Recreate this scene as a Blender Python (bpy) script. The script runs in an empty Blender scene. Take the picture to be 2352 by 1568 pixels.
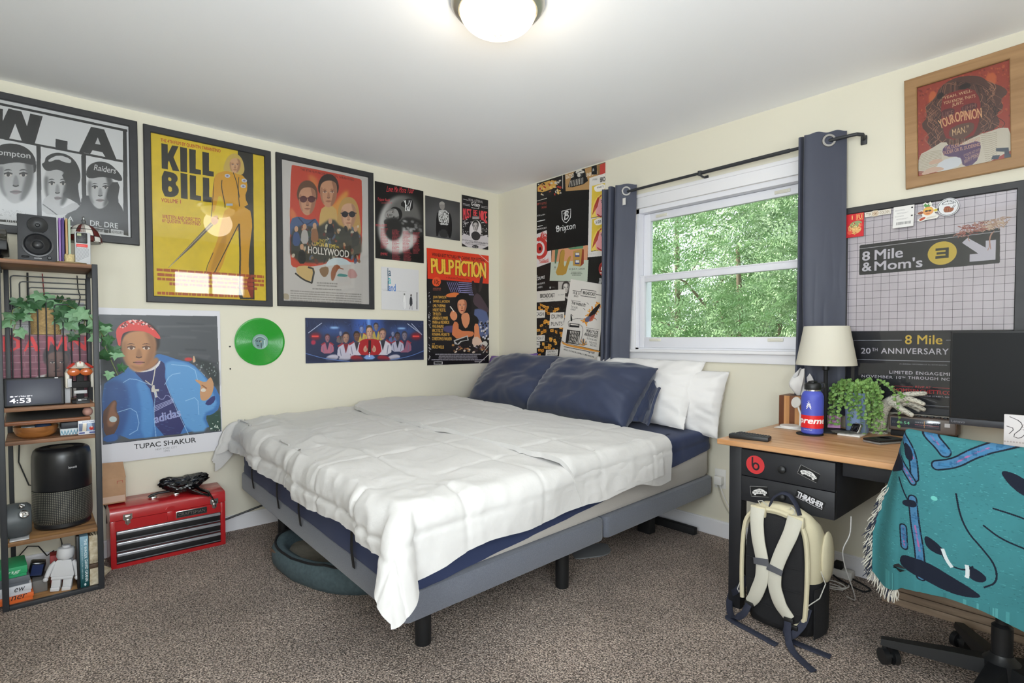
import bpy, bmesh, math, random
import numpy as np
from mathutils import Vector, Matrix
scene = bpy.context.scene
COL = scene.collection
random.seed(7)
# ------------------------------------------------------------------ camera
camd = bpy.data.cameras.new('camera')
cam = bpy.data.objects.new('camera', camd); COL.objects.link(cam)
camd.sensor_width = 36.0
camd.lens = 19.03                      # 86 degrees across, wide interior lens
camd.shift_y = 0.01203
camd.clip_start = 0.02
_yaw, _pit, _rol = math.radians(48.51957), math.radians(1.58450), math.radians(-0.06715)
_f = Vector((-math.sin(_yaw)*math.cos(_pit), math.cos(_yaw)*math.cos(_pit), -math.sin(_pit)))
_r = Vector((math.cos(_yaw), math.sin(_yaw), 0)); _u = _r.cross(_f)
_R = _r*math.cos(_rol) + _u*math.sin(_rol); _U = -_r*math.sin(_rol) + _u*math.cos(_rol)
cam.matrix_world = Matrix(((_R.x, _U.x, -_f.x, 3.636), (_R.y, _U.y, -_f.y, -3.060), (_R.z, _U.z, -_f.z, 1.182), (0, 0, 0, 1)))
scene.camera = cam
# ------------------------------------------------------------------ exposure
scene.view_settings.view_transform = 'Standard'
scene.view_settings.look = 'None'
scene.view_settings.gamma = 1.0
scene.view_settings.use_curve_mapping = False
scene.view_settings.exposure = 0.55
scene.cycles.use_denoising = True
scene.cycles.max_bounces = 10
scene.cycles.diffuse_bounces = 6
scene.cycles.transparent_max_bounces = 16
scene.cycles.caustics_reflective = False
scene.cycles.caustics_refractive = False
scene.cycles.sample_clamp_indirect = 6.0
# ------------------------------------------------------------------ sky, sun, daylight at the windows, added fill
world = bpy.data.worlds.new('overcast_sky'); scene.world = world; world.use_nodes = True
_wn = world.node_tree.nodes; _bg = _wn['Background']
_bg.inputs['Color'].default_value = (0.86, 0.93, 1.0, 1); _bg.inputs['Strength'].default_value = 1.6
def light(name, kind, loc, energy, color=(1, 1, 1), **kw):
    d = bpy.data.lights.new(name, kind); d.energy = energy; d.color = color
    for k, v in kw.items(): setattr(d, k, v)
    o = bpy.data.objects.new(name, d); COL.objects.link(o); o.location = loc
    return o
sun = light('sun', 'SUN', (-4, -2, 6), 8.5, (1.0, 0.96, 0.88), angle=0.03)
sun.rotation_euler = Vector((0.62, 0.42, -0.66)).to_track_quat('-Z', 'Y').to_euler()
ROOM_X, ROOM_Y, ROOM_Z = 4.25, -3.9, 2.44
# window light just outside each pane: two daylight rectangles, two added fill lights
d1 = light('daylight_window_1', 'AREA', (1.98, 0.16, 1.58), 10, shape='RECTANGLE', size=1.10, size_y=0.90)
d1.rotation_euler = (math.radians(-90), 0, 0); d1.data.cycles.is_portal = True      # samples the sky through the pane
d2 = light('daylight_window_2', 'AREA', (ROOM_X+0.10, -1.32, 1.90), 9, (1.0, 0.97, 0.93), shape='RECTANGLE', size=0.34, size_y=0.84)
d2.rotation_euler = (0, math.radians(90), 0)
d3 = light('added_fill_side', 'AREA', (ROOM_X+0.10, -2.95, 1.52), 60, (0.90, 0.95, 1.0), shape='RECTANGLE', size=1.2, size_y=1.25)  # added fill behind an unseen window, for light from the right
d3.rotation_euler = (0, math.radians(112), 0)        # tilted up to brighten the ceiling
d4 = light('added_fill_back', 'AREA', (3.45, ROOM_Y-0.10, 1.50), 46, (0.90, 0.95, 1.0), shape='RECTANGLE', size=0.8, size_y=1.15)  # added fill to brighten the right-hand wall
d4.rotation_euler = (math.radians(112), 0, 0)  # same upward tilt, for the ceiling
# ================================================================== helpers
def hx(c, g=1.0):
    """sRGB hex -> linear tuple"""
    if isinstance(c, str):
        c = c.lstrip('#'); c = [int(c[i:i+2], 16)/255 for i in (0, 2, 4)]
    return tuple((x/12.92 if x <= .04045 else ((x+.055)/1.055)**2.4)*g for x in c[:3])
MATS = {}
def mat(name, color, rough=.6, metal=0., spec=.5, bump=0., bscale=200., var=0., vscale=8., var2=None, sheen=0., coat=0., emit=None, estr=0., stretch=None, alpha=1., bdist=.002, trans=0.):
    """Principled material; optional noise bump and a noise-mixed second colour"""
    if name in MATS: return MATS[name]
    m = bpy.data.materials.new(name); m.use_nodes = True; nt = m.node_tree; N = nt.nodes; L = nt.links
    p = N['Principled BSDF']; c = hx(color)
    p.inputs['Base Color'].default_value = (*c, 1); p.inputs['Roughness'].default_value = rough
    p.inputs['Metallic'].default_value = metal; p.inputs['Specular IOR Level'].default_value = spec
    if sheen: p.inputs['Sheen Weight'].default_value = sheen
    if coat: p.inputs['Coat Weight'].default_value = coat; p.inputs['Coat Roughness'].default_value = .15
    if trans: p.inputs['Transmission Weight'].default_value = trans
    if emit: p.inputs['Emission Color'].default_value = (*hx(emit), 1); p.inputs['Emission Strength'].default_value = estr
    if alpha < 1: p.inputs['Alpha'].default_value = alpha
    vec = None
    if bump or var or var2:
        tc = N.new('ShaderNodeTexCoord'); vec = tc.outputs['Object']
        if stretch:
            mp = N.new('ShaderNodeMapping'); mp.inputs['Scale'].default_value = stretch
            L.new(vec, mp.inputs['Vector']); vec = mp.outputs['Vector']
    if var or var2:
        n = N.new('ShaderNodeTexNoise'); n.inputs['Scale'].default_value = vscale; n.inputs['Detail'].default_value = 5
        L.new(vec, n.inputs['Vector'])
        r = N.new('ShaderNodeValToRGB'); L.new(n.outputs['Fac'], r.inputs['Fac'])
        c2 = hx(var2) if var2 else tuple(x*(1-var) for x in c)
        r.color_ramp.elements[0].position = .32; r.color_ramp.elements[1].position = .68
        r.color_ramp.elements[0].color = (*c2, 1); r.color_ramp.elements[1].color = (*c, 1)
        L.new(r.outputs['Color'], p.inputs['Base Color'])
    if bump:
        n = N.new('ShaderNodeTexNoise'); n.inputs['Scale'].default_value = bscale; n.inputs['Detail'].default_value = 3
        L.new(vec, n.inputs['Vector'])
        b = N.new('ShaderNodeBump'); b.inputs['Strength'].default_value = bump; b.inputs['Distance'].default_value = bdist
        L.new(n.outputs['Fac'], b.inputs['Height']); L.new(b.outputs['Normal'], p.inputs['Normal'])
    MATS[name] = m; return m
def wood(name, c1, c2, axis=0, scale=14., rough=.55, knots=None, plank=0., bump=.15):
    """long-grain wood: noise stretched along an axis; optional plank tone steps across it"""
    if name in MATS: return MATS[name]
    m = bpy.data.materials.new(name); m.use_nodes = True; nt = m.node_tree; N = nt.nodes; L = nt.links
    p = N['Principled BSDF']; p.inputs['Roughness'].default_value = rough
    tc = N.new('ShaderNodeTexCoord'); mp = N.new('ShaderNodeMapping')
    sc = [scale]*3; sc[axis] = scale*.09; mp.inputs['Scale'].default_value = sc
    L.new(tc.outputs['Object'], mp.inputs['Vector'])
    n = N.new('ShaderNodeTexNoise'); n.inputs['Scale'].default_value = 3.; n.inputs['Detail'].default_value = 8; n.inputs['Distortion'].default_value = .6
    L.new(mp.outputs['Vector'], n.inputs['Vector'])
    r = N.new('ShaderNodeValToRGB'); L.new(n.outputs['Fac'], r.inputs['Fac'])
    r.color_ramp.elements[0].position = .3; r.color_ramp.elements[1].position = .7
    r.color_ramp.elements[0].color = (*hx(c1), 1); r.color_ramp.elements[1].color = (*hx(c2), 1)
    if knots:
        e = r.color_ramp.elements.new(.22); e.color = (*hx(knots), 1)
    col = r.outputs['Color']
    if plank:
        sx = N.new('ShaderNodeSeparateXYZ'); L.new(tc.outputs['Object'], sx.inputs[0])
        ml = N.new('ShaderNodeMath'); ml.operation = 'MULTIPLY'; ml.inputs[1].default_value = 1/plank
        L.new(sx.outputs[1 if axis == 0 else 0], ml.inputs[0])
        fl = N.new('ShaderNodeMath'); fl.operation = 'FLOOR'; L.new(ml.outputs[0], fl.inputs[0])
        wn = N.new('ShaderNodeTexWhiteNoise'); wn.noise_dimensions = '1D'; L.new(fl.outputs[0], wn.inputs['W'])
        hs = N.new('ShaderNodeHueSaturation')
        mr = N.new('ShaderNodeMapRange'); mr.inputs['To Min'].default_value = .82; mr.inputs['To Max'].default_value = 1.12
        L.new(wn.outputs['Value'], mr.inputs['Value']); L.new(mr.outputs[0], hs.inputs['Value'])
        L.new(col, hs.inputs['Color']); col = hs.outputs['Color']
    L.new(col, p.inputs['Base Color'])
    if bump:
        b = N.new('ShaderNodeBump'); b.inputs['Strength'].default_value = bump; b.inputs['Distance'].default_value = .001
        L.new(n.outputs['Fac'], b.inputs['Height']); L.new(b.outputs['Normal'], p.inputs['Normal'])
    MATS[name] = m; return m
def glass(name, tint=(1, 1, 1), refl=1.0):
    """clear sheet glass: transparent with Fresnel reflection"""
    if name in MATS: return MATS[name]
    m = bpy.data.materials.new(name); m.use_nodes = True; nt = m.node_tree; N = nt.nodes; L = nt.links
    N.remove(N['Principled BSDF']); out = N['Material Output']
    t = N.new('ShaderNodeBsdfTransparent'); t.inputs['Color'].default_value = (*tint, 1)
    g = N.new('ShaderNodeBsdfGlossy'); g.inputs['Roughness'].default_value = .02
    f = N.new('ShaderNodeFresnel'); f.inputs['IOR'].default_value = 1.45
    ml = N.new('ShaderNodeMath'); ml.operation = 'MULTIPLY'; ml.inputs[1].default_value = refl; L.new(f.outputs[0], ml.inputs[0])
    mx = N.new('ShaderNodeMixShader'); L.new(ml.outputs[0], mx.inputs[0]); L.new(t.outputs[0], mx.inputs[1]); L.new(g.outputs[0], mx.inputs[2])
    L.new(mx.outputs[0], out.inputs['Surface']); MATS[name] = m; return m
# ---- value noise (vectorised) for cloth and foliage
_rng = np.random.default_rng(3); _LAT = _rng.random((256, 256))
def vnoise(x, y, seed=0):
    x = np.asarray(x, float) + seed*17.31; y = np.asarray(y, float) + seed*9.73
    xi = np.floor(x).astype(int); yi = np.floor(y).astype(int); fx = x-xi; fy = y-yi
    fx = fx*fx*(3-2*fx); fy = fy*fy*(3-2*fy)
    g = lambda a, b: _LAT[a & 255, b & 255]
    return (g(xi, yi)*(1-fx)+g(xi+1, yi)*fx)*(1-fy)+(g(xi, yi+1)*(1-fx)+g(xi+1, yi+1)*fx)*fy
def fbm(x, y, seed=0, octv=4):
    s = 0; a = .5
    for i in range(octv): s = s+a*vnoise(x*2**i, y*2**i, seed+i*3); a *= .5
    return s
def ridge(x, y, seed=0, octv=3):
    s = 0; a = .5
    for i in range(octv): s = s+a*(1-np.abs(2*vnoise(x*2**i, y*2**i, seed+i*5)-1))**2; a *= .5
    return s
def smooth01(t): t = np.clip(t, 0, 1); return t*t*(3-2*t)
# ---- mesh builder
_ID = Matrix()
class MB:
    def __init__(s): s.v = []; s.f = []; s.m = []; s.T = Matrix(); s.uv = None
    def add(s, vs, fs, mi=0):
        b = len(s.v); T = s.T
        s.v.extend((tuple(T @ Vector(v)) for v in vs) if T != _ID else (tuple(v) for v in vs))
        s.f.extend(tuple(i+b for i in f) for f in fs); s.m.extend([mi]*len(fs)); return s
    def bm(s, bm, mi=0):
        bm.verts.index_update()
        s.add([v.co[:] for v in bm.verts], [[v.index for v in f.verts] for f in bm.faces], mi); bm.free(); return s
    def box(s, x0, x1, y0, y1, z0, z1, b=0., seg=2, mi=0):
        bm = bmesh.new(); bmesh.ops.create_cube(bm, size=1)
        for v in bm.verts: v.co = Vector(((x0+x1)/2+v.co.x*(x1-x0), (y0+y1)/2+v.co.y*(y1-y0), (z0+z1)/2+v.co.z*(z1-z0)))
        if b: bmesh.ops.bevel(bm, geom=bm.edges[:], offset=b, segments=seg, affect='EDGES', profile=.5)
        return s.bm(bm, mi)
    def cbox(s, c, d, b=0., seg=2, mi=0):
        return s.box(c[0]-d[0]/2, c[0]+d[0]/2, c[1]-d[1]/2, c[1]+d[1]/2, c[2]-d[2]/2, c[2]+d[2]/2, b, seg, mi)
    def tube(s, pts, r, n=8, closed=False, mi=0, flat=1., up=None):
        P = [Vector(p) for p in pts]; k = len(P); rs = r if hasattr(r, '__len__') else [r]*k
        nrm = Vector(up) if up else None; vs = []; fs = []
        for i in range(k):
            a = P[(i-1) % k] if (closed or i) else P[0]; c = P[(i+1) % k] if (closed or i < k-1) else P[k-1]
            t = (c-a).normalized() if (c-a).length > 1e-9 else Vector((0, 0, 1))
            if nrm is None: nrm = t.orthogonal()
            q = nrm - t*nrm.dot(t)
            nrm2 = q.normalized() if q.length > 1e-6 else t.orthogonal().normalized()
            if not up: nrm = nrm2
            bi = t.cross(nrm2)
            for j in range(n):
                an = 2*math.pi*j/n
                vs.append(P[i]+nrm2*(math.cos(an)*rs[i]*flat)+bi*(math.sin(an)*rs[i]))
        kk = k if closed else k-1
        for i in range(kk):
            for j in range(n):
                fs.append((i*n+j, i*n+(j+1) % n, ((i+1) % k)*n+(j+1) % n, ((i+1) % k)*n+j))
        if not closed: fs.append(tuple(range(n))[::-1]); fs.append(tuple((k-1)*n+j for j in range(n)))
        return s.add(vs, fs, mi)
    def strap(s, pts, w, t, up, mi=0):
        """flat ribbon w wide, t thick, swept along pts; up = facing direction(s)"""
        P = [Vector(p) for p in pts]; k = len(P); vs = []; fs = []
        ws = w if hasattr(w, '__len__') else [w]*k
        ups = [Vector(x) for x in up] if hasattr(up[0], '__len__') else [Vector(up)]*k
        for i in range(k):
            tt = (P[min(i+1, k-1)]-P[max(i-1, 0)]).normalized(); side = tt.cross(ups[i]).normalized(); nn = side.cross(tt).normalized()
            e = min(t*.45, ws[i]*.2)
            for sx, sn in ((-1, .3), (-1+2*e/ws[i], 1), (1-2*e/ws[i], 1), (1, .3), (1, -.3), (1-2*e/ws[i], -1), (-1+2*e/ws[i], -1), (-1, -.3)):
                vs.append(P[i]+side*(sx*ws[i]/2)+nn*(sn*t/2))
        for i in range(k-1):
            for j in range(8): fs.append((i*8+j, i*8+(j+1) % 8, (i+1)*8+(j+1) % 8, (i+1)*8+j))
        fs.append(tuple(range(8))[::-1]); fs.append(tuple((k-1)*8+j for j in range(8)))
        return s.add(vs, fs, mi)
    def lathe(s, prof, n=32, c=(0, 0, 0), mi=0, sx=1., sy=1.):
        vs = []; fs = []; k = len(prof)
        for r, z in prof:
            for j in range(n):
                a = 2*math.pi*j/n; vs.append((c[0]+r*math.cos(a)*sx, c[1]+r*math.sin(a)*sy, c[2]+z))
        for i in range(k-1):
            for j in range(n): fs.append((i*n+j, i*n+(j+1) % n, (i+1)*n+(j+1) % n, (i+1)*n+j))
        if prof[0][0] > 1e-6: fs.append(tuple(range(n))[::-1])
        if prof[-1][0] > 1e-6: fs.append(tuple((k-1)*n+j for j in range(n)))
        return s.add(vs, fs, mi)
    def cyl(s, p0, p1, r, n=16, mi=0, r1=None): return s.tube([p0, p1], [r, r if r1 is None else r1], n, mi=mi)
    def prism(s, base, ext, mi=0):
        k = len(base); e = Vector(ext); b = [Vector(p) for p in base]
        return s.add(b+[p+e for p in b], [tuple(range(k))[::-1], tuple(range(k, 2*k))]+[(i, (i+1) % k, k+(i+1) % k, k+i) for i in range(k)], mi)
    def loft(s, rings, mi=0, cap=True):
        k = len(rings); n = len(rings[0]); vs = [p for r in rings for p in r]
        fs = [(i*n+j, i*n+(j+1) % n, (i+1)*n+(j+1) % n, (i+1)*n+j) for i in range(k-1) for j in range(n)]
        if cap: fs += [tuple(range(n))[::-1], tuple((k-1)*n+j for j in range(n))]
        return s.add(vs, fs, mi)
    def sheet(s, X, Y, Z, mi=0, thick=None):
        """grid surface from 2-D arrays; with thick it becomes a closed slab along the vertex normals"""
        nu, nv = X.shape; P = np.stack([X, Y, Z], -1)
        idx = np.arange(nu*nv).reshape(nu, nv)
        q = np.stack([idx[:-1, :-1], idx[1:, :-1], idx[1:, 1:], idx[:-1, 1:]], -1).reshape(-1, 4)
        vs = P.reshape(-1, 3); fs = q.tolist()
        if thick:
            du = np.gradient(P, axis=0); dv = np.gradient(P, axis=1); n = np.cross(du, dv); n /= np.linalg.norm(n, axis=-1, keepdims=True)+1e-12
            low = (P-n*thick).reshape(-1, 3); o = nu*nv; vs = np.concatenate([vs, low]); fs += (q[:, ::-1]+o).tolist()
            ring = list(idx[0, :])+list(idx[1:, -1])+list(idx[-1, -2::-1])+list(idx[-2:0:-1, 0])
            for a, b in zip(ring, ring[1:]+ring[:1]): fs.append((int(a), int(a)+o, int(b)+o, int(b))[::-1])
        return s.add(vs.tolist(), fs, mi)
    def ball(s, c, r, n=16, k=10, mi=0):
        rr = r if hasattr(r, '__len__') else (r, r, r)
        vs = [(c[0], c[1], c[2]-rr[2])]; fs = []
        for i in range(1, k):
            ph = math.pi*i/k-math.pi/2
            for j in range(n):
                a = 2*math.pi*j/n; vs.append((c[0]+rr[0]*math.cos(ph)*math.cos(a), c[1]+rr[1]*math.cos(ph)*math.sin(a), c[2]+rr[2]*math.sin(ph)))
        vs.append((c[0], c[1], c[2]+rr[2])); e = len(vs)-1
        fs += [(0, 1+(j+1) % n, 1+j) for j in range(n)]
        for i in range(k-2):
            for j in range(n): fs.append((1+i*n+j, 1+i*n+(j+1) % n, 1+(i+1)*n+(j+1) % n, 1+(i+1)*n+j))
        fs += [(1+(k-2)*n+j, 1+(k-2)*n+(j+1) % n, e) for j in range(n)]
        return s.add(vs, fs, mi)
def wpos(o):
    p = Vector((0, 0, 0))
    while o is not None: p += o.location; o = o.parent
    return p
def obj(name, mb, m, parent=None, smooth=True, label=None, ang=40, uv=None, wuv=None):
    """link the builder's geometry as ONE mesh object (world coordinates are made local to the parent)"""
    off = wpos(parent) if parent else Vector((0, 0, 0))
    me = bpy.data.meshes.new(name)
    if not parent and mb.v:
        v = np.array(mb.v); off = Vector(((v[:, 0].min()+v[:, 0].max())/2, (v[:, 1].min()+v[:, 1].max())/2, v[:, 2].min()))
    V = np.array(mb.v, float)-np.array(off[:])
    me.from_pydata(V.tolist(), [], mb.f)
    for x in (m if isinstance(m, (list, tuple)) else [m]): me.materials.append(x)
    if any(mb.m): me.polygons.foreach_set('material_index', mb.m)
    if wuv is not None:                        # planar UV from a function of the world position
        ul = me.uv_layers.new(name='map'); W = np.array(mb.v, float); uvs = wuv(W)
        li = np.empty(len(me.loops), np.int32); me.loops.foreach_get('vertex_index', li)
        ul.data.foreach_set('uv', uvs[li].astype(np.float32).ravel())
    bm = bmesh.new(); bm.from_mesh(me)
    bmesh.ops.recalc_face_normals(bm, faces=bm.faces[:])
    if smooth:
        lim = math.radians(ang)
        for e in bm.edges: e.smooth = not (len(e.link_faces) == 2 and e.calc_face_angle(0) > lim)
        for f in bm.faces: f.smooth = True
    bm.to_mesh(me); bm.free()
    o = bpy.data.objects.new(name, me); COL.objects.link(o)
    if parent: o.parent = parent
    else: o.location = off
    if label: o['label'] = label
    return o
def tag(o, label, cat, group=None, kind=None):
    o['label'] = label; o['category'] = cat
    if group: o['group'] = group
    if kind: o['kind'] = kind
    return o
def thing(name, label, cat, loc, group=None):
    o = bpy.data.objects.new(name, None); COL.objects.link(o); o.location = loc; o.empty_display_size = .05
    return tag(o, label, cat, group)
def solo(name, mb, m, label, cat, group=None, kind=None, **kw): return tag(obj(name, mb, m, **kw), label, cat, group, kind)
def struct(name, mb, m, parent=None, **kw):
    o = obj(name, mb, m, parent, **kw)
    if not parent: o['kind'] = 'structure'
    return o
# ---- lettering
_TXT = {}
def glyphs(s, bold=0., shear=0., space=1.):
    """triangles of a line of lettering, scaled to the unit box"""
    k = (s, bold, shear, space)
    if k not in _TXT:
        c = bpy.data.curves.new('t', 'FONT'); c.body = s; c.offset = bold*.15; c.shear = shear; c.space_character = space; c.resolution_u = 3
        o = bpy.data.objects.new('t', c); COL.objects.link(o); dg = bpy.context.evaluated_depsgraph_get()
        me = o.evaluated_get(dg).to_mesh(); me.calc_loop_triangles()
        v = np.array([x.co[:2] for x in me.vertices]).reshape(-1, 2); t = [tuple(x.vertices) for x in me.loop_triangles]
        o.evaluated_get(dg).to_mesh_clear(); bpy.data.objects.remove(o); bpy.data.curves.remove(c)
        lo = v.min(0); d = v.max(0)-lo; _TXT[k] = ((v-lo)/d, t, d[0]/d[1])
    return _TXT[k]
def lettering(mb, s, o, x, y, bold=0., shear=0., th=.0006, mi=0, space=1.):
    """raised lettering: o lower-left corner, x and y the full width and height vectors"""
    v, t, _ = glyphs(s, bold, shear, space); o, x, y = Vector(o), Vector(x), Vector(y); n = x.cross(y).normalized()*th
    return mb.add([o+x*float(a)+y*float(b)+n for a, b in v], t, mi)
# ---- drawn sheets: pictures made by code, point by point, in the sheet's own plane
def chaikin(P, it=2):
    P = np.asarray(P, float)
    for _ in range(it):
        Q = np.roll(P, -1, 0); P = np.stack([P*.75+Q*.25, P*.25+Q*.75], 1).reshape(-1, 2)
    return P
class Art:
    def __init__(s, w, h, bg, quad=None):
        s.w, s.h = w, h; s.a = np.empty((h, w, 3), np.float32); s.a[:] = s.c(bg); s.Hm = None
        if quad:
            A = []; q = np.array(quad, float).reshape(4, 2); d = ((0, 0), (w, 0), (w, h), (0, h))
            for (x, y), (u, v) in zip(q, d): A += [[x, y, 1, 0, 0, 0, -u*x, -u*y, -u], [0, 0, 0, x, y, 1, -v*x, -v*y, -v]]
            s.Hm = np.linalg.svd(np.array(A))[2][-1].reshape(3, 3)
    @staticmethod
    def c(c):
        if isinstance(c, str): c = c.lstrip('#'); c = ''.join(x*2 for x in c) if len(c) == 3 else c; return np.array([int(c[i:i+2], 16)/255 for i in (0, 2, 4)], np.float32)
        return np.array(c, np.float32)
    def map(s, p):
        p = np.asarray(p, float).reshape(-1, 2)
        if s.Hm is None: return p
        q = np.c_[p, np.ones(len(p))] @ s.Hm.T; return q[:, :2]/q[:, 2:]
    def _mask(s, P, pad=0):
        x0 = max(0, int(P[:, 0].min())-1-pad); x1 = min(s.w, int(P[:, 0].max())+2+pad); y0 = max(0, int(P[:, 1].min())-1-pad); y1 = min(s.h, int(P[:, 1].max())+2+pad)
        if x1 <= x0 or y1 <= y0: return None
        xs = np.arange(x0, x1)+.5; ys = (np.arange(y0, y1)+.5)[:, None]; m = np.zeros((y1-y0, x1-x0), bool)
        Q = np.roll(P, -1, 0)
        for (ax, ay), (bx, by) in zip(P, Q):
            if ay == by: continue
            r0, r1 = sorted((ay, by)); i0 = max(0, int(math.ceil(r0-.5))-y0); i1 = min(y1-y0, int(math.ceil(r1-.5))-y0)
            if i1 <= i0: continue
            yy = ys[i0:i1]; m[i0:i1] ^= xs > ax+(yy-ay)*(bx-ax)/(by-ay)
        return x0, x1, y0, y1, m
    def fillmask(s, M, col, blur=0, alpha=1.):
        if M is None: return s
        x0, x1, y0, y1, m = M; m = m.astype(np.float32)
        for _ in range(2 if blur else 0):
            for ax in (0, 1):
                cs = np.cumsum(np.pad(m, [(blur+1, blur) if i == ax else (0, 0) for i in (0, 1)], mode='edge'), axis=ax); n = 2*blur+1
                m = (np.take(cs, range(n, cs.shape[ax]), ax)-np.take(cs, range(0, cs.shape[ax]-n), ax))/n
        m = (m*alpha)[..., None]; s.a[y0:y1, x0:x1] = s.a[y0:y1, x0:x1]*(1-m)+s.c(col)*m; return s
    def poly(s, pts, col, sm=0, blur=0, alpha=1.):
        P = np.asarray(pts, float).reshape(-1, 2)
        if sm: P = chaikin(P, sm)
        return s.fillmask(s._mask(s.map(P), blur*2), col, blur, alpha)
    def rect(s, x0, y0, x1, y1, col, **k): return s.poly([(x0, y0), (x1, y0), (x1, y1), (x0, y1)], col, **k)
    def ell(s, x, y, rx, ry, col, rot=0., **k):
        c, n = math.cos(math.radians(rot)), math.sin(math.radians(rot))
        return s.poly([(x+rx*math.cos(t)*c-ry*math.sin(t)*n, y+rx*math.cos(t)*n+ry*math.sin(t)*c) for t in np.linspace(0, 2*math.pi, 29)[:-1]], col, **k)
    def line(s, pts, w, col, sm=0, **k):
        P = np.asarray(pts, float).reshape(-1, 2)
        if sm:
            for _ in range(sm):
                P = np.concatenate([P[:1], np.stack([P[:-1]*.75+P[1:]*.25, P[:-1]*.25+P[1:]*.75], 1).reshape(-1, 2), P[-1:]])
        d = np.gradient(P, axis=0); d /= np.linalg.norm(d, axis=1, keepdims=True)+1e-9; n = np.c_[-d[:, 1], d[:, 0]]*w/2
        for i in range(len(P)-1): s.poly([P[i]+n[i], P[i+1]+n[i+1], P[i+1]-n[i+1], P[i]-n[i]], col, **k)
        return s
    def text(s, t, bl, br, tl, col, bold=0., shear=0., space=1., edge=None, ew=.04):
        if edge is not None: s.text(t, bl, br, tl, edge, bold+ew, shear, space)
        v, tri, ar = glyphs(t, 0., shear, space); bl, br, tl = (np.array(p, float) for p in (bl, br, tl)); c = s.c(col); k = bold*.55
        kx = k*np.linalg.norm(tl-bl)/max(np.linalg.norm(br-bl), 1e-6)
        for dx, dy in (((0, 0),) if bold < .015 else ((-kx, -k*.6), (kx, -k*.6), (-kx, k*.6), (kx, k*.6))):
            P = s.map(bl+np.outer(v[:, 0]+dx, br-bl)+np.outer(v[:, 1]+dy, tl-bl))
            for a, b, d in tri:
                M = s._mask(P[[a, b, d]])
                if M: x0, x1, y0, y1, m = M; s.a[y0:y1, x0:x1][m] = c
        return s
    def grid(s, x0, y0, x1, y1, nx, ny, wd, col):
        for i in range(nx+1): x = x0+(x1-x0)*i/nx; s.rect(x-wd/2, y0, x+wd/2, y1, col)
        for i in range(ny+1): y = y0+(y1-y0)*i/ny; s.rect(x0, y-wd/2, x1, y+wd/2, col)
        return s
    def scribble(s, x0, y0, x1, y1, col, rows, seed=1, h=.55, gap=.3, rag=0., cen=False, dy=0.):
        """rows of unreadable small print as broken bars; dy = slope of the rows"""
        rnd = random.Random(seed); rh = (y1-y0)/rows
        for r in range(rows):
            a = x0; b = x1
            if rag: cut = rnd.random()*rag*(x1-x0); b -= cut; a += cut/2 if cen else 0; b += cut/2 if cen else 0
            y = y0+r*rh
            while a < b:
                w = min(b-a, (x1-x0)*(.02+.06*rnd.random()))
                k = (a-x0)/(x1-x0)*dy; k2 = (a+w-x0)/(x1-x0)*dy
                s.poly([(a, y+k), (a+w, y+k2), (a+w, y+rh*h+k2), (a, y+rh*h+k)], col, alpha=.8); a += w+rh*gap
        return s
    def mottle(s, amt, sc, seed=0):
        y, x = np.mgrid[0:s.h, 0:s.w]; s.a *= (1+amt*(fbm(x/sc, y/sc, seed)-.47)*2)[..., None]; return s
    def mat(s, name, rough=.5, spec=.4, emit=0.):
        im = bpy.data.images.new(name, s.w, s.h); px = np.ones((s.h, s.w, 4), np.float32); px[..., :3] = np.clip(s.a[::-1], 0, 1)
        im.pixels.foreach_set(px.ravel()); im.update(); im.pack()
        m = bpy.data.materials.new(name); m.use_nodes = True; N = m.node_tree.nodes; L = m.node_tree.links; p = N['Principled BSDF']
        t = N.new('ShaderNodeTexImage'); t.image = im; t.extension = 'EXTEND'; L.new(t.outputs['Color'], p.inputs['Base Color'])
        p.inputs['Roughness'].default_value = rough; p.inputs['Specular IOR Level'].default_value = spec
        if emit: L.new(t.outputs['Color'], p.inputs['Emission Color']); p.inputs['Emission Strength'].default_value = emit
        return m
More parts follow.
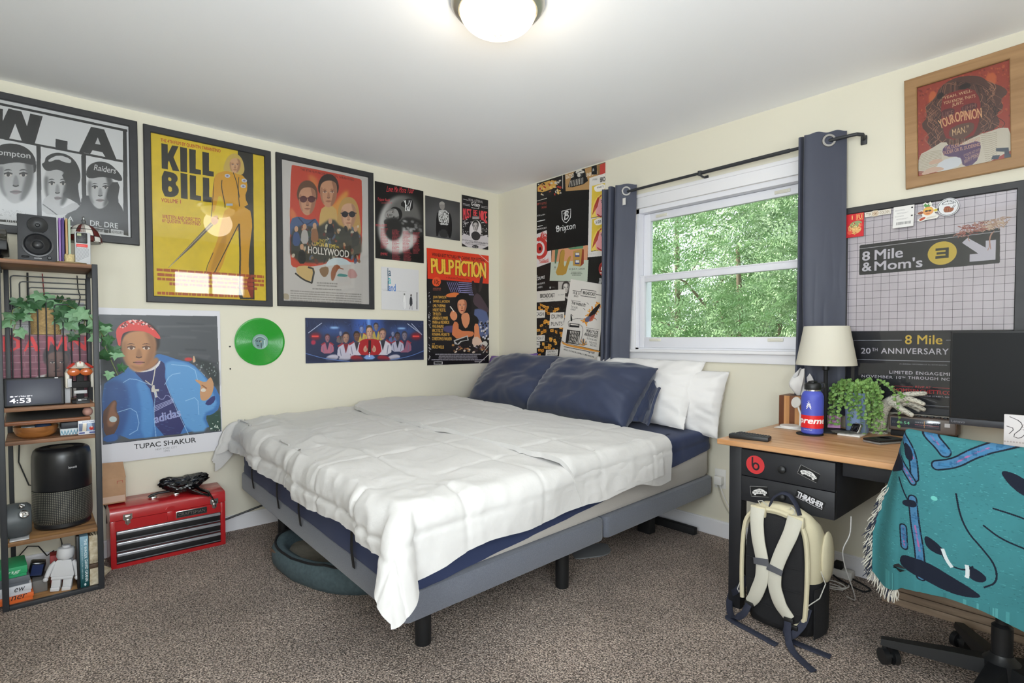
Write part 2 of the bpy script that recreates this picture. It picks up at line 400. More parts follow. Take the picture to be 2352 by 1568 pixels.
# ================================================================== the room
M_wall = mat('wall_paint', '#dcd7c6', .75, bump=.08, bscale=260, bdist=.001, spec=.3)
M_ceil = mat('ceiling_paint', '#f7f8fb', .9, bump=.1, bscale=180, bdist=.001, spec=.2)
M_trim = mat('white_trim_paint', '#e6e5e8', .45, spec=.4)
M_vinyl = mat('white_vinyl', '#e2e2e8', .35, spec=.4)
M_pane = glass('window_glass', (.97, .99, .98), .8)
M_picglass = glass('picture_glass', (.97, .97, .97), 1.0)
M_black = mat('black_plastic', '#17181a', .45)
M_blackmat = mat('black_matte', '#141416', .75)
M_chrome = mat('chrome', '#d8d8d8', .18, 1.)
M_steelblk = mat('black_powder_coat', '#2b2d31', .5, bump=.05, bscale=900, bdist=.0004)
def carpet():
    m = bpy.data.materials.new('carpet_pile'); m.use_nodes = True; nt = m.node_tree; N = nt.nodes; L = nt.links; p = N['Principled BSDF']
    p.inputs['Roughness'].default_value = .95; p.inputs['Specular IOR Level'].default_value = .1; p.inputs['Sheen Weight'].default_value = .15
    tc = N.new('ShaderNodeTexCoord')
    a = N.new('ShaderNodeTexNoise'); a.inputs['Scale'].default_value = 165; a.inputs['Detail'].default_value = 3; a.inputs['Roughness'].default_value = .65
    b = N.new('ShaderNodeTexNoise'); b.inputs['Scale'].default_value = 2.6; b.inputs['Detail'].default_value = 4
    v = N.new('ShaderNodeTexVoronoi'); v.inputs['Scale'].default_value = 150
    for n in (a, b, v): L.new(tc.outputs['Object'], n.inputs['Vector'])
    r = N.new('ShaderNodeValToRGB'); L.new(a.outputs['Fac'], r.inputs['Fac'])
    r.color_ramp.elements[0].position = .41; r.color_ramp.elements[0].color = (*hx('#4c4036'), 1)
    r.color_ramp.elements[1].position = .60; r.color_ramp.elements[1].color = (*hx('#e8d5c6'), 1)
    e = r.color_ramp.elements.new(.5); e.color = (*hx('#a8958a'), 1)
    mr = N.new('ShaderNodeMapRange'); mr.inputs['From Min'].default_value = .3; mr.inputs['From Max'].default_value = .7; mr.inputs['To Min'].default_value = .74; mr.inputs['To Max'].default_value = 1.12
    L.new(b.outputs['Fac'], mr.inputs['Value'])
    hs = N.new('ShaderNodeHueSaturation'); L.new(r.outputs['Color'], hs.inputs['Color']); L.new(mr.outputs[0], hs.inputs['Value']); L.new(hs.outputs['Color'], p.inputs['Base Color'])
    ad = N.new('ShaderNodeMath'); ad.operation = 'SUBTRACT'; L.new(a.outputs['Fac'], ad.inputs[0]); L.new(v.outputs['Distance'], ad.inputs[1])
    bp = N.new('ShaderNodeBump'); bp.inputs['Strength'].default_value = 1.0; bp.inputs['Distance'].default_value = .012
    L.new(ad.outputs[0], bp.inputs['Height']); L.new(bp.outputs['Normal'], p.inputs['Normal']); return m
struct('floor', MB().box(-.14, ROOM_X+.14, ROOM_Y-.14, .16, -.12, 0), carpet(), smooth=False)
struct('ceiling', MB().box(-.14, ROOM_X+.14, ROOM_Y-.14, .16, ROOM_Z, ROOM_Z+.12), M_ceil, smooth=False)
struct('wall_left', MB().box(-.14, 0, ROOM_Y, .16, 0, ROOM_Z), M_wall, smooth=False)
WX0, WX1, WZ0, WZ1 = 1.44, 2.54, 1.11, 2.05
def wall_with_hole(name, along, a0, a1, t0, t1, holes):
    """wall along x or y from a0 to a1, thickness t0..t1, rectangular openings (b0,b1,z0,z1)"""
    m = MB()
    def bx(p0, p1, z0, z1):
        if p1-p0 < 1e-4 or z1-z0 < 1e-4: return
        if along == 'x': m.box(p0, p1, t0, t1, z0, z1)
        else: m.box(t0, t1, p0, p1, z0, z1)
    cur = a0
    for b0, b1, z0, z1 in sorted(holes):
        bx(cur, b0, 0, ROOM_Z); bx(b0, b1, 0, z0); bx(b0, b1, z1, ROOM_Z); cur = b1
    bx(cur, a1, 0, ROOM_Z); return struct(name, m, M_wall, smooth=False)
wall_with_hole('wall_right', 'x', 0, ROOM_X, 0, .16, [(WX0, WX1, WZ0, WZ1)])
wall_with_hole('wall_front', 'y', ROOM_Y, 0, ROOM_X, ROOM_X+.14, [(-1.76, -.88, 1.73, 2.07), (-3.6, -2.3, .9, 2.12)])
wall_with_hole('wall_back', 'x', 0, ROOM_X, ROOM_Y-.14, ROOM_Y, [(3.0, 3.9, .88, 2.1)])
bb = MB(); bb.box(0, .013, ROOM_Y, 0, 0, .085); bb.box(0, .009, ROOM_Y, 0, .085, .095); struct('baseboard_left', bb, M_trim, smooth=False)
bb = MB(); bb.box(.013, ROOM_X, -.013, 0, 0, .085); bb.box(.013, ROOM_X, -.009, 0, .085, .095); struct('baseboard_right', bb, M_trim, smooth=False)
# ---- the window in the right-hand wall
cs = MB()
cs.box(1.355, 1.442, -.018, 0, 1.10, 2.055, .004); cs.box(2.538, 2.625, -.018, 0, 1.10, 2.055, .004)
cs.box(1.355, 2.625, -.018, 0, 2.05, 2.135, .004); cs.box(1.348, 2.632, -.026, 0, 2.118, 2.142, .005)
cs.box(1.33, 2.65, -.045, 0, 1.092, 1.112, .006); cs.box(1.35, 2.63, -.016, 0, 1.04, 1.093, .004)
struct('trim_1', cs, M_trim)
def frame(m, x0, x1, z0, z1, y0, y1, st, tp, bt, b=.003):
    m.box(x0, x0+st, y0, y1, z0, z1, b); m.box(x1-st, x1, y0, y1, z0, z1, b)
    m.box(x0+st, x1-st, y0, y1, z1-tp, z1, b); m.box(x0+st, x1-st, y0, y1, z0, z0+bt, b)
win = thing('window_1', 'white vinyl double hung window between the charcoal curtains', 'window', (1.99, .05, 1.11)); win['kind'] = 'structure'; del win['category']
jb = MB(); jb.box(WX0, WX0+.022, .002, .15, WZ0, WZ1); jb.box(WX1-.022, WX1, .002, .15, WZ0, WZ1); jb.box(WX0, WX1, .002, .15, WZ1-.03, WZ1); jb.box(WX0, WX1, .002, .15, WZ0, WZ0+.012)
obj('jamb', jb, M_vinyl, win, smooth=False)
up = MB(); frame(up, 1.464, 2.516, 1.565, 2.018, .055, .085, .052, .05, .04); obj('upper_sash', up, M_vinyl, win)
lo = MB(); frame(lo, 1.464, 2.516, 1.123, 1.604, .012, .048, .036, .044, .068); lo.box(1.47, 2.51, .006, .012, 1.597, 1.604); obj('lower_sash', lo, M_vinyl, win)
obj('upper_pane', MB().box(1.514, 2.466, .069, .072, 1.603, 1.97), M_pane, win, smooth=False)
obj('lower_pane', MB().box(1.498, 2.482, .030, .033, 1.190, 1.562), M_pane, win, smooth=False)
M_latch = mat('ivory_latch', '#d9d6c8', .4)
for x, z, y in ((1.602, 1.993, .052), (2.37, 1.993, .052), (1.588, 1.174, .009), (2.36, 1.174, .009)):
    l = MB().cbox((x, y, z), (.085, .008, .019), .003); l.cbox((x, y-.003, z), (.06, .008, .008), .002); obj('latch', l, M_latch, win)
# ---- windows behind the camera; the two large ones added for room light
for k, (a0, a1, z0, z1) in enumerate(((-1.76, -.88, 1.73, 2.07), (-3.6, -2.3, .9, 2.12))):  # second opening: unseen window added for light from the right
    w = bpy.data.objects.new('window_%d' % (k+2), None); COL.objects.link(w); w.location = (ROOM_X, (a0+a1)/2, z0); w['kind'] = 'structure'
    m = MB(); t = .04
    for b in ((a0, a0+t, z0, z1), (a1-t, a1, z0, z1), (a0, a1, z0, z0+t), (a0, a1, z1-t, z1), ((a0+a1)/2-.015, (a0+a1)/2+.015, z0, z1)): m.box(ROOM_X-.01, ROOM_X+.06, b[0], b[1], b[2], b[3])
    obj('sash', m, M_vinyl, w, smooth=False); obj('pane', MB().box(ROOM_X+.02, ROOM_X+.023, a0, a1, z0, z1), M_pane, w, smooth=False)
w = bpy.data.objects.new('window_4', None); COL.objects.link(w); w.location = (3.45, ROOM_Y, .88); w['kind'] = 'structure'; m = MB()  # unseen window, added to carry the fill for the right-hand wall
for b in ((3.0, 3.04, .88, 2.1), (3.86, 3.9, .88, 2.1), (3.0, 3.9, .88, .92), (3.0, 3.9, 2.06, 2.1), (3.0, 3.9, 1.475, 1.505)): m.box(b[0], b[1], ROOM_Y-.06, ROOM_Y+.01, b[2], b[3])
obj('sash', m, M_vinyl, w, smooth=False); obj('pane', MB().box(3.0, 3.9, ROOM_Y-.023, ROOM_Y-.02, .88, 2.1), M_pane, w, smooth=False)
# ---- ceiling lamp
lamp = thing('ceiling_lamp', 'round glowing frosted glass ceiling lamp with brushed nickel ring and knob', 'ceiling light', (2.06, -1.735, ROOM_Z))
M_nickel = mat('brushed_nickel', '#b9b7b0', .35, .9)
lc = (2.06, -1.735, 0)
obj('trim_ring', MB().lathe([(.10, 2.438), (.176, 2.438), (.176, 2.424), (.163, 2.408), (.148, 2.402), (.143, 2.410), (.10, 2.415)], 48, lc), M_nickel, lamp)
pf = [(.143*math.cos(t), 2.404-.082*math.sin(t)) for t in np.linspace(0, math.pi/2, 14)]; pf[-1] = (0, pf[-1][1])
M_dome = mat('frosted_glass_lit', '#fff6e0', .35, emit='#ffeec6', estr=1.5)
obj('shade', MB().lathe(pf, 48, lc), M_dome, lamp)
obj('finial', MB().lathe([(0.004, 2.324), (.012, 2.324), (.013, 2.316), (.008, 2.310), (.0, 2.308)], 20, lc), M_nickel, lamp)
lb = light('ceiling_lamp_bulb', 'POINT', (2.06, -1.735, 2.27), 3.5, (1.0, 0.86, 0.66), shadow_soft_size=.12)
# ================================================================== pictures on the walls
def face(a, x, y, w, h, skin, dark, hair=None, lips=None, cap=None, rot=0, shade=.5, glasses=None, long=False, soft=1):
    """a generic drawn head: hair, face, shaded cheek, brows, eyes, nose, mouth"""
    R = math.radians(rot); c, s = math.cos(R), math.sin(R); lips = lips or tuple(.6*Art.c(skin)+.4*Art.c(dark)+np.array((.05, 0, 0)))
    q = lambda u, v: (x+(u*c-v*s)*w, y+(u*s+v*c)*h)
    P = lambda pts: [q(u, v) for u, v in pts]
    if hair:
        if long: a.poly(P([(-.62, -.35), (-.3, -.68), (.25, -.7), (.6, -.4), (.72, .2), (.8, .75), (.5, .9), (-.55, .9), (-.78, .7), (-.7, .1)]), hair, 2, soft)
        else: a.poly(P([(-.56, .0), (-.58, -.35), (-.3, -.68), (.2, -.7), (.55, -.42), (.56, .0), (.3, .1), (-.3, .1)]), hair, 2, soft)
    a.poly(P([(-.46, -.3), (-.2, -.52), (.22, -.52), (.46, -.3), (.47, .1), (.3, .42), (.08, .56), (-.12, .56), (-.33, .4), (-.47, .1)]), skin, 2, soft)
    a.poly(P([(.12, -.5), (.46, -.3), (.47, .1), (.3, .42), (.08, .56), (.2, .2), (.3, -.1)]), dark, 2, soft*2, shade)
    a.poly(P([(-.46, -.2), (-.3, -.2), (-.36, .2), (-.2, .45), (-.36, .38), (-.47, .1)]), dark, 2, soft*2, shade*.7)
    if hair: a.poly(P([(-.5, -.1), (-.5, -.45), (-.1, -.68), (.4, -.55), (.52, -.1), (.42, -.36), (.1, -.47), (-.36, -.4)]), hair, 2, soft)
    for e in (-.2, .2):
        a.poly(P([(e-.14, -.1), (e-.02, -.15), (e+.13, -.11), (e+.0, -.12)]), dark, 1)
        a.ell(*q(e, -.03), .1*w, .045*h, '#d9d2c8', rot, alpha=.8); a.ell(*q(e, -.03), .045*w, .045*h, dark, rot)
        a.line(P([(e-.11, -.04), (e, -.075), (e+.11, -.04)]), .03*h, dark)
    a.poly(P([(-.03, -.02), (.04, .0), (.1, .18), (.0, .21), (-.09, .18)]), dark, 1, soft, .35)
    a.line(P([(-.08, .19), (0, .215), (.08, .19)]), .03*h, dark, 1)
    a.poly(P([(-.17, .32), (-.05, .285), (.05, .285), (.17, .32), (.05, .375), (-.05, .375)]), lips, 1)
    a.line(P([(-.16, .325), (.16, .325)]), .018*h, dark)
    if glasses:
        for e in (-.22, .22): a.ell(*q(e, -.02), .2*w, .12*h, glasses, rot)
        a.line(P([(-.5, -.06), (.5, -.06)]), .035*h, glasses)
    if cap: a.poly(P([(-.56, -.2), (-.58, -.45), (-.35, -.75), (.1, -.82), (.5, -.6), (.58, -.22), (.2, -.34), (-.25, -.32)]), cap, 2); a.poly(P([(-.6, -.2), (-.25, -.36), (.25, -.36), (.62, -.18), (.3, -.2), (-.3, -.2)]), cap, 1)
ART = {}
# --- black and white group portrait sheet with big letters
a = Art(840, 554, '#e0e0e0', (-1042, -45, 1050, 398, 1068.7, 1304, -1004, 1095)); K = '#353535'; W = '#cfcfcf'
a.poly([(-1030, -15), (1040, 420), (1040, 440), (-1030, 5)], K); a.poly([(1005, 415), (1035, 420), (1050, 1290), (1010, 1280)], K)
a.text('N', (-900, 330), (-560, 400), (-900, 45), K, .06); a.poly([(-480, 390), (-390, 400), (-390, 325), (-480, 310)], K)
a.poly([(-70, 235), (25, 255), (22, 355), (70, 250), (176, 272), (222, 395), (248, 290), (350, 312), (285, 535), (180, 515), (125, 372), (75, 497), (-20, 477)], K)
a.poly([(455, 497), (552, 516), (552, 587), (455, 568)], K)
a.poly([(745, 398), (852, 420), (952, 662), (862, 645), (838, 606), (757, 590), (738, 620), (648, 602)], K); a.poly([(800, 484), (824, 546), (778, 537)], W)
a.poly([(-1030, 280), (1005, 672), (1005, 690), (-1030, 296)], K)
for x in (-1000, -690, -360, 298, 668): a.poly([(x, 482+x*.19), (x+35, 489+x*.19), (x+42, 1275), (x+8, 1275)], K)
a.poly([(298, 560), (332, 570), (342, 1130), (305, 1122)], K); a.poly([(665, 632), (703, 640), (706, 1010), (670, 950)], K)
for fx in (-860, -530): face(a, fx, 640, 250, 400, '#b5b5b5', '#3b3b3b', cap=K); a.poly([(fx-170, 1000), (fx-100, 830), (fx+100, 850), (fx+170, 1000)], K, 1)
a.poly([(-30, 560), (60, 530), (180, 545), (270, 610), (300, 700), (290, 800), (-30, 780)], K, 2)
face(a, 130, 800, 310, 400, '#b9b9b9', '#3a3a3a', shade=.6, soft=2); a.poly([(-40, 600), (60, 535), (200, 560), (290, 640), (295, 720), (140, 680), (-40, 720)], K, 2)
a.text('Compton', (-75, 632), (250, 672), (-75, 572), '#d4d4d4', .03)
face(a, 470, 870, 230, 340, '#c0c0c0', '#383838', shade=.9, soft=2); a.poly([(368, 690), (372, 640), (470, 600), (590, 640), (655, 740), (660, 850), (600, 900), (560, 790), (470, 740), (380, 770), (335, 700)], K, 2)
a.poly([(490, 760), (640, 800), (640, 930), (672, 1060), (600, 1000), (500, 960), (560, 900)], K, 1); a.poly([(340, 1000), (430, 935), (480, 1080), (620, 1005), (660, 1060), (520, 1125), (345, 1110)], '#c4c4c4', 1); a.line([(350, 1030), (420, 1080), (470, 1120)], 8, '#555'); a.poly([(395, 665), (480, 625), (580, 660), (585, 695), (530, 690), (470, 660), (400, 690)], '#d0d0d0', 1)
a.poly([(668, 960), (770, 960), (960, 1000), (1012, 1080), (1050, 1290), (500, 1200), (520, 1120), (660, 1060)], K, 1)
face(a, 820, 900, 220, 300, '#c2c2c2', '#383838', shade=.8, soft=2); a.poly([(700, 830), (712, 720), (790, 678), (890, 690), (965, 760), (1005, 820), (990, 850), (860, 800)], K, 2)
a.poly([(900, 850), (985, 850), (960, 1010), (1000, 1060), (860, 1010)], K, 1); a.text('Raiders', (768, 752), (950, 782), (768, 704), '#d6d6d6', .02, .2)
a.text('EAZY-E', (4, 1120), (245, 1140), (4, 1072), '#e2e2e2', .03, edge='#777', ew=.03); a.poly([(-300, 1130), (300, 1178), (300, 1196), (-300, 1150)], K); a.text('Incl', (50, 1175), (132, 1182), (50, 1146), '#cfcfcf', .02)
a.text('YELLA', (412, 1150), (600, 1170), (412, 1112), '#dedede', .03); a.text('DR. DRE', (738, 1205), (965, 1230), (738, 1162), '#e2e2e2', .03)
a.poly([(745, 1215), (890, 1235), (890, 1270), (745, 1250)], '#d5d5d5'); a.poly([(750, 1220), (886, 1239), (886, 1266), (750, 1246)], K); a.text('orial', (790, 1256), (850, 1262), (790, 1232), '#d5d5d5', .02)
a.poly([(908, 1232), (1008, 1245), (1008, 1282), (908, 1270)], '#cfcfcf'); a.text('ADVISORY', (912, 1265), (1004, 1275), (912, 1244), K, .02)
ART['nwa'] = a
# --- yellow film sheet
a = Art(604, 912, '#eccb2e', (87.7, 121.3, 995, 312.5, 1010.9, 1465.5, 113.1, 1426.5)); a.mottle(.04, 90, 2); K = '#33312a'
a.poly([(785, 262), (908, 290), (920, 1455), (803, 1452)], K); a.mottle(.03, 20, 4)
a.text('THE 4TH FILM BY QUENTIN TARANTINO', (170, 197), (648, 287), (170, 166), '#c22a22', .02)
a.poly([(174, 207), (226, 216), (228, 290), (262, 224), (312, 232), (272, 318), (320, 432), (266, 425), (236, 345), (228, 362), (228, 416), (178, 407)], K)
a.poly([(325, 236), (380, 246), (382, 440), (328, 432)], K); a.poly([(398, 252), (450, 260), (450, 412), (492, 420), (492, 458), (400, 445)], K); a.poly([(503, 274), (556, 284), (556, 428), (594, 434), (594, 474), (505, 460)], K)
a.poly([(177, 424), (262, 438), (300, 462), (308, 500), (284, 528), (316, 566), (312, 612), (270, 640), (181, 628)], K, 1); a.poly([(230, 476), (256, 484), (256, 510), (230, 506)], '#e2c236', 1); a.poly([(230, 548), (260, 556), (260, 596), (230, 592)], '#e2c236', 1)
a.poly([(329, 444), (383, 453), (386, 654), (332, 645)], K); a.poly([(402, 460), (452, 468), (452, 622), (494, 630), (494, 668), (404, 655)], K); a.poly([(506, 478), (558, 486), (558, 636), (590, 640), (580, 680), (508, 672)], K)
a.text('VOLUME 1', (175, 675), (330, 690), (175, 644), '#b8291f', .02)
a.text('WRITTEN AND DIRECTED', (183, 808), (488, 838), (183, 776), '#b83a30', .015); a.text('BY QUENTIN TARANTINO', (183, 842), (488, 870), (183, 812), '#b83a30', .015)
S = '#e2a52c'; S2 = '#a87420'; KK = '#3a3326'
a.poly([(682, 440), (668, 400), (700, 318), (745, 285), (795, 296), (832, 352), (844, 440), (800, 470), (740, 440)], '#d9b960', 2, 1)
face(a, 765, 380, 95, 120, '#dfae82', '#8a5a3c', '#d8b85c', soft=1)
a.poly([(610, 450), (690, 425), (760, 445), (845, 470), (868, 560), (840, 640), (880, 715), (690, 722), (640, 600), (610, 720), (585, 780), (576, 640), (596, 500)], S, 1)
a.poly([(578, 800), (590, 640), (600, 470), (590, 560), (584, 660), (570, 800)], KK); a.line([(660, 500), (655, 560), (682, 680), (684, 722)], 7, KK, 2); a.line([(750, 440), (785, 540), (800, 715)], 6, KK, 1); a.line([(795, 478), (788, 560), (800, 640)], 5, KK, 1)
for (x, y) in ((703, 467), (838, 505), (830, 550)): a.ell(x, y, 22, 15, '#c9cdd6', 8); a.ell(x, y, 10, 7, '#8d7fa0', 8)
a.rect(694, 688, 746, 706, '#b9c3d0'); a.poly([(690, 712), (880, 712), (905, 850), (890, 960), (872, 1130), (880, 1310), (915, 1440), (800, 1440), (812, 1100), (795, 850), (700, 1060), (660, 1200), (590, 1290), (480, 1330), (545, 1220), (560, 1130), (620, 1000), (650, 850)], S, 1)
a.line([(795, 850), (700, 1040), (600, 1240)], 8, KK, 1); a.line([(797, 850), (806, 1100), (800, 1440)], 14, KK); a.line([(590, 1080), (545, 1180), (530, 1240)], 5, KK); a.poly([(640, 1000), (700, 900), (690, 1040), (600, 1220), (560, 1230)], S2, 1, 4, .4)
a.poly([(575, 800), (625, 775), (635, 830), (600, 865), (572, 840)], '#d99f70', 1); a.poly([(570, 838), (590, 862), (420, 1035), (235, 1200), (228, 1204), (400, 1020)], '#6f6250'); a.line([(580, 850), (400, 1030), (240, 1196)], 4, '#c9c0a6')
a.poly([(860, 1290), (905, 1250), (915, 1430), (895, 1455), (862, 1360)], '#8c2a22', 1)
for k, (x0, x1, y, s_) in enumerate(((138, 995, 1205, 58), (143, 995, 1243, 55), (143, 995, 1278, 52), (240, 940, 1318, 40), (143, 800, 1392, 26))): a.scribble(x0, y, x1, y+24, '#b5472e', 1, k+5, .9, .2, 0, False, s_)
ART['kb'] = a
# --- red sheet with three painted heads
a = Art(606, 910, '#d2ccc6', (98.8, 140.7, 879.9, 306.2, 889.6, 1446.5, 115.2, 1412.1))
a.poly([(188, 200), (210, 190), (800, 312), (830, 340), (825, 1050), (740, 1078), (620, 1020), (520, 1075), (430, 1100), (300, 1110), (215, 1118), (180, 1080), (176, 640)], '#cf4a35', 1)
a.poly([(440, 620), (560, 560), (660, 430), (720, 420), (640, 620), (600, 700)], '#e8b04a', 1, 10, .8); a.poly([(330, 270), (420, 300), (440, 420), (380, 380)], '#e59a50', 1, 12, .7); a.poly([(180, 560), (240, 640), (240, 720), (180, 680)], '#e07a48', 1, 6)
a.text('THE 9TH FILM FROM QUENTIN TARANTINO', (270, 245), (755, 342), (270, 220), '#4a2620', .01)
a.poly([(440, 660), (470, 560), (590, 560), (610, 700), (560, 860), (440, 860)], '#d6b06a', 1); face(a, 525, 440, 165, 240, '#d39a76', '#7a4a34', '#3b2a22')
a.poly([(178, 680), (260, 650), (340, 690), (430, 670), (450, 860), (180, 860)], '#4a5f86', 1); a.line([(250, 660), (320, 740), (400, 680)], 9, '#2e3c5c', 1); face(a, 335, 505, 165, 250, '#d09a78', '#81503c', '#6a4a34', glasses='#5a2c2e')
a.poly([(620, 900), (640, 720), (700, 760), (790, 720), (800, 900)], '#2d2a2c', 1); face(a, 705, 640, 145, 230, '#dcab8a', '#96664c', '#c79c58', long=True, glasses='#272228')
rnd = random.Random(4)
a.poly([(180, 780), (300, 730), (420, 760), (560, 660), (640, 760), (820, 780), (822, 1040), (600, 1020), (500, 1080), (180, 1060)], '#3f3f38', 1, 6)
for i in range(90):
    x = rnd.uniform(185, 815); y = rnd.uniform(740, 1060); c_ = rnd.choice(['#c9a07a', '#2a2a2c', '#5d6b86', '#a2573c', '#d8cdb6', '#8a6a4c', '#6e2f28', '#3d4f3c'])
    a.ell(x, y, rnd.uniform(6, 17), rnd.uniform(10, 34), c_, rnd.uniform(-30, 30), blur=1, alpha=.85)
for x, y, c_ in ((235, 830, '#3c5280'), (310, 810, '#b7b0aa'), (400, 800, '#9a6a48'), (540, 760, '#23252a'), (768, 830, '#2c2c2e'), (285, 990, '#202226')):
    a.poly([(x-35, y+90), (x-30, y-20), (x, y-40), (x+30, y-20), (x+36, y+90)], c_, 1); a.ell(x, y-62, 17, 26, '#cf9f7c')
a.poly([(350, 920), (620, 940), (720, 960), (715, 1030), (340, 990)], '#36332e', 1, 4)
a.text('ONCE', (438, 880), (497, 890), (438, 855), '#e6c53c', .02); a.text('UPON A TIME', (400, 915), (590, 945), (400, 880), '#e6c53c', .02); a.text('IN...', (597, 938), (632, 943), (597, 918), '#e6c53c', .02)
a.text('HOLLYWOOD', (343, 985), (708, 1026), (343, 922), '#e9e4da', .03)
a.ell(620, 1110, 120, 84, '#d4e0e2', 8); a.poly([(505, 1100), (740, 1085), (760, 1200), (500, 1200)], '#d2ccc6')
a.poly([(230, 1105), (330, 1095), (410, 1120), (380, 1240), (300, 1230), (240, 1170)], '#d9b77a', 1); a.line([(340, 1110), (400, 1130), (375, 1250)], 16, '#3a3a3a', 1); a.line([(225, 1165), (300, 1225), (380, 1255)], 14, '#33302e', 1)
a.poly([(440, 1120), (520, 1100), (530, 1160), (490, 1210), (450, 1170)], '#8d6a4a', 1, 1); a.poly([(545, 1140), (590, 1080), (640, 1110), (600, 1140), (575, 1230), (548, 1235)], '#9c5a3a', 1, 1); a.line([(600, 1110), (660, 1130)], 9, '#9c5a3a')
a.poly([(600, 1185), (620, 1165), (700, 1180), (690, 1200), (610, 1195)], '#5f9a94', 1); a.poly([(700, 1130), (755, 1125), (795, 1205), (700, 1215)], '#c48a86', 1, 2, .8)
for k, (y, h_) in enumerate(((1245, 14), (1268, 14), (1300, 12))): a.scribble(420 if k < 2 else 380, y, 605 if k < 2 else 640, y+h_, '#8a847f', 1, 30+k, .9, .2, 0, True, 10)
for k in range(5): a.scribble(182, 1318+k*21, 820, 1332+k*21, '#9a948e', 1, 40+k, .75, .2, 0, True, 34)
a.poly([(115, 1345), (168, 1350), (172, 1405), (120, 1400)], '#b5a68e', 1)
ART['ou'] = a
# --- black tour sheet
a = Art(420, 566, '#131313', (35.1, 53.1, 415.6, 132.8, 418.8, 697.1, 40, 656.6)); R_ = '#d8404a'
a.ell(225, 395, 165, 225, '#a9a7a5', 8, blur=12); a.ell(270, 330, 140, 170, '#4a4948', 8, blur=22, alpha=.75); a.ell(200, 500, 110, 110, '#d5d3d1', 8, blur=20, alpha=.7)
a.poly([(225, 360), (300, 330), (420, 370), (420, 500), (340, 470), (230, 410)], '#2c2c2c', 1, 6); rnd = random.Random(2)
for i in range(26): a.ell(rnd.uniform(235, 400), rnd.uniform(350, 450), 14, 9, rnd.choice(['#8b8b8b', '#4a4a4a', '#aaa']), 20, blur=3, alpha=.7)
face(a, 172, 318, 110, 100, '#8f8d8b', '#2c2c2c', '#1c1c1c', rot=80); a.poly([(225, 240), (280, 190), (335, 195), (330, 290), (280, 270)], '#222', 1)
for i in range(10): a.line([(275+rnd.uniform(-20, 50), 205), (280+rnd.uniform(-20, 50), 290)], 6, rnd.choice(['#ddd', '#888', '#111']))
a.ell(135, 375, 30, 26, '#3a3a3a', blur=3); a.ell(180, 430, 70, 90, '#262626', blur=8); a.poly([(300, 460), (380, 500), (310, 600), (200, 590)], '#d5d3d1', 1, 6, .6)
a.text('Love Me More Tour', (125, 138), (340, 152), (130, 92), R_, .0, .3); a.text('Trippie Redd', (55, 212), (150, 222), (58, 184), R_, .0, .3); a.scribble(85, 222, 168, 236, '#c24850', 1, 3)
a.text('SPECIAL GUESTS', (42, 408), (128, 410), (42, 392), R_, .01)
for x in (80, 168, 252, 332): a.scribble(x, 425+(x-80)*.12, x+62, 600+(x-80)*.1 if x != 80 else 585, '#b8404a', 18, int(x), .55, .15, .4)
for x in (170, 260): a.scribble(x, 610, x+66, 680, '#b8404a', 7, int(x)+1, .55, .15, .3)
a.text('EMPIRE', (80, 634), (135, 636), (80, 614), '#c8404a', .01, .2); ART['love'] = a
# --- square photo of a person seen from behind
a = Art(340, 320, '#3c3c3d', (429.6, 166.1, 700.7, 221.4, 701.9, 522.7, 431.3, 483.2)); a.ell(570, 380, 150, 150, '#58585a', blur=40, alpha=.8)
a.poly([(515, 310), (540, 290), (600, 285), (632, 320), (640, 420), (632, 500), (612, 498), (600, 420), (540, 420), (530, 490), (512, 480)], '#17171a', 1); a.poly([(528, 290), (552, 278), (598, 282), (615, 330), (612, 395), (590, 405), (536, 395)], '#b5b5b5', 1)
rnd = random.Random(9)
for i in range(60): a.ell(rnd.uniform(535, 610), rnd.uniform(295, 390), 4, 5, rnd.choice(['#555', '#333', '#ddd']))
a.poly([(536, 395), (612, 400), (606, 480), (595, 500), (540, 490)], '#1b1b1d', 1); a.poly([(540, 225), (560, 215), (580, 225), (582, 260), (572, 280), (548, 275), (538, 250)], '#8a8683', 1); a.poly([(538, 240), (540, 222), (560, 212), (580, 222), (582, 240), (560, 236)], '#a19d98', 1)
a.poly([(545, 430), (600, 435), (608, 500), (540, 490)], '#333335', 1); ART['sq'] = a
# --- small black, white and red gig sheet
a = Art(280, 428, '#1d1c1e', (716.7, 159.5, 922.1, 203.9, 923, 592.5, 718.2, 564.2))
a.poly([(715, 455), (790, 490), (860, 490), (925, 470), (925, 594), (715, 566)], '#c6c0c4', 1); rnd = random.Random(5)
for i in range(80):
    x, y = rnd.uniform(725, 915), rnd.uniform(345, 480)
    a.ell(x, y+(x-725)*.1, 3, 3.5, '#d5cfd2')
a.text('ROYAL & ETERNAL', (770, 210), (880, 228), (770, 190), '#cfc9cc', .01); a.line([(725, 195), (765, 205)], 3, '#cfc9cc'); a.line([(725, 230), (780, 240)], 2.5, '#cfc9cc'); a.line([(725, 240), (780, 250)], 2.5, '#cfc9cc'); a.line([(868, 250), (918, 258)], 2.5, '#cfc9cc'); a.line([(868, 260), (918, 268)], 2.5, '#cfc9cc')
a.text('G-Eazy', (790, 255), (858, 268), (790, 215), '#e6e1e3', .03, .15); a.line([(790, 262), (850, 272)], 3, '#e6e1e3')
for i, ch in enumerate('MUST BE NICE'):
    if ch == ' ': continue
    x = 727+i*15.6; k = abs(i-5.5)/5.5; a.text(ch, (x, 308+k*48+i*2.4), (x+14.5, 308+k*48+i*2.4+2), (x, 268+i*2.2), '#dc4650', .03)
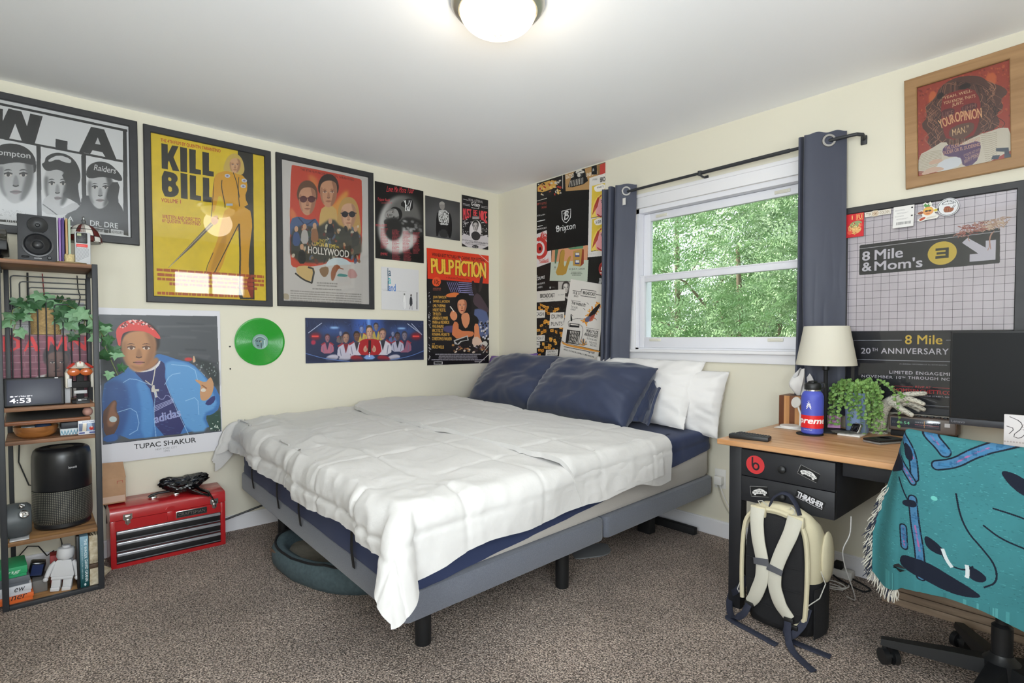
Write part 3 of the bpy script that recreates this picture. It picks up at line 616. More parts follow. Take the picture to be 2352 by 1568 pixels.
a.rect(797, 332, 848, 352, '#b9b3b6', alpha=.8); a.ell(821, 438, 47, 78, '#d8d2d4', 3); face(a, 822, 410, 44, 70, '#b7b0b0', '#2c2a2c', '#222'); a.poly([(786, 470), (806, 448), (840, 450), (864, 480), (852, 512), (825, 520), (796, 508)], '#2f2d30', 1)
a.text('Just', (728, 396), (760, 400), (730, 368), '#ded9db', .01, .3); a.scribble(872, 430, 905, 450, '#ded9db', 2, 7)
a.text('SATURDAY MAR 2  HAWTHORNE THEATRE', (718, 518), (921, 550), (718, 507), '#2b292c', .01); a.scribble(740, 528, 905, 552, '#6b666a', 2, 8, .5, .2, .2, True, 14); a.ell(822, 568, 25, 13, '#242226', 6); a.text('NO. 22', (806, 574), (838, 578), (806, 563), '#dcd6d8'); ART['must'] = a
# --- pale sheet with three words and two figures
a = Art(330, 326, '#d3d2d4', (85.3, 722.3, 379.3, 750.6, 381.2, 1069.4, 88, 1058.1))
a.text('la', (135, 795), (160, 797), (135, 734), '#3c5a6e', .02); a.text('a', (139, 856), (160, 858), (139, 812), '#48b4ba', .02); a.text('land', (135, 914), (196, 917), (135, 858), '#4a78c0', .02)
a.rect(135, 790, 141, 912, '#44586a'); a.line([(95, 908), (135, 910)], 1.5, '#999'); a.line([(200, 914), (282, 917)], 1.5, '#999'); a.scribble(92, 897, 132, 906, '#aaa', 1, 2)
a.poly([(253, 1000), (260, 945), (270, 945), (278, 1000), (276, 1056), (258, 1054)], '#e6e5e6', 1); a.line([(262, 1000), (262, 1055)], 1.5, '#999'); a.ell(265, 940, 6, 8, '#777'); a.line([(256, 950), (253, 1000)], 1.5, '#aaa')
a.poly([(308, 958), (326, 958), (331, 1030), (305, 1030)], '#3b3d42', 1); a.line([(312, 1030), (309, 1058)], 3, '#4a4a4e'); a.line([(325, 1030), (327, 1060)], 3, '#4a4a4e'); a.ell(318, 948, 6.5, 9, '#55504e'); a.rect(360, 925, 369, 1058, '#7d7c80'); ART['lala'] = a
# --- orange-red titled film sheet with reclining woman
a = Art(624, 921, '#1b191c', (440.4, 575.9, 925.9, 638.7, 927.9, 1477.2, 445.5, 1496)); rnd = random.Random(12)
a.poly([(440, 575), (928, 638), (930, 858), (448, 818)], '#d63a22'); a.text('WINNER-BEST PICTURE-1994 CANNES FILM FESTIVAL', (482, 640), (898, 688), (482, 614), '#2a1512', .02)
a.text('PULP', (478, 775), (655, 788), (474, 660), '#e9bb45', .05, 0, .9, edge='#33201a', ew=.04); a.text('FICTION', (668, 790), (902, 815), (668, 672), '#e9bb45', .05, 0, .9, edge='#33201a', ew=.04)
a.text('a Quentin Tarantino film', (594, 816), (775, 835), (594, 800), '#3a1a12', .0, .2); a.ell(518, 842, 34, 37, '#e2562f'); a.text('10c', (500, 860), (540, 864), (500, 822), '#2a1512', .02, .2)
a.scribble(490, 890, 552, 915, '#cf6a54', 2, 3, .5, .15)
for i in range(6): a.line([(600+i*15, 842), (634+i*15, 925)], 5, '#7a74a8')
for i in range(7): a.line([(690, 848+i*15), (812, 855+i*15)], 6, '#8c86b6')
a.poly([(585, 945), (640, 925), (700, 928), (690, 960), (600, 965)], '#d5743e', 1); 
a.poly([(790, 840), (812, 830), (838, 930), (820, 960), (800, 930)], '#2a2024', 1); a.poly([(850, 870), (862, 798), (885, 800), (872, 900), (846, 935)], '#33282c', 1); a.poly([(808, 950), (845, 925), (900, 1010), (925, 1060), (920, 1088), (860, 1060), (800, 1010)], '#4a3a44', 1)
a.poly([(800, 1060), (860, 1050), (928, 1090), (926, 1300), (840, 1260)], '#56628c', 1, 3); a.poly([(560, 1190), (690, 1180), (690, 1240), (580, 1240)], '#4b456e', 1, 3)
a.poly([(660, 1010), (668, 950), (725, 925), (782, 940), (792, 1030), (790, 1090), (690, 1090), (668, 1060)], '#121014', 2); face(a, 718, 1030, 78, 112, '#d99470', '#7a4030', '#141216', lips='#8c1f22')
a.poly([(694, 1225), (690, 1150), (700, 1100), (740, 1120), (790, 1085), (850, 1130), (845, 1180), (800, 1230)], '#151417', 1); a.poly([(708, 1105), (735, 1085), (770, 1085), (782, 1150), (750, 1215), (722, 1180)], '#d58c66', 1)
a.poly([(636, 1290), (648, 1150), (690, 1160), (692, 1225), (800, 1228), (815, 1250), (790, 1275)], '#d07a50', 1); a.poly([(812, 1170), (848, 1170), (855, 1270), (880, 1330), (850, 1340), (795, 1310), (815, 1260)], '#d9875c', 1)
a.poly([(620, 1095), (645, 1060), (680, 1090), (680, 1130), (655, 1150), (630, 1130)], '#d98d66', 1); a.line([(624, 1034), (655, 1075)], 7, '#e8e2dc'); a.poly([(800, 1275), (850, 1270), (888, 1345), (840, 1345), (795, 1340)], '#d8b9a6', 1); a.poly([(850, 1330), (900, 1300), (922, 1330), (890, 1365)], '#c9c3bd', 1)
a.poly([(652, 1300), (760, 1262), (770, 1300), (715, 1310), (690, 1335), (660, 1330)], '#b9b6b6'); a.poly([(662, 1306), (755, 1272), (760, 1296), (705, 1306), (682, 1328)], '#1c1b1d')
for i in range(50): a.ell(rnd.uniform(645, 915), rnd.uniform(1335, 1395), rnd.uniform(4, 14), rnd.uniform(3, 9), rnd.choice(['#7a4636', '#c9b8a8', '#3a2a2e', '#8a8090', '#b08050', '#241f22']), rnd.uniform(-40, 40))
for i in range(26): a.ell(rnd.uniform(860, 925), rnd.uniform(1150, 1290), 7, 9, rnd.choice(['#9a95a5', '#37333a', '#c9c6cc', '#1c1a1e']), 20)
NM = ['JOHN TRAVOLTA', 'SAMUEL L. JACKSON', 'UMA THURMAN', 'HARVEY KEITEL', 'TIM ROTH', 'AMANDA PLUMMER', 'MARIA de MEDEIROS', 'VING RHAMES', 'ERIC STOLTZ', 'ROSANNA ARQUETTE', 'CHRISTOPHER WALKEN', 'and', 'BRUCE WILLIS']
for i, t in enumerate(NM):
    w_ = [104, 130, 98, 102, 66, 122, 132, 88, 84, 136, 152, 20, 94][i]; y = 977+i*32.2
    a.text(t, (490-i*.7, y), (490+w_-i*.7, y+2), (490-i*.7, y-25 if t != 'and' else y-12), '#d6a44a', .03)
a.scribble(478, 1405, 895, 1462, '#a9a5b0', 4, 9, .6, .12, .3, True); a.rect(497, 1466, 566, 1488, '#c9c5c8'); a.rect(502, 1470, 560, 1484, '#222'); a.text('MIRAMAX', (816, 1472), (872, 1470), (816, 1460), '#c9c5c8')
for i in range(30): y = rnd.uniform(880, 1480); a.line([(448+rnd.uniform(0, 24), y), (452+rnd.uniform(0, 24), y+rnd.uniform(4, 18))], 3, '#c5c2c6')
for p in (((820, 600), (925, 690)), ((880, 1400), (926, 1340)), ((700, 655), (712, 680)), ((850, 1480), (926, 1410))): a.line(p, 4, '#c9c4c0')
a.line([(890, 690), (900, 800)], 3, '#d9c9b4'); ART['pulp'] = a
# --- wide banner: crew in pale jackets in a blue cabin
a = Art(760, 252, '#2b3350', (149.8, 144.2, 2146.6, 193.7, 2150.3, 851.4, 158.8, 912.8)); rnd = random.Random(21)
a.ell(1200, 330, 260, 260, '#3c5fb0', blur=30, alpha=.9); a.ell(620, 350, 250, 90, '#3a558f', blur=18, alpha=.8); a.ell(1780, 370, 230, 90, '#3a558f', blur=18, alpha=.8); a.rect(1195, 170, 1245, 300, '#6f9be0', blur=6)
for i in range(60): x = rnd.uniform(170, 2130); a.line([(x, rnd.uniform(180, 300)), (x+rnd.uniform(-60, 60), rnd.uniform(200, 380))], 8, rnd.choice(['#212741', '#39436a', '#4a5a8e']), blur=1, alpha=.6)
for x0, x1 in ((200, 430), (1870, 2120), (1940, 2120)): a.line([(x0, 400 if x0 < 1000 else 240), (x1, 230 if x0 < 1000 else 430)], 12, '#a7b0c9')
for x, y in ((320, 455), (2018, 455)): a.ell(x, y, 90, 60, '#7a2430', blur=8); a.rect(x-60, y-12, x+55, y+14, '#f0554e', blur=2)
a.ell(285, 560, 40, 40, '#a8304a', blur=3); a.ell(640, 310, 80, 16, '#9cc4f0', 0, blur=4); a.ell(1770, 322, 70, 14, '#9cc4f0', 0, blur=4)
def crew(x, y, w, jk, skin, hr, tri):
    a.poly([(x-w, y+w*2.4), (x-w*.95, y+w*1.2), (x-w*.4, y+w*.75), (x+w*.4, y+w*.75), (x+w*.95, y+w*1.2), (x+w, y+w*2.4)], jk, 1); a.poly([(x-w*.3, y+w*.75), (x, y+w*1.9), (x+w*.3, y+w*.75)], tri, 0, 1)
    for e in (-1, 1): a.line([(x+e*w*.35, y+w*.72), (x+e*w*.95, y+w*1.1)], w*.22, '#a03038', alpha=.8)
    a.line([(x-w*.7, y+w*1.3), (x-w*.5, y+w*2.3)], w*.08, '#6d6f86'); a.line([(x+w*.6, y+w*1.3), (x+w*.5, y+w*2.3)], w*.08, '#6d6f86'); face(a, x, y+w*.1, w*.72, w*1.05, skin, '#4a3540', hr)
crew(740, 400, 70, '#6a5a5a', '#7f8fb2', '#4a5478', '#444'); crew(1095, 330, 95, '#b9a04a', '#7d90c0', '#44517e', '#556'); crew(1340, 290, 105, '#b39c52', '#8a7a72', '#3a3440', '#3a4c80')
crew(1620, 410, 70, '#53618f', '#8090b4', '#46507a', '#444'); crew(1820, 440, 120, '#8f5a72', '#7d7684', '#3a3440', '#33344c'); crew(520, 480, 110, '#a8657a', '#9a6a72', '#4a3038', '#33344c')
crew(1700, 450, 110, '#b0aec2', '#5f4a48', '#2c2830', '#2c2c3a'); crew(830, 470, 145, '#b9b5c6', '#a8836e', '#3a2c30', '#7a2a34'); crew(1450, 410, 150, '#c6c1cc', '#b98f7c', '#55443e', '#33343e'); crew(1010, 450, 135, '#c2bccb', '#6d4c3c', '#2e2626', '#37333c')
crew(1225, 400, 155, '#a8262c', '#c79a80', '#54463e', '#c9c3cc'); a.poly([(1030, 760), (1060, 540), (1130, 500), (1330, 500), (1400, 540), (1440, 760), (1230, 780)], '#a3242a', 1); a.rect(1205, 520, 1250, 740, '#3a1c22'); face(a, 1225, 385, 105, 175, '#c9a087', '#6d4a42', '#54463e')
for x, e in ((1160, 1), (1300, -1)):
    a.poly([(x-40*e, 690), (x-30*e, 640), (x, 610), (x+8*e, 600), (x+14*e, 650), (x+34*e, 660), (x+30*e, 700), (x-10*e, 730)], '#c29a84', 1, 1)
    for k in range(3): a.line([(x-20*e, 655+k*18), (x+26*e, 665+k*16)], 5, '#7d5a4c')
for x in (600, 820, 1640): a.ell(x, 820, 110, 55, '#b7b3c2', -12, blur=2)
for x in (1020, 1470): a.ell(x, 830, 110, 50, '#8f2a34', 10, blur=3)
a.poly([(150, 740), (700, 860), (1230, 830), (1700, 850), (2150, 690), (2150, 860), (150, 915)], '#232a44', 1, 6, .8); a.line([(160, 745), (500, 840), (900, 880)], 10, '#5d7bb8', 2); a.line([(2150, 700), (1900, 800), (1600, 850)], 10, '#5d7bb8', 2); a.poly([(1130, 815), (1180, 770), (1280, 770), (1330, 815), (1280, 845), (1180, 845)], '#7f9fd6', 0, 2)
for y in (735, 765, 790): a.ell(1228, y, 9, 10, '#e6ecf8')
ART['ban'] = a
# --- portrait of a man in denim, white border, caption
a = Art(480, 684, '#d6d5db', (52.9, 60.2, 1126.8, 92.3, 1146.3, 1305.9, 83.6, 1436.7)); rnd = random.Random(8)
I_ = [(66, 122), (1101, 137), (1137, 1143), (99, 1260)]; a.poly(I_, '#4d5055')
def inside(pts, c, **k): a.poly([(min(max(x, 72+y*.024), 1094+y*.034), min(max(y, 124), 1240-(x-110)*.108)) for x, y in pts], c, **k)
for i in range(26): y = rnd.uniform(150, 640); x = rnd.uniform(80, 900); a.line([(x, y), (min(1100, x+rnd.uniform(150, 400)), y+rnd.uniform(-10, 20))], rnd.uniform(8, 22), rnd.choice(['#35383d', '#5e6167', '#44474d', '#6a6d72']), blur=3, alpha=.6)
inside([(70, 480), (300, 500), (300, 700), (80, 740)], '#2e3336', sm=1, blur=6); inside([(850, 480), (1130, 560), (1140, 800), (1000, 620)], '#33383a', sm=1, blur=6); a.ell(850, 515, 35, 16, '#c03a3a', blur=2); a.poly([(885, 540), (895, 470), (915, 530), (900, 545)], '#c9a888', 1)
for i in range(40): a.ell(rnd.uniform(920, 1105), rnd.uniform(540, 660), 5, 7, rnd.choice(['#8a9a98', '#c9d2ce', '#4c5a52']), alpha=.6)
inside([(1000, 1010), (1137, 960), (1140, 1150), (1040, 1160)], '#2f4a40', sm=0, blur=3)
for i in range(24): a.ell(rnd.uniform(1040, 1120), rnd.uniform(1060, 1140), 5, 6, rnd.choice(['#c9d2c8', '#20302a', '#7f9488']))
D1, D2, D3 = '#3c6fae', '#5f97cc', '#2a4f8a'
inside([(85, 745), (180, 680), (300, 620), (330, 540), (420, 600), (560, 470), (620, 470), (760, 520), (880, 545), (990, 660), (1125, 800), (1125, 940), (1060, 1000), (990, 1010), (1045, 1160), (100, 1255)], D1, sm=1)
inside([(640, 640), (650, 520), (860, 545), (990, 660), (1060, 790), (1110, 930), (960, 1000), (1030, 1165), (850, 1180), (700, 900)], D2, sm=1, blur=4); inside([(85, 745), (190, 690), (300, 720), (340, 900), (300, 1100), (230, 1250), (100, 1255)], D3, sm=1, blur=8); inside([(380, 680), (520, 760), (560, 1195), (430, 1210), (440, 900)], '#4d88c4', sm=1, blur=4)
inside([(360, 610), (600, 520), (650, 560), (640, 700), (720, 880), (850, 1170), (565, 1200), (535, 800), (440, 690)], '#2a2d62', sm=1); a.poly([(362, 600), (470, 620), (560, 570), (605, 515), (600, 560), (550, 610), (450, 630), (385, 622)], '#d9d6da', 1)
face(a, 415, 425, 330, 360, '#b98458', '#5c3924', '#2a1d18', lips='#b0706c', soft=3, shade=.4); a.poly([(330, 560), (400, 580), (480, 580), (560, 490), (600, 520), (540, 590), (450, 618), (370, 600)], '#a06e48', 1, 3)
a.poly([(212, 290), (225, 235), (290, 180), (380, 165), (470, 185), (545, 240), (618, 335), (570, 335), (490, 275), (380, 262), (300, 275), (265, 300), (250, 430), (235, 400)], '#d8463f', 1)
for i in range(60): t_ = rnd.uniform(0, 1); a.ell(250+t_*290, 235-math.sin(t_*3.1)*50+rnd.uniform(-18, 22), 8, 6, rnd.choice(['#e8d6d2', '#f0c5c0', '#4a2a2c']), alpha=.75)
a.line([(560, 580), (545, 680), (530, 740)], 10, '#c9c2b4', 1); a.line([(470, 700), (530, 745)], 7, '#c9c2b4'); a.poly([(525, 770), (535, 740), (552, 740), (556, 775), (592, 775), (590, 795), (568, 795), (580, 845), (556, 852), (548, 805), (525, 800)], '#c5c0b6')
a.line([(560, 820), (620, 880), (660, 815), (720, 885)], 5, '#9a9dc8', 1)
for k in range(4): a.line([(548, 930+k*14), (640, 890+k*12), (718, 860+k*10)], 5, '#a9add4', 1)
a.text('adidas', (556, 1075), (782, 1012), (546, 1005), '#8f95c6', .04, edge='#c9cce6', ew=.03)
for L_ in ([(275, 720), (350, 675), (520, 740)], [(205, 985), (385, 930), (425, 1120), (330, 1175)], [(640, 740), (690, 650), (780, 635)], [(820, 880), (930, 840), (940, 1000)], [(560, 800), (545, 1000), (565, 1195)], [(650, 720), (720, 900), (850, 1175)], [(700, 560), (900, 580), (930, 700)]): a.line(L_, 6, '#9cc3e2', 1, alpha=.8)
for i in range(120): inside([(x_ := rnd.uniform(90, 1100), y_ := rnd.uniform(760, 1180)), (x_+24, y_+3), (x_+22, y_+9), (x_-2, y_+6)], rnd.choice(['#6fa4d4', '#2f5a96', '#86b6de']), alpha=.18)
inside([(92, 980), (130, 940), (190, 870), (225, 880), (215, 960), (250, 1030), (230, 1110), (190, 1180), (110, 1190)], '#5a3a2a', sm=1); inside([(150, 960), (190, 880), (215, 885), (200, 960), (235, 1010), (200, 1100), (130, 1110)], '#8a5c40', sm=1, blur=3); a.ell(188, 1040, 34, 26, '#b9c6c4'); inside([(102, 1190), (220, 1160), (235, 1230), (105, 1256)], '#2d5796', sm=1)
a.poly([(955, 870), (948, 800), (960, 740), (905, 700), (915, 688), (1000, 720), (1030, 680), (1050, 670), (1075, 740), (1060, 810), (1030, 860), (990, 880)], '#c0916a', 1); a.line([(965, 740), (1010, 770)], 10, '#8a5c40'); a.ell(980, 785, 22, 16, '#d2c8bc'); a.poly([(985, 900), (1080, 820), (1085, 880), (1030, 925)], '#33366e', 1)
a.line([I_[3], I_[2]], 5, '#2c3140'); a.line([I_[0], I_[3]], 4, '#2c3140')
a.text('TUPAC SHAKUR', (375, 1302), (915, 1240), (372, 1260), '#26262a', .03); a.text('NEW YORK CITY', (560, 1313), (750, 1291), (559, 1297), '#8d8d92'); a.text('1993', (635, 1327), (683, 1322), (634, 1311), '#8d8d92')
ART['tup'] = a
# --- tall collage of gig sheets
a = Art(560, 1312, '#131313', (74, 223.5, 567.8, 70.8, 561.8, 1725.6, 73.9, 1680.7)); rnd = random.Random(31)
a.poly([(70, 225), (262, 165), (265, 265), (200, 300), (70, 345)], '#1c1b1c'); a.poly([(80, 230), (215, 190), (225, 250), (80, 300)], '#d0a050', 1)
for i in range(40): a.ell(rnd.uniform(80, 250), rnd.uniform(190, 320), rnd.uniform(4, 12), rnd.uniform(4, 10), rnd.choice(['#8a4a34', '#e0b86a', '#1a1818', '#a8362e', '#c9c3b8']), rnd.uniform(0, 90))
a.line([(264, 165), (264, 262)], 4, '#d5cfc4'); a.line([(70, 352), (148, 330)], 4, '#d5cfc4')
a.poly([(280, 160), (568, 75), (568, 260), (285, 280)], '#b08a5a'); a.poly([(335, 165), (360, 120), (420, 110), (430, 160), (450, 220), (300, 262), (310, 220)], '#191919', 1)
for i in range(9): a.line([(312+i*12, 250-i*3), (320+i*11, 205-i*3)], 4, '#cfcac0')
a.ell(385, 150, 24, 32, '#3a3a3a'); a.ell(380, 165, 12, 14, '#c9c3b8'); a.poly([(355, 140), (385, 118), (420, 135), (418, 150), (360, 155)], '#d5d0c6', 1); a.line([(365, 148), (415, 130)], 4, '#222')
a.text('EATED', (288, 194), (345, 178), (286, 166), '#e2dcd0', .03); a.text('UNIFORM', (430, 178), (510, 158), (430, 152), '#e2dcd0', .02); a.rect(470, 95, 508, 160, '#1b1b1b'); a.text('&', (476, 138), (490, 134), (476, 118), '#ddd'); a.poly([(515, 95), (568, 75), (568, 165), (515, 170)], '#b8423a'); a.poly([(510, 95), (530, 90), (530, 160), (510, 165)], '#8a6a44')
a.text('EMPTY BOTTLE', (76, 382), (146, 372), (76, 366), '#b04a40', .02); a.text('CHICAGO', (108, 405), (146, 400), (108, 390), '#b04a40', .02)
a.text('25TH at 8PM', (76, 462), (134, 452), (76, 452), '#ddd', .02); a.line([(76, 498), (134, 486)], 6, '#ddd'); a.line([(80, 535), (118, 526)], 4, '#ddd'); a.text('BROADCAST', (76, 560), (146, 548), (76, 548), '#ddd', .03)
a.poly([(70, 590), (145, 560), (180, 690), (180, 790), (70, 830)], '#d9d2d2'); a.ell(95, 690, 62, 78, '#c03a34'); a.ell(92, 690, 40, 55, '#dcd4d4'); a.ell(92, 690, 26, 38, '#b8332e'); a.ell(98, 694, 9, 13, '#2a1414')
for i in range(26): a.line([(75+rnd.uniform(0, 90), 590+rnd.uniform(-20, 30)), (80+rnd.uniform(0, 90), 620+rnd.uniform(-10, 30))], 4, '#c0403a')
for i in range(20): a.line([(75+rnd.uniform(0, 95), 770+rnd.uniform(-20, 30)), (90+rnd.uniform(0, 90), 790)], 3, '#c8665f', alpha=.7)
a.poly([(150, 330), (450, 270), (447, 665), (147, 712)], '#0c0c0d'); 
a.line([(257, 425), (322, 408), (320, 468), (305, 492), (290, 508), (272, 500), (260, 480), (257, 425)], 5, '#dedede')
a.text('B', (274, 490), (308, 478), (273, 428), '#dedede', -.01, .15); a.line([(270, 446), (280, 432), (294, 436), (280, 452), (276, 480)], 5, '#dedede', 1)
a.text('Brixton', (218, 574), (356, 548), (216, 530), '#e2e2e2', .015, .1); a.line([(214, 548), (220, 532), (232, 530), (240, 552), (228, 576)], 4, '#e2e2e2', 1); a.line([(284, 560), (278, 580)], 4, '#e2e2e2')
a.poly([(455, 185), (568, 150), (566, 745), (443, 755)], '#d8d4cf'); a.text('BRIXTON PRESENTS', (475, 205), (512, 198), (475, 192), '#666'); a.text('BROADCAST', (533, 215), (640, 190), (531, 182), '#222', .04)
for y0 in (230, 470):
    a.poly([(474, y0+12), (566, y0-10), (566, y0+222), (466, y0+244)], '#d9bb42'); a.poly([(488, y0+14), (566, y0-8), (566, y0+40), (510, y0+58), (490, y0+44)], '#e8e3dc', 1)
    a.poly([(470, y0+225), (474, y0+170), (490, y0+120), (520, y0+75), (566, y0+55), (566, y0+240), (472, y0+240)], '#e6c860', 1); a.poly([(500, y0+235), (500, y0+160), (520, y0+110), (566, y0+90), (566, y0+240)], '#e3a0a4', 1)
    for i in range(8): a.line([(476+i*5, y0+220-i*8), (488+i*6, y0+160-i*12), (515+i*6, y0+95-i*3)], 3, '#a83a30', 1)
    a.ell(556, y0+175, 14, 13, '#c22e34'); a.line([(535, y0+120), (560, y0+112)], 5, '#2a2020'); a.ell(548, y0+130, 9, 6, '#33405c'); a.line([(510, y0+215), (540, y0+238), (566, y0+240)], 9, '#b8343a', 1); a.line([(466, y0+244), (566, y0+222)], 3, '#333')
a.text('5/20 -', (498, 515), (548, 505), (497, 495), '#222', .02, .2); a.text("WHAT'S", (508, 262), (556, 252), (508, 248), '#222', .01, .2); a.scribble(455, 728, 500, 740, '#999', 1, 4)
a.poly([(185, 705), (445, 668), (440, 780), (180, 790)], '#cf9470'); a.poly([(178, 790), (448, 775), (440, 930), (168, 925)], '#b9c2b2'); a.poly([(208, 700), (232, 698), (215, 800), (205, 800)], '#4f6a50'); a.poly([(300, 690), (410, 672), (410, 692), (320, 700)], '#5c8a68')
a.poly([(235, 800), (245, 720), (262, 698), (282, 705), (270, 800), (280, 830), (300, 760), (325, 740), (318, 775), (300, 830), (285, 885), (205, 885)], '#b08a3c', 1); a.line([(237, 800), (246, 720), (262, 700)], 2.5, '#4a3a20', 1)
a.poly([(340, 712), (405, 695), (415, 700), (415, 800), (390, 822), (337, 815)], '#b58e46'); a.poly([(405, 695), (415, 700), (415, 800), (392, 822)], '#8a3a28'); a.rect(352, 722, 384, 752, '#3a4a80'); a.rect(352, 775, 384, 805, '#3a4a80'); a.rect(356, 724, 382, 740, '#d9d2c4'); a.rect(356, 777, 382, 794, '#d9d2c4')
a.text('23 JULY | 20:00', (308, 850), (422, 848), (308, 834), '#333', .01, .1); a.scribble(318, 860, 408, 892, '#5c6258', 3, 5, .5, .12, .3, True); a.ell(208, 828, 7, 8, '#8c9488'); a.scribble(195, 840, 218, 848, '#8c9488', 1, 6)
a.poly([(470, 755), (566, 745), (560, 945), (443, 928)], '#191a18'); a.ell(548, 840, 27, 48, '#b03a34'); a.ell(548, 840, 23, 42, '#8c2420'); a.text('5', (530, 872), (556, 870), (530, 826), '#e6e0da', .03, .2)
for i in range(14): a.line([(530+rnd.uniform(-10, 15), 945), (530+rnd.uniform(-10, 15), 905)], 3, '#aaa')
a.text('R', (72, 905), (82, 903), (72, 885), '#ccc', .02); a.text('COUPKE', (72, 922), (132, 908), (72, 900), '#d5d5d5', .03); a.text('SWR BUREK', (72, 958), (135, 944), (72, 945), '#ccc', .02); a.text('/ VRBN', (78, 982), (114, 974), (78, 968), '#ccc', .02); a.scribble(178, 968, 208, 976, '#bbb', 1, 7); a.ell(172, 974, 5, 8, '#bbb')
a.poly([(230, 930), (320, 930), (300, 1060), (230, 1000)], '#b5b0aa'); face(a, 288, 975, 45, 70, '#d2cdc6', '#33302e', '#3a3634', long=True)
a.poly([(70, 1000), (282, 985), (280, 1068), (70, 1080)], '#d6d1ca'); a.text('BROADCAST', (100, 1048), (205, 1042), (100, 1020), '#222', .04); a.text('SYDNEY', (134, 1060), (170, 1058), (134, 1053), '#777'); a.line([(105, 1061), (126, 1060)], 1.5, '#777'); a.line([(176, 1058), (198, 1056)], 1.5, '#777'); a.text('FREE SHOW', (228, 1030), (276, 1027), (228, 1023), '#777')
a.poly([(66, 1082), (300, 1068), (330, 1100), (235, 1475), (66, 1480)], '#191614')
for i in range(240):
    x, y = rnd.uniform(70, 300), rnd.uniform(1080, 1470); a.rect(x, y, x+rnd.uniform(1, 4), y+rnd.uniform(2, 6), rnd.choice(['#8a8880', '#55534c']))
for i in range(64):
    x, y = rnd.uniform(70, 285), rnd.uniform(1085, 1460); k = rnd.choice([(22, 16), (16, 22), (24, 18)]); r_ = rnd.uniform(-8, 8)
    a.poly([(x, y), (x+k[0], y+r_), (x+k[0]+2, y+k[1]+r_), (x+1, y+k[1])], rnd.choice(['#dc9a3a', '#e6a748', '#cf8a2e'])); a.line([(x+4, y+k[1]*.5), (x+k[0]-4, y+k[1]*.5+r_)], 3, '#2a1c10')
for t, x0, y0, x1, y1 in (('CASH', 55, 1135, 135, 1190), ('DUMB', 172, 1150, 276, 1210), ('PUNTS', 168, 1205, 272, 1262), ('MARCH 17', 40, 1315, 134, 1358), ('PM', 60, 1362, 98, 1405), ('LEADBELLY', 142, 1418, 230, 1445), ('NEWTOWN', 140, 1442, 228, 1462)):
    a.poly([(x0, y0+4), (x1, y0), (x1-2, y1), (x0-3, y1+4)], '#dcd7d0'); sh = (y1-y0)*.26; a.text(t, (x0+10, y1-sh+3), (x1-10, y1-sh), (x0+11, y0+sh+2), '#222', .005)
a.rect(66, 1482, 320, 1760, '#141414'); a.scribble(130, 1500, 210, 1520, '#d0b080', 1, 9); a.poly([(318, 1490), (400, 1500), (440, 1530), (330, 1540)], '#c08a50'); a.line([(318, 1490), (330, 1540)], 8, '#a83a2c'); a.text('DA', (334, 1510), (352, 1512), (334, 1494), '#222', .03)
a.poly([(322, 912), (548, 950), (566, 960), (514, 1520), (236, 1470)], '#d9d4ce'); Kk = '#262422'
a.line([(336, 995), (396, 1004)], 5, '#6c6864'); a.line([(500, 1022), (546, 1030)], 5, '#6c6864'); a.line([(398, 985), (502, 1000), (499, 1048), (394, 1032), (398, 985)], 4, Kk); a.text('BROADCAST', (408, 1021), (496, 1034), (410, 998), Kk, .04); a.text('BARCELONA', (425, 1038), (472, 1046), (425, 1031), '#555')
a.text('10 & 11', (338, 1020), (384, 1027), (340, 1002), Kk, .03); a.text('JULIO', (344, 1042), (374, 1047), (345, 1026), Kk, .02); a.text('THE PARROTS', (326, 1092), (424, 1112), (330, 1073), Kk, .04); a.text('THE SAURS', (324, 1118), (370, 1128), (325, 1102), '#555', .01); a.text('ALIMENT', (320, 1134), (356, 1142), (321, 1122), '#555', .01); a.line([(325, 1064), (392, 1076)], 2, Kk)
a.text('WAU Y LOS', (432, 1296), (516, 1312), (435, 1271), Kk, .04); a.text('ARRRGHS!!!', (418, 1318), (512, 1338), (421, 1296), Kk, .04); a.text('SULTAN BATHERY', (436, 1344), (508, 1362), (438, 1330), '#444', .01); a.text('THEE WYLDS', (452, 1372), (506, 1384), (453, 1358), '#444', .01); a.text('BAZOOKA', (460, 1392), (504, 1402), (461, 1378), '#444', .01); a.line([(430, 1262), (522, 1276)], 2, Kk)
for i in range(70):
    t_ = rnd.uniform(0, 1); cx_, cy_ = 420+t_*105, 1225-t_*130; an = rnd.uniform(0, 6.28); l_ = rnd.uniform(15, 48)*(1-abs(t_-.5)*.6); a.line([(cx_, cy_), (cx_+math.cos(an)*l_, cy_+math.sin(an)*l_)], 7, rnd.choice(['#e0963a', '#e8ad50', '#d07a30']))
a.poly([(440, 1190), (470, 1140), (500, 1112), (530, 1085), (535, 1100), (505, 1150), (480, 1190), (450, 1225)], '#1d1a1c', 1); a.poly([(420, 1205), (440, 1180), (470, 1180), (460, 1215), (430, 1225)], '#5c5f78', 1); a.poly([(460, 1180), (500, 1160), (480, 1210), (450, 1222)], '#b5503c', 1, 0, .8)
a.poly([(313, 1228), (385, 1236), (382, 1262), (312, 1256)], '#222'); a.line([(320, 1238), (378, 1244)], 8, '#d5d0c8'); a.poly([(320, 1165), (326, 1165), (336, 1215), (320, 1215)], '#222', 1); a.poly([(296, 1275), (390, 1288), (378, 1385), (284, 1370)], '#1f1d1d'); a.poly([(314, 1284), (386, 1294), (375, 1378), (304, 1366)], '#d0cbc3')
for i in range(7): a.line([(314+i*12, 1284), (304+i*9+20, 1370)], 4, Kk); a.line([(386-i*12, 1292), (306+max(0, 50-i*12), 1372-max(0, i*12-50))], 4, Kk)
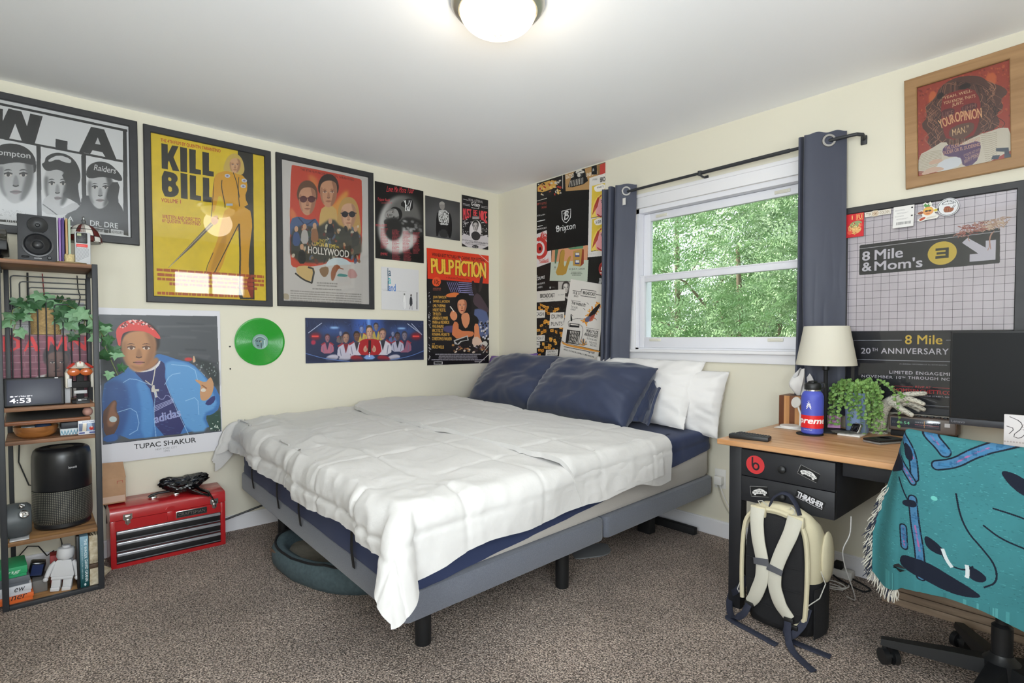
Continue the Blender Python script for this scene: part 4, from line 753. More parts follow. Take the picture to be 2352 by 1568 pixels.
a.line([(388, 1240), (410, 1260), (405, 1320), (380, 1390)], 2.5, Kk, 2); a.line([(310, 1260), (300, 1220), (320, 1210), (360, 1195), (415, 1200)], 2.5, Kk, 2); a.poly([(250, 1355), (290, 1380), (400, 1400), (536, 1430), (520, 1440), (380, 1412), (270, 1388)], '#d9933c', 1); a.line([(250, 1352), (290, 1376), (400, 1398), (536, 1432)], 3, Kk, 1)
for i in range(16): an = rnd.uniform(3.2, 6.2); a.line([(412, 1390), (412+math.cos(an)*28, 1390+math.sin(an)*50)], 4, rnd.choice(['#3a3630', '#d9933c', '#6c6864']))
a.line([(272, 1398), (492, 1442)], 4, Kk); a.line([(470, 1445), (490, 1450)], 3, Kk); a.text('APOLO 2, N 112 NOU DE LA RAMBLA 111, 08004 BARCELONA', (270, 1424), (488, 1480), (272, 1412), Kk, .02); a.ell(454, 1440, 5, 7, '#777'); a.scribble(462, 1438, 492, 1448, '#888', 1, 3)
for x, y in ((430, 1100), (425, 1135), (340, 1180), (508, 1208), (450, 1095)): a.line([(x, y), (x-14, y-14)], 2.5, Kk)
ART['coll'] = a
# --- red and brown lettered portrait in oak frame
a = Art(436, 560, '#a8412f', (783, 505, 1655, 240, 1663, 1178, 797, 1345)); rnd = random.Random(17)
for i in range(360): x = rnd.uniform(790, 1655); y = 500-(x-790)*.305+rnd.uniform(5, 560); a.ell(x, y, rnd.uniform(5, 13), rnd.uniform(4, 12), rnd.choice(['#7a2a22', '#c65a34', '#8f3526', '#d06a3a']), rnd.uniform(0, 90), alpha=.7)
a.poly([(890, 545), (960, 525), (960, 650), (890, 670)], '#d0683a', 1, 3); a.poly([(1420, 380), (1520, 350), (1530, 480), (1440, 500)], '#cf6436', 1, 3)
H1, H2, H3 = '#5a3a30', '#8a5c48', '#2c1c1c'
a.poly([(950, 600), (990, 500), (1100, 420), (1250, 385), (1380, 395), (1450, 450), (1600, 500), (1640, 560), (1560, 620), (1600, 700), (1520, 760), (1570, 850), (1480, 920), (1380, 930), (1320, 1000), (1020, 1080), (930, 1090), (870, 1020), (900, 960), (810, 860), (880, 780), (850, 680)], H1, 1)
for i in range(90):
    t_ = rnd.uniform(0, 1); sd = rnd.choice([0, 1])
    if sd: x, y = 1380+rnd.uniform(-20, 160), 430+t_*480; a.line([(x, y), (x+rnd.uniform(20, 90), y+rnd.uniform(20, 60)), (x+rnd.uniform(-30, 60), y+rnd.uniform(60, 140))], 5, rnd.choice([H2, H3, '#a8745a']), 2)
    else: x, y = 870+rnd.uniform(0, 150), 560+t_*450; a.line([(x+40, y), (x-rnd.uniform(0, 40), y+60), (x+rnd.uniform(0, 60), y+120)], 5, rnd.choice([H2, H3, '#a8745a']), 2)
for i in range(30): x = rnd.uniform(980, 1420); a.line([(1150, 480), (x, 420+abs(x-1180)*.2), (x+(x-1150)*.2, 560)], 4, rnd.choice([H2, H3]), 2)
a.poly([(1020, 590), (1110, 540), (1300, 500), (1380, 620), (1370, 800), (1340, 900), (1300, 980), (1060, 1010), (1020, 900), (1000, 720)], '#8a2a26', 1); a.poly([(1160, 500), (1250, 445), (1300, 490), (1200, 530)], H3, 1); a.poly([(955, 590), (1000, 540), (1040, 560), (990, 620)], H3, 1)
a.poly([(1000, 720), (1130, 690), (1130, 770), (1010, 795)], '#5c2a2c', 1); a.poly([(1190, 680), (1340, 640), (1345, 710), (1200, 745)], '#5c2a2c', 1)
T_ = '#e0b98a'
a.text('"YEAH, WELL,', (1018, 622), (1296, 548), (1018, 590), T_, .02); a.text("YOU KNOW, THAT'S", (1030, 668), (1328, 600), (1028, 634), T_, .02); a.text('JUST,', (1108, 690), (1212, 664), (1108, 656), T_, .03); a.text('LIKE', (1020, 782), (1120, 760), (1018, 738), '#8c5c50', .02); a.text('UHH', (1205, 728), (1330, 690), (1205, 690), '#8c5c50', .02)
a.text('YOUR', (1000, 895), (1140, 830), (975, 815), '#e3a978', .04); a.text('OPINION', (1142, 832), (1390, 790), (1134, 740), '#e3a978', .04); a.poly([(1080, 900), (1180, 850), (1310, 830), (1320, 900), (1260, 960), (1200, 1000), (1080, 980)], '#6a4a3c', 1); a.text('MAN."', (1112, 965), (1265, 925), (1108, 900), T_, .01)
for i in range(40): x = rnd.uniform(1070, 1330); a.line([(x, 990), (x+rnd.uniform(-8, 8), 1060)], 4, rnd.choice([H2, '#8d7462', H1]))
a.poly([(797, 1345), (795, 1140), (900, 1090), (1040, 1000), (1100, 1090), (1340, 960), (1480, 920), (1560, 890), (1663, 895), (1663, 1178)], '#d8cdb8', 1)
for i in range(14): a.line([(1370+i*4, 940+i*20), (1450, 950+i*20), (1530, 930+i*18)], 4, '#b3a48a', 1); a.line([(800, 1150+i*13), (900, 1110+i*16), (1010, 1100+i*12)], 4, '#b3a48a', 1)
a.poly([(1010, 1100), (1060, 1040), (1200, 1060), (1370, 1000), (1380, 1100), (1330, 1230), (1210, 1260), (1190, 1160), (1040, 1160)], '#5f4468', 1)
a.text('THE DUDE. HIS DUDENESS', (1045, 1100), (1372, 1010), (1040, 1066), '#d7a58c', .02); a.text('DUDER OR EL DUDERINO', (1025, 1142), (1375, 1060), (1022, 1110), '#d7a58c', .02); a.text("IF YOU'RE NOT INTO", (1220, 1165), (1375, 1105), (1216, 1140), '#cfa58c', .01); a.text('THE WHOLE', (1230, 1195), (1370, 1140), (1228, 1170), '#cfa58c', .01); a.text('BREVITY THING', (1225, 1226), (1360, 1165), (1222, 1196), '#cfa58c', .01)
a.poly([(1000, 1195), (1180, 1150), (1205, 1240), (1050, 1290), (940, 1290)], '#dfe0e2', 1); a.poly([(885, 1215), (940, 1180), (1030, 1180), (1000, 1215), (900, 1235)], '#d9b49a', 1); a.poly([(800, 1340), (880, 1265), (980, 1250), (1050, 1275), (960, 1300)], '#d9b49a', 1); a.poly([(1520, 1085), (1640, 1080), (1645, 1140), (1663, 1145), (1663, 1175), (1600, 1180), (1600, 1120), (1520, 1115)], '#3e4652'); a.poly([(1490, 1155), (1560, 1150), (1540, 1190), (1475, 1192)], '#3e4652')
ART['dude'] = a
# --- white tiled wall sheet with direction sign (own sheet coordinates, mm from top left)
a = Art(925, 1392, '#d9cfd5', None); S_ = 1.5
def mm(*p): return [(x*S_, y*S_) for x, y in p]
a.mottle(.05, 130, 3)
for i in range(19): a.rect((6+i*34)*S_, 0, (7.4+i*34)*S_, 578*S_, '#4f4a50')
for i in range(18): a.rect(0, (10+i*34)*S_, 617*S_, (11.4+i*34)*S_, '#4f4a50')
a.rect(0, 578*S_, 617*S_, 930*S_, '#22232a')
Q = lambda pts: [(x*S_, y*S_) for x, y in pts]
def mt(t, x0, x1, y, h, c, b=.03, y2=None, **k): a.text(t, (x0*S_, y*S_), (x1*S_, (y if y2 is None else y2)*S_), (x0*S_, (y-h)*S_), c, b, **k)
a.poly(Q([(50, 160), (54, 156), (562, 150), (566, 154), (568, 294), (564, 298), (54, 303), (50, 299)]), '#2c2c30'); a.poly(Q([(48, 173), (565, 164), (565, 166), (48, 175)]), '#d8d5d8')
LT = '#d5d0d8'; mt('8', 63, 94, 234, 44, LT, .05); mt('Mile', 115, 227, 235, 47, LT, .05); mt('&', 63, 102, 286, 42, LT, .05); mt("Mom's", 115, 302, 287, 46, LT, .05)
a.ell(373.5*S_, 233*S_, 52*S_, 52*S_, '#d8b94a')
for p in ([(350, 210), (397, 210), (397, 256), (350, 256), (350, 245), (386, 245), (386, 238), (354, 238), (354, 228), (386, 228), (386, 221), (350, 221)],): a.poly(Q(p), '#33322c')
a.poly(Q([(442, 196), (461, 177), (521, 227), (521, 198), (554, 198), (554, 282), (469, 282), (469, 250), (498, 250)]), '#cfcad4')
rnd = random.Random(6)
for i in range(150):
    k = rnd.random(); x = 432+k*145; y = 152-k*22+rnd.uniform(-22, 16)
    a.line(Q([(x, y), (x+rnd.uniform(-14, 22), y+rnd.uniform(-14, 12)), (x+rnd.uniform(-22, 26), y+rnd.uniform(-10, 12))]), 2.4*S_, rnd.choice(['#a8685e', '#8a4a46', '#c09080'] if k < .55 else ['#c8a890', '#b08c76', '#d6bca4']), 1)
for p in ([(462, 168), (464, 185), (468, 193)], [(540, 166), (532, 190), (535, 222), (528, 240)], [(548, 160), (538, 176), (534, 200), (538, 236)]): a.line(Q(p), 2.6*S_, '#b98a78', 1)
LN = '#aeb0b8'
for p in ([(230, 622), (30, 624), (30, 718), (592, 718), (592, 622), (394, 622)],): a.line(Q(p), 3.2*S_, LN)
mt('8 Mile', 243, 381, 641, 42, '#e6c046', .03); mt('20', 64, 104, 688, 27, LT, .03); mt('TH', 110, 133, 676, 16, LT, .02); mt('ANNIVERSARY', 148, 404, 687, 27, LT, .03, space=1.1); mt('SCREENING', 420, 580, 687, 27, LT, .03)
mt('(C) UNIVERSAL CITY STUDIOS LLC. ALL RIGHTS RESERVED.', 223, 401, 737, 5, '#b9bac0', .02)
mt('LIMITED ENGAGEMENT', 183, 452, 781, 14, LT, .04, space=1.15); mt('NOVEMBER 10', 68, 230, 805, 13, LT, .04, space=1.15); mt('TH', 231, 246, 799, 6, LT, .03); mt('THROUGH NOVEMBER', 256, 500, 803, 13, LT, .04, space=1.15)
RD = '#c9383c'; a.rect(202*S_, 838*S_, 277*S_, 840*S_, RD); a.rect(349*S_, 836*S_, 424*S_, 838*S_, RD); mt('RSVP AT', 285, 344, 843, 10, RD, .03); mt('MOMSSPAGHETTI.COM', 202, 436, 866, 17, RD, .05); mt('GREENE STREET, SOHO', 302, 428, 881, 7, LT, .03)
mt('STUDIO', 104, 151, 865, 15, LT, .03); a.rect(30*S_, 918*S_, 587*S_, 921*S_, '#8d8f96'); a.line(Q([(300, 883), (366, 904)]), 1.5*S_, '#777a82')
ART['mile'] = a
# ---- hang the pictures: sheets on the left wall lie in (y, z), sheets on the right wall in (x, z)
M_frame = mat('black_picture_frame', '#2c2c2f', .5, var=.3, vscale=18)
M_paperback = mat('sheet_paper', '#d8d8d8', .7)
def place(wall, a, z, off): return (off, a, z) if wall == 'A' else (a, -off, z)
def sheetmesh(wall, a0, a1, z0, z1, off, th=.0012, curl=None, n=1, rot=0.):
    """a thin sheet parallel to a wall; curl(u, v) lifts it off the wall"""
    m = MB(); u, v = np.meshgrid(np.linspace(0, 1, n+1), np.linspace(0, 1, n+1), indexing='ij')
    lift = off+th+(curl(u, v) if curl else 0*u); ca, cz = (a0+a1)/2, (z0+z1)/2; R = math.radians(rot)
    da, dz = (u-.5)*(a1-a0), (v-.5)*(z1-z0); A_ = ca+da*math.cos(R)-dz*math.sin(R); Z_ = cz+da*math.sin(R)+dz*math.cos(R)
    P = (lift, A_, Z_) if wall == 'A' else (A_, -lift, Z_)
    m.sheet(*P, thick=th if wall == 'A' else -th); return m
def suv(wall, a0, a1, z0, z1, rot=0.):
    R = math.radians(rot); ca, cz = (a0+a1)/2, (z0+z1)/2
    def f(W):
        da = W[:, 1 if wall == 'A' else 0]-ca; dz = W[:, 2]-cz
        return np.c_[(da*math.cos(R)+dz*math.sin(R))/(a1-a0)+.5, (-da*math.sin(R)+dz*math.cos(R))/(z1-z0)+.5]
    return f
def sheet_thing(key, name, wall, a0, a1, z0, z1, label, cat, curl=None, n=1, off=.001, rough=.45, rot=0., spec=.4, group=None):
    return solo(name, sheetmesh(wall, a0, a1, z0, z1, off, curl=curl, n=n, rot=rot), ART[key].mat(key+'_print', rough, spec), label, cat, group, wuv=suv(wall, a0, a1, z0, z1, rot), ang=60)
def framed(key, wall, o, i, label, m, rot=0., group=None, depth=.022, glass_=True):
    """outer and inner rectangles (a0,a1,z0,z1)"""
    ca, cz = (i[0]+i[1])/2, (i[2]+i[3])/2; R = math.radians(rot)
    def pt(a, z, off): return place(wall, ca+(a-ca)*math.cos(R)-(z-cz)*math.sin(R), cz+(a-ca)*math.sin(R)+(z-cz)*math.cos(R), off)
    t = thing('framed_picture', label, 'picture', place(wall, ca, o[2], .0), group)
    f = MB(); O = [(o[0], o[2]), (o[1], o[2]), (o[1], o[3]), (o[0], o[3])]; I = [(i[0], i[2]), (i[1], i[2]), (i[1], i[3]), (i[0], i[3])]
    e = .003; vs = []; sg = (1, 1), (-1, 1), (-1, -1), (1, -1)
    for k in range(4): vs += [pt(*O[k], .001), pt(*O[k], depth-e), pt(O[k][0]+sg[k][0]*e, O[k][1]+sg[k][1]*e, depth), pt(I[k][0]-sg[k][0]*e, I[k][1]-sg[k][1]*e, depth), pt(*I[k], depth-e), pt(*I[k], .004)]
    fs = [(k*6+j, ((k+1) % 4)*6+j, ((k+1) % 4)*6+(j+1) % 6, k*6+(j+1) % 6) for k in range(4) for j in range(6)]
    f.add(vs, fs); obj('frame', f, m, t, ang=20)
    x = .002; obj('print', sheetmesh(wall, i[0]-x, i[1]+x, i[2]-x, i[3]+x, .004, rot=rot), ART[key].mat(key+'_print', .55, .3), t, wuv=suv(wall, *i, rot))
    obj('glass_pane', sheetmesh(wall, i[0]-x, i[1]+x, i[2]-x, i[3]+x, .010, .0015, rot=rot), M_picglass, t, smooth=False)
    return t
framed('nwa', 'A', (-3.60, -2.609, 1.700, 2.378), (-3.562, -2.648, 1.740, 2.343), 'black framed black and white group portrait with big letters above the metal shelf', M_frame)
framed('kb', 'A', (-2.582, -1.906, 1.390, 2.374), (-2.547, -1.944, 1.426, 2.337), 'black framed yellow film poster with a figure in yellow holding a sword', M_frame)
framed('ou', 'A', (-1.874, -1.196, 1.397, 2.379), (-1.838, -1.232, 1.432, 2.343), 'black framed film poster of three painted heads on red', M_frame)
M_oakframe = wood('oak_frame', '#8d6a44', '#a8835a', 0, 10, .5)
framed('dude', 'B', (2.944, 3.352, 1.878, 2.377), (2.991, 3.304, 1.926, 2.330), 'oak framed red and brown lettered portrait above the white tile poster', M_oakframe, rot=1.6)
framed('mile', 'B', (2.680, 3.368, .834, 1.828), (2.714, 3.331, .868, 1.796), 'large black framed poster of white wall tiles and a black arrow sign', M_frame)
lift = lambda u, v: .002+.004*np.sin(u*3.1)*np.sin(v*3.1)
sheet_thing('love', 'tour_poster', 'A', -1.178, -.766, 1.772, 2.33, 'black tour poster with red script and a round spotlight', 'poster', lift, 8, rough=.3)
sheet_thing('sq', 'photo_print', 'A', -.75, -.418, 1.986, 2.30, 'square grey photo of a person in a patterned jacket seen from behind', 'poster', lift, 8, rough=.35)
sheet_thing('must', 'gig_poster', 'A', -.397, -.12, 1.945, 2.368, 'small black and pink gig poster nearest the room corner', 'poster', lift, 8)
sheet_thing('lala', 'album_poster', 'A', -1.132, -.812, 1.40, 1.715, 'pale square poster with two tiny figures below the black tour poster', 'poster', lift, 8, rough=.4)
sheet_thing('pulp', 'film_poster', 'A', -.74, -.116, .974, 1.895, 'tall orange and black film poster of a reclining woman', 'poster', lambda u, v: .002+.008*np.abs(u-.5)*np.sin(v*9)**2, 16, rough=.3)
sheet_thing('ban', 'banner', 'A', -1.695, -.772, 1.019, 1.324, 'wide blue banner of a crew in white and red jackets', 'banner', lambda u, v: .003+.010*np.sin(u*3.14)*np.sin(v*3.14)+.003*np.sin(u*40+v*9)*np.exp(-((u-.06)**2+(v-.95)**2)*20), 24, rough=.5)
sheet_thing('tup', 'portrait_poster', 'A', -2.80, -2.21, .510, 1.352, 'white bordered portrait poster of a man in a denim jacket and red bandana', 'poster', lambda u, v: .002+.016*(1-v)**3*(.4+.6*np.abs(u-.45))+.004*np.sin(v*3.1), 16, rough=.4)
sheet_thing('coll', 'collage_poster', 'B', .482, 1.178, .80, 2.43, 'tall black and cream collage poster of overlapping gig sheets in the corner', 'poster', lambda u, v: .001+.004*np.sin(u*3.1)**2, 12, rough=.45)
# ---- tacks that hold the unframed sheets
# ---- green record
rc = thing('vinyl_record', 'bright green vinyl record hung on the wall beside the portrait poster', 'record', (.002, -1.982, 1.015))
M_green = mat('green_vinyl', '#1f9427', .22, spec=.6)
yc, zc = -1.9815, 1.1655; m = MB(); pf = [(.036, .0035)]
for k in range(28): r = .052+.09*k/28; pf += [(r, .0034), (r+.0016, .0040)]
pf += [(.1445, .0040), (.1505, .0032), (.1505, .0), (.0, .0)]
m.T = Matrix.Translation((.003, yc, zc)) @ Matrix.Rotation(math.pi/2, 4, 'Y'); m.lathe([(0, .0035)]+pf, 72); obj('disc', m, M_green, rc, ang=12)
a = Art(200, 200, '#7f9a96', None)
a.poly([(20, 90), (40, 40), (90, 15), (150, 35), (180, 80), (185, 150), (150, 190), (60, 190), (25, 150)], '#8fb0aa', 1); a.poly([(30, 100), (55, 50), (110, 45), (145, 80), (140, 150), (90, 190), (50, 170)], '#6c8a8c', 1, 4); a.line([(30, 95), (60, 50), (110, 42), (155, 75)], 8, '#38484c', 1)
for x, y, r in ((60, 90, 11), (95, 92, 12), (70, 150, 10)): a.ell(x, y, r, r*.8, '#2f3a40', blur=2)
a.line([(110, 120), (112, 185)], 9, '#2a3238'); a.line([(150, 80), (160, 170)], 7, '#c4dcd8'); a.ell(108, 100, 7, 7, '#d9c98a'); ART['lab'] = a
m = MB(); m.T = Matrix.Translation((.0068, yc, zc)) @ Matrix.Rotation(math.pi/2, 4, 'Y'); m.lathe([(.048, 0), (.048, .0008), (.0035, .0008), (.0035, 0)], 40)
obj('centre_label', m, a.mat('label_print', .5), rc, wuv=lambda W: np.c_[(W[:, 1]-yc)/.096+.5, (W[:, 2]-zc)/.096+.5])
# ---- stickers and slips tucked into the tile poster's frame
def slip(key, name, x0, x1, z0, z1, label, cat, outline=None, rot=0., off=.0235, curl=None):
    if outline is None: return sheet_thing(key, name, 'B', x0, x1, z0, z1, label, cat, curl, 8 if curl else 1, off, .45, rot)
    P = [(x0+(x1-x0)*u, z0+(z1-z0)*v) for u, v in outline]; m = MB().prism([(x, -off, z) for x, z in P], (0, -.0012, 0))
    return solo(name, m, ART[key].mat(key+'_print', .4), label, cat, wuv=suv('B', x0, x1, z0, z1), smooth=False)
a = Art(120, 180, '#c8202a'); rnd = random.Random(3); G_ = '#e8c878'
a.line([(70, 8), (112, 8), (112, 50), (70, 50), (70, 8)], 3, G_); a.text('FU', (76, 46), (106, 46), (76, 14), G_, .03)
for k in range(3): a.rect(38, 12+k*11, 46, 20+k*11, G_)
a.ell(60, 120, 44, 36, '#d9a86a'); a.ell(66, 82, 42, 24, '#8a9a6a', -12); a.ell(98, 96, 13, 20, '#d8483c'); a.ell(26, 140, 16, 18, '#e0543c')
for i in range(60): an = rnd.uniform(0, 6.28); a.ell(60+math.cos(an)*rnd.uniform(10, 46), 112+math.sin(an)*rnd.uniform(10, 48), 4, 3, rnd.choice([G_, '#f0dca0', '#b82028', '#c89a50']))
ART['red'] = a; slip('red', 'red_envelope', 2.709, 2.786, 1.680, 1.794, 'red and gold gift envelope tucked into the tile poster frame', 'envelope')
a = Art(160, 44, '#d9d3c8'); a.text('TIKI', (8, 32), (48, 32), (8, 12), '#8a7a64', .0); a.text('GOLDEN', (92, 32), (152, 32), (92, 12), '#8a7a64', .0)
for r, c in ((20, '#b59a78'), (16, '#d9cfc0'), (12, '#9a7a58'), (8, '#d4c6b2'), (4, '#8a6a4a')): a.ell(66, 22, r, r, c)
ART['tiki'] = a; slip('tiki', 'sticker', 2.789, 2.896, 1.766, 1.795, 'narrow beige sticker with a round swirl badge', 'sticker', [(0, .1), (.28, .1), (.34, 0), (.46, 0), (.53, .1), (1, .1), (1, .9), (.53, .9), (.47, 1), (.34, 1), (.28, .9), (0, .9)])
a = Art(160, 200, '#dedcda')
for i, t in enumerate(range(4)): a.scribble(12+(i % 2)*14, 30+i*28, 100+(i % 2)*20, 44+i*28, '#8f8f90', 2, i, .5, .15, .2)
a.rect(136, 18, 150, 30, '#333'); a.rect(136, 92, 150, 104, '#333')
for i in range(38): a.rect(26+i*3, 146, 26+i*3+random.Random(i).choice([1, 2]), 172, '#666')
ART['tick'] = a; slip('tick', 'ticket', 2.907, 2.987, 1.695, 1.795, 'white printed ticket slip with a barcode on the tile poster', 'ticket', None, 0, .0235, lambda u, v: .014*(1-v)**2)
a = Art(170, 170, '#dfdcd6'); a.poly([(70, 8), (85, 30), (100, 6), (98, 34), (112, 30), (100, 48), (72, 48), (58, 28)], '#4f8a4a'); a.ell(92, 82, 40, 38, '#d8965c'); a.poly([(54, 66), (92, 50), (130, 66), (128, 76), (56, 76)], '#d9b24a', 1); a.ell(80, 80, 12, 8, '#4a3a30'); a.ell(104, 80, 12, 8, '#4a3a30'); a.line([(78, 104), (104, 104)], 4, '#8a3a30')
a.poly([(6, 92), (44, 72), (60, 92), (40, 108)], '#8a4a30', 1); a.ell(146, 84, 14, 12, '#c9b84a'); a.poly([(20, 150), (60, 128), (80, 140), (40, 166)], '#a8482e', 1); a.poly([(70, 140), (140, 128), (164, 140), (90, 156)], '#c9c4bc', 1); ART['pine'] = a
slip('pine', 'sticker', 2.992, 3.077, 1.712, 1.797, 'die-cut cartoon pineapple sticker with a green crown', 'sticker', [(.0, .42), (.22, .6), (.34, .58), (.36, .8), (.3, .92), (.42, 1), (.52, .9), (.62, 1), (.72, .88), (.68, .78), (.84, .62), (1, .58), (.96, .42), (.8, .4), (1, .2), (.92, .08), (.5, .06), (.2, 0), (.06, .1), (.3, .26), (.28, .36)])
a = Art(180, 200, '#dcdde0'); a.ell(90, 100, 84, 94, '#4a4a4c'); a.ell(90, 100, 79, 89, '#d9dadd')
for i, ch in enumerate('JAMESON'): t = -.95+i*.32; x = 90+62*math.sin(t); y = 88-56*math.cos(t); a.text(ch, (x-9, y+10), (x+9, y+10+t*5), (x-9, y-8-t*2), '#33343a', .02)
a.text('BLACK BARREL', (44, 72), (136, 70), (44, 60), '#44454a', .02); a.ell(82, 108, 26, 18, '#8a4430'); a.poly([(50, 118), (60, 108), (130, 112), (138, 125), (124, 158), (70, 160), (54, 145)], '#9a5a38', 1)
for i in range(5): a.line([(62+i*15, 116), (68+i*13, 156)], 3, '#5a3424')
a.line([(130, 118), (150, 86)], 5, '#5c5c60'); a.line([(120, 116), (138, 84)], 5, '#5c5c60'); ART['oval'] = a
slip('oval', 'sticker', 3.071, 3.148, 1.722, 1.800, 'round white sticker with a drawn whiskey barrel', 'sticker', [(.5+.5*math.cos(t), .5+.5*math.sin(t)) for t in np.linspace(0, 2*math.pi, 33)[:-1]], off=.0235)
# ================================================================== the bed
def dzb(x, y): return .029*(y+2.13)+.037*(2.03-x)        # the adjustable base sits slightly raised at the head and wall side
def slabring(x0, x1, y0, y1, zf, r, n=6, gap=0.):
    """rounded-rectangle outline in plan at height function zf"""
    out = []
    for cx, cy, a0 in ((x1-r, y1-r, 0), (x0+r, y1-r, 90), (x0+r, y0+r, 180), (x1-r, y0+r, 270)):
        for k in range(n+1):
            a = math.radians(a0+90*k/n); x, y = cx+(r+gap)*math.cos(a), cy+(r+gap)*math.sin(a); out.append((x, y, zf(x, y)))
    return out
def slab(m, x0, x1, y0, y1, z0, z1, r=.03, e=.012):
    rings = [slabring(x0, x1, y0, y1, lambda x, y, z=z: z+dzb(x, y), r, gap=g) for z, g in ((z0, -e), (z0+e*.3, -e*.3), (z0+e, 0), (z1-e, 0), (z1-e*.3, -e*.3), (z1, -e))]
    return m.loft(rings)
M_base = mat('grey_upholstery', '#676b76', .9, bump=.35, bscale=420, var=.22, vscale=240, sheen=.3)
M_navy = mat('navy_cotton', '#263357', .75, bump=.12, bscale=380, sheen=.08, var=.1, vscale=5)
M_matt = mat('mattress_fabric', '#bdb9b4', .9, bump=.3, bscale=500, var=.08, vscale=300)
M_duvet = mat('white_duvet_cotton', '#c8c6c4', .85, bump=.3, bscale=32, bdist=.006, sheen=.2)
M_white = mat('white_pillow_cotton', '#e6e4e3', .85, bump=.15, bscale=45, bdist=.006, sheen=.2)
bed = thing('bed', 'wide grey upholstered bed base on black legs in the room corner', 'bed', (1.06, -1.1, 0))
b = MB(); slab(b, .09, 2.03, -2.13, -1.055, .2, .305); obj('base_section', b, M_base, bed)
b = MB(); slab(b, .09, 2.03, -1.045, -.04, .2, .305); obj('base_section', b, M_base, bed)
for x, y in ((1.85, -1.945), (1.88, -1.19), (.3, -1.95), (.3, -1.1)):
    l = MB(); zt = .205+dzb(x, y); l.cyl((x, y, 0.004), (x, y, zt), .032, 24); l.cyl((x, y, 0), (x, y, .012), .03, 24); obj('leg', l, M_black, bed)
for x, y in ((1.72, -.27), (.3, -.27)): obj('leg', MB().box(x-.045, x+.045, y-.03, y+.03, 0, .21+dzb(x, y), .006), M_blackmat, bed)
obj('crossbar', MB().box(1.62, 1.95, -.115, -.075, 0, .045, .006), M_blackmat, bed)
for y in (-1.95, -1.19): obj('crossbar', MB().cyl((.3, y, .17), (1.86, y, .17), .018, 12), M_blackmat, bed)
for y, x in ((-2.137, .38), (-2.137, .80), (-2.137, 1.10), (-2.137, 1.66)):
    z = .215+dzb(x, y); obj('retainer_strap', MB().strap([(x, y-.002, z+.06), (x+.003, y-.012, z+.13), (x+.006, y-.012, z+.2), (x+.01, y-.004, z+.3)], .022, .003, (0, -1, 0)), M_blackmat, bed)
mt_ = MB(); slab(mt_, .10, 2.02, -2.115, -.05, .306, .585, .06, .03)
solo('mattress', mt_, M_matt, 'thick light grey mattress on the bed base', 'mattress')
# fitted sheet: top skin and sides down to a slanting hem on the open side
def sheet_ring(x0, x1, y0, y1, off, zf):
    return slabring(x0-off, x1+off, y0-off, y1+off, zf, .06+off, 10)
rg = []; K_ = 14
def hem(x, y):
    if y > -2.08 and x > 1.9: return .306+dzb(x, y)+max(0, min(.19, (y+1.44)*.122))
    return .306+dzb(x, y)
for k in range(K_+1):
    t = k/K_
    def zf(x, y, t=t): h = hem(x, y); top_ = .587+dzb(x, y)-.02; return h+(top_-h)*t
    off = .004+.010*math.sin(t*9)*.15+.003
    rg.append(sheet_ring(.10, 2.02, -2.115, -.05, off, zf))
for o_, dz_ in ((.003, -.008), (-.01, -.001), (-.03, .004), (-.07, .005)): rg.append(sheet_ring(.10, 2.02, -2.115, -.05, o_, lambda x, y, d=dz_: .587+dzb(x, y)+d))
m = MB(); rr = []
for i, r in enumerate(rg):
    q = []
    for (x, y, z) in r:
        w = (ridge(y*7+z*2, z*9, 3)-.4)*.010*(1 if i < K_ else .6); nx, ny = (1 if x > 1.95 else -1 if x < .15 else 0), (-1 if y < -2.05 else 1 if y > -.1 else 0)
        q.append((x+nx*abs(w), y+ny*abs(w), z))
    rr.append(q)
# densify the long sides so that the cloth can crease
def dens(r, n=60):
    P = np.array(r+r[:1]); L = np.r_[0, np.cumsum(np.linalg.norm(np.diff(P, axis=0), axis=1))]; s = np.linspace(0, L[-1], n*4+1)[:-1]; return np.c_[[np.interp(s, L, P[:, k]) for k in range(3)]].T
RR = [dens(r) for r in rr]
for i, r in enumerate(RR):
    x, y, z = r[:, 0].copy(), r[:, 1].copy(), r[:, 2].copy(); wr = (ridge(y*6+z*3, z*7+x*5, 4)-.35)*.012; side = (x > 1.97)
    r[:, 0] += np.where(side, np.maximum(wr, -.002), 0); r[:, 1] -= np.where(y < -2.09, np.maximum((ridge(x*2.5, z*11, 6)-.3)*.014, -.002), 0)
m.loft([r.tolist() for r in RR], cap=False)
gx, gy = np.meshgrid(np.linspace(.165, 1.955, 50), np.linspace(-2.05, -.115, 60), indexing='ij')
solo('fitted_sheet', m.sheet(gx, gy, .592+dzb(gx, gy)+.014*np.maximum(0, ridge(gx*3+gy*5, gy*2, 8)-.45)*(gx > 1.2)), M_navy, 'navy blue fitted sheet stretched over the mattress', 'sheet', ang=80)
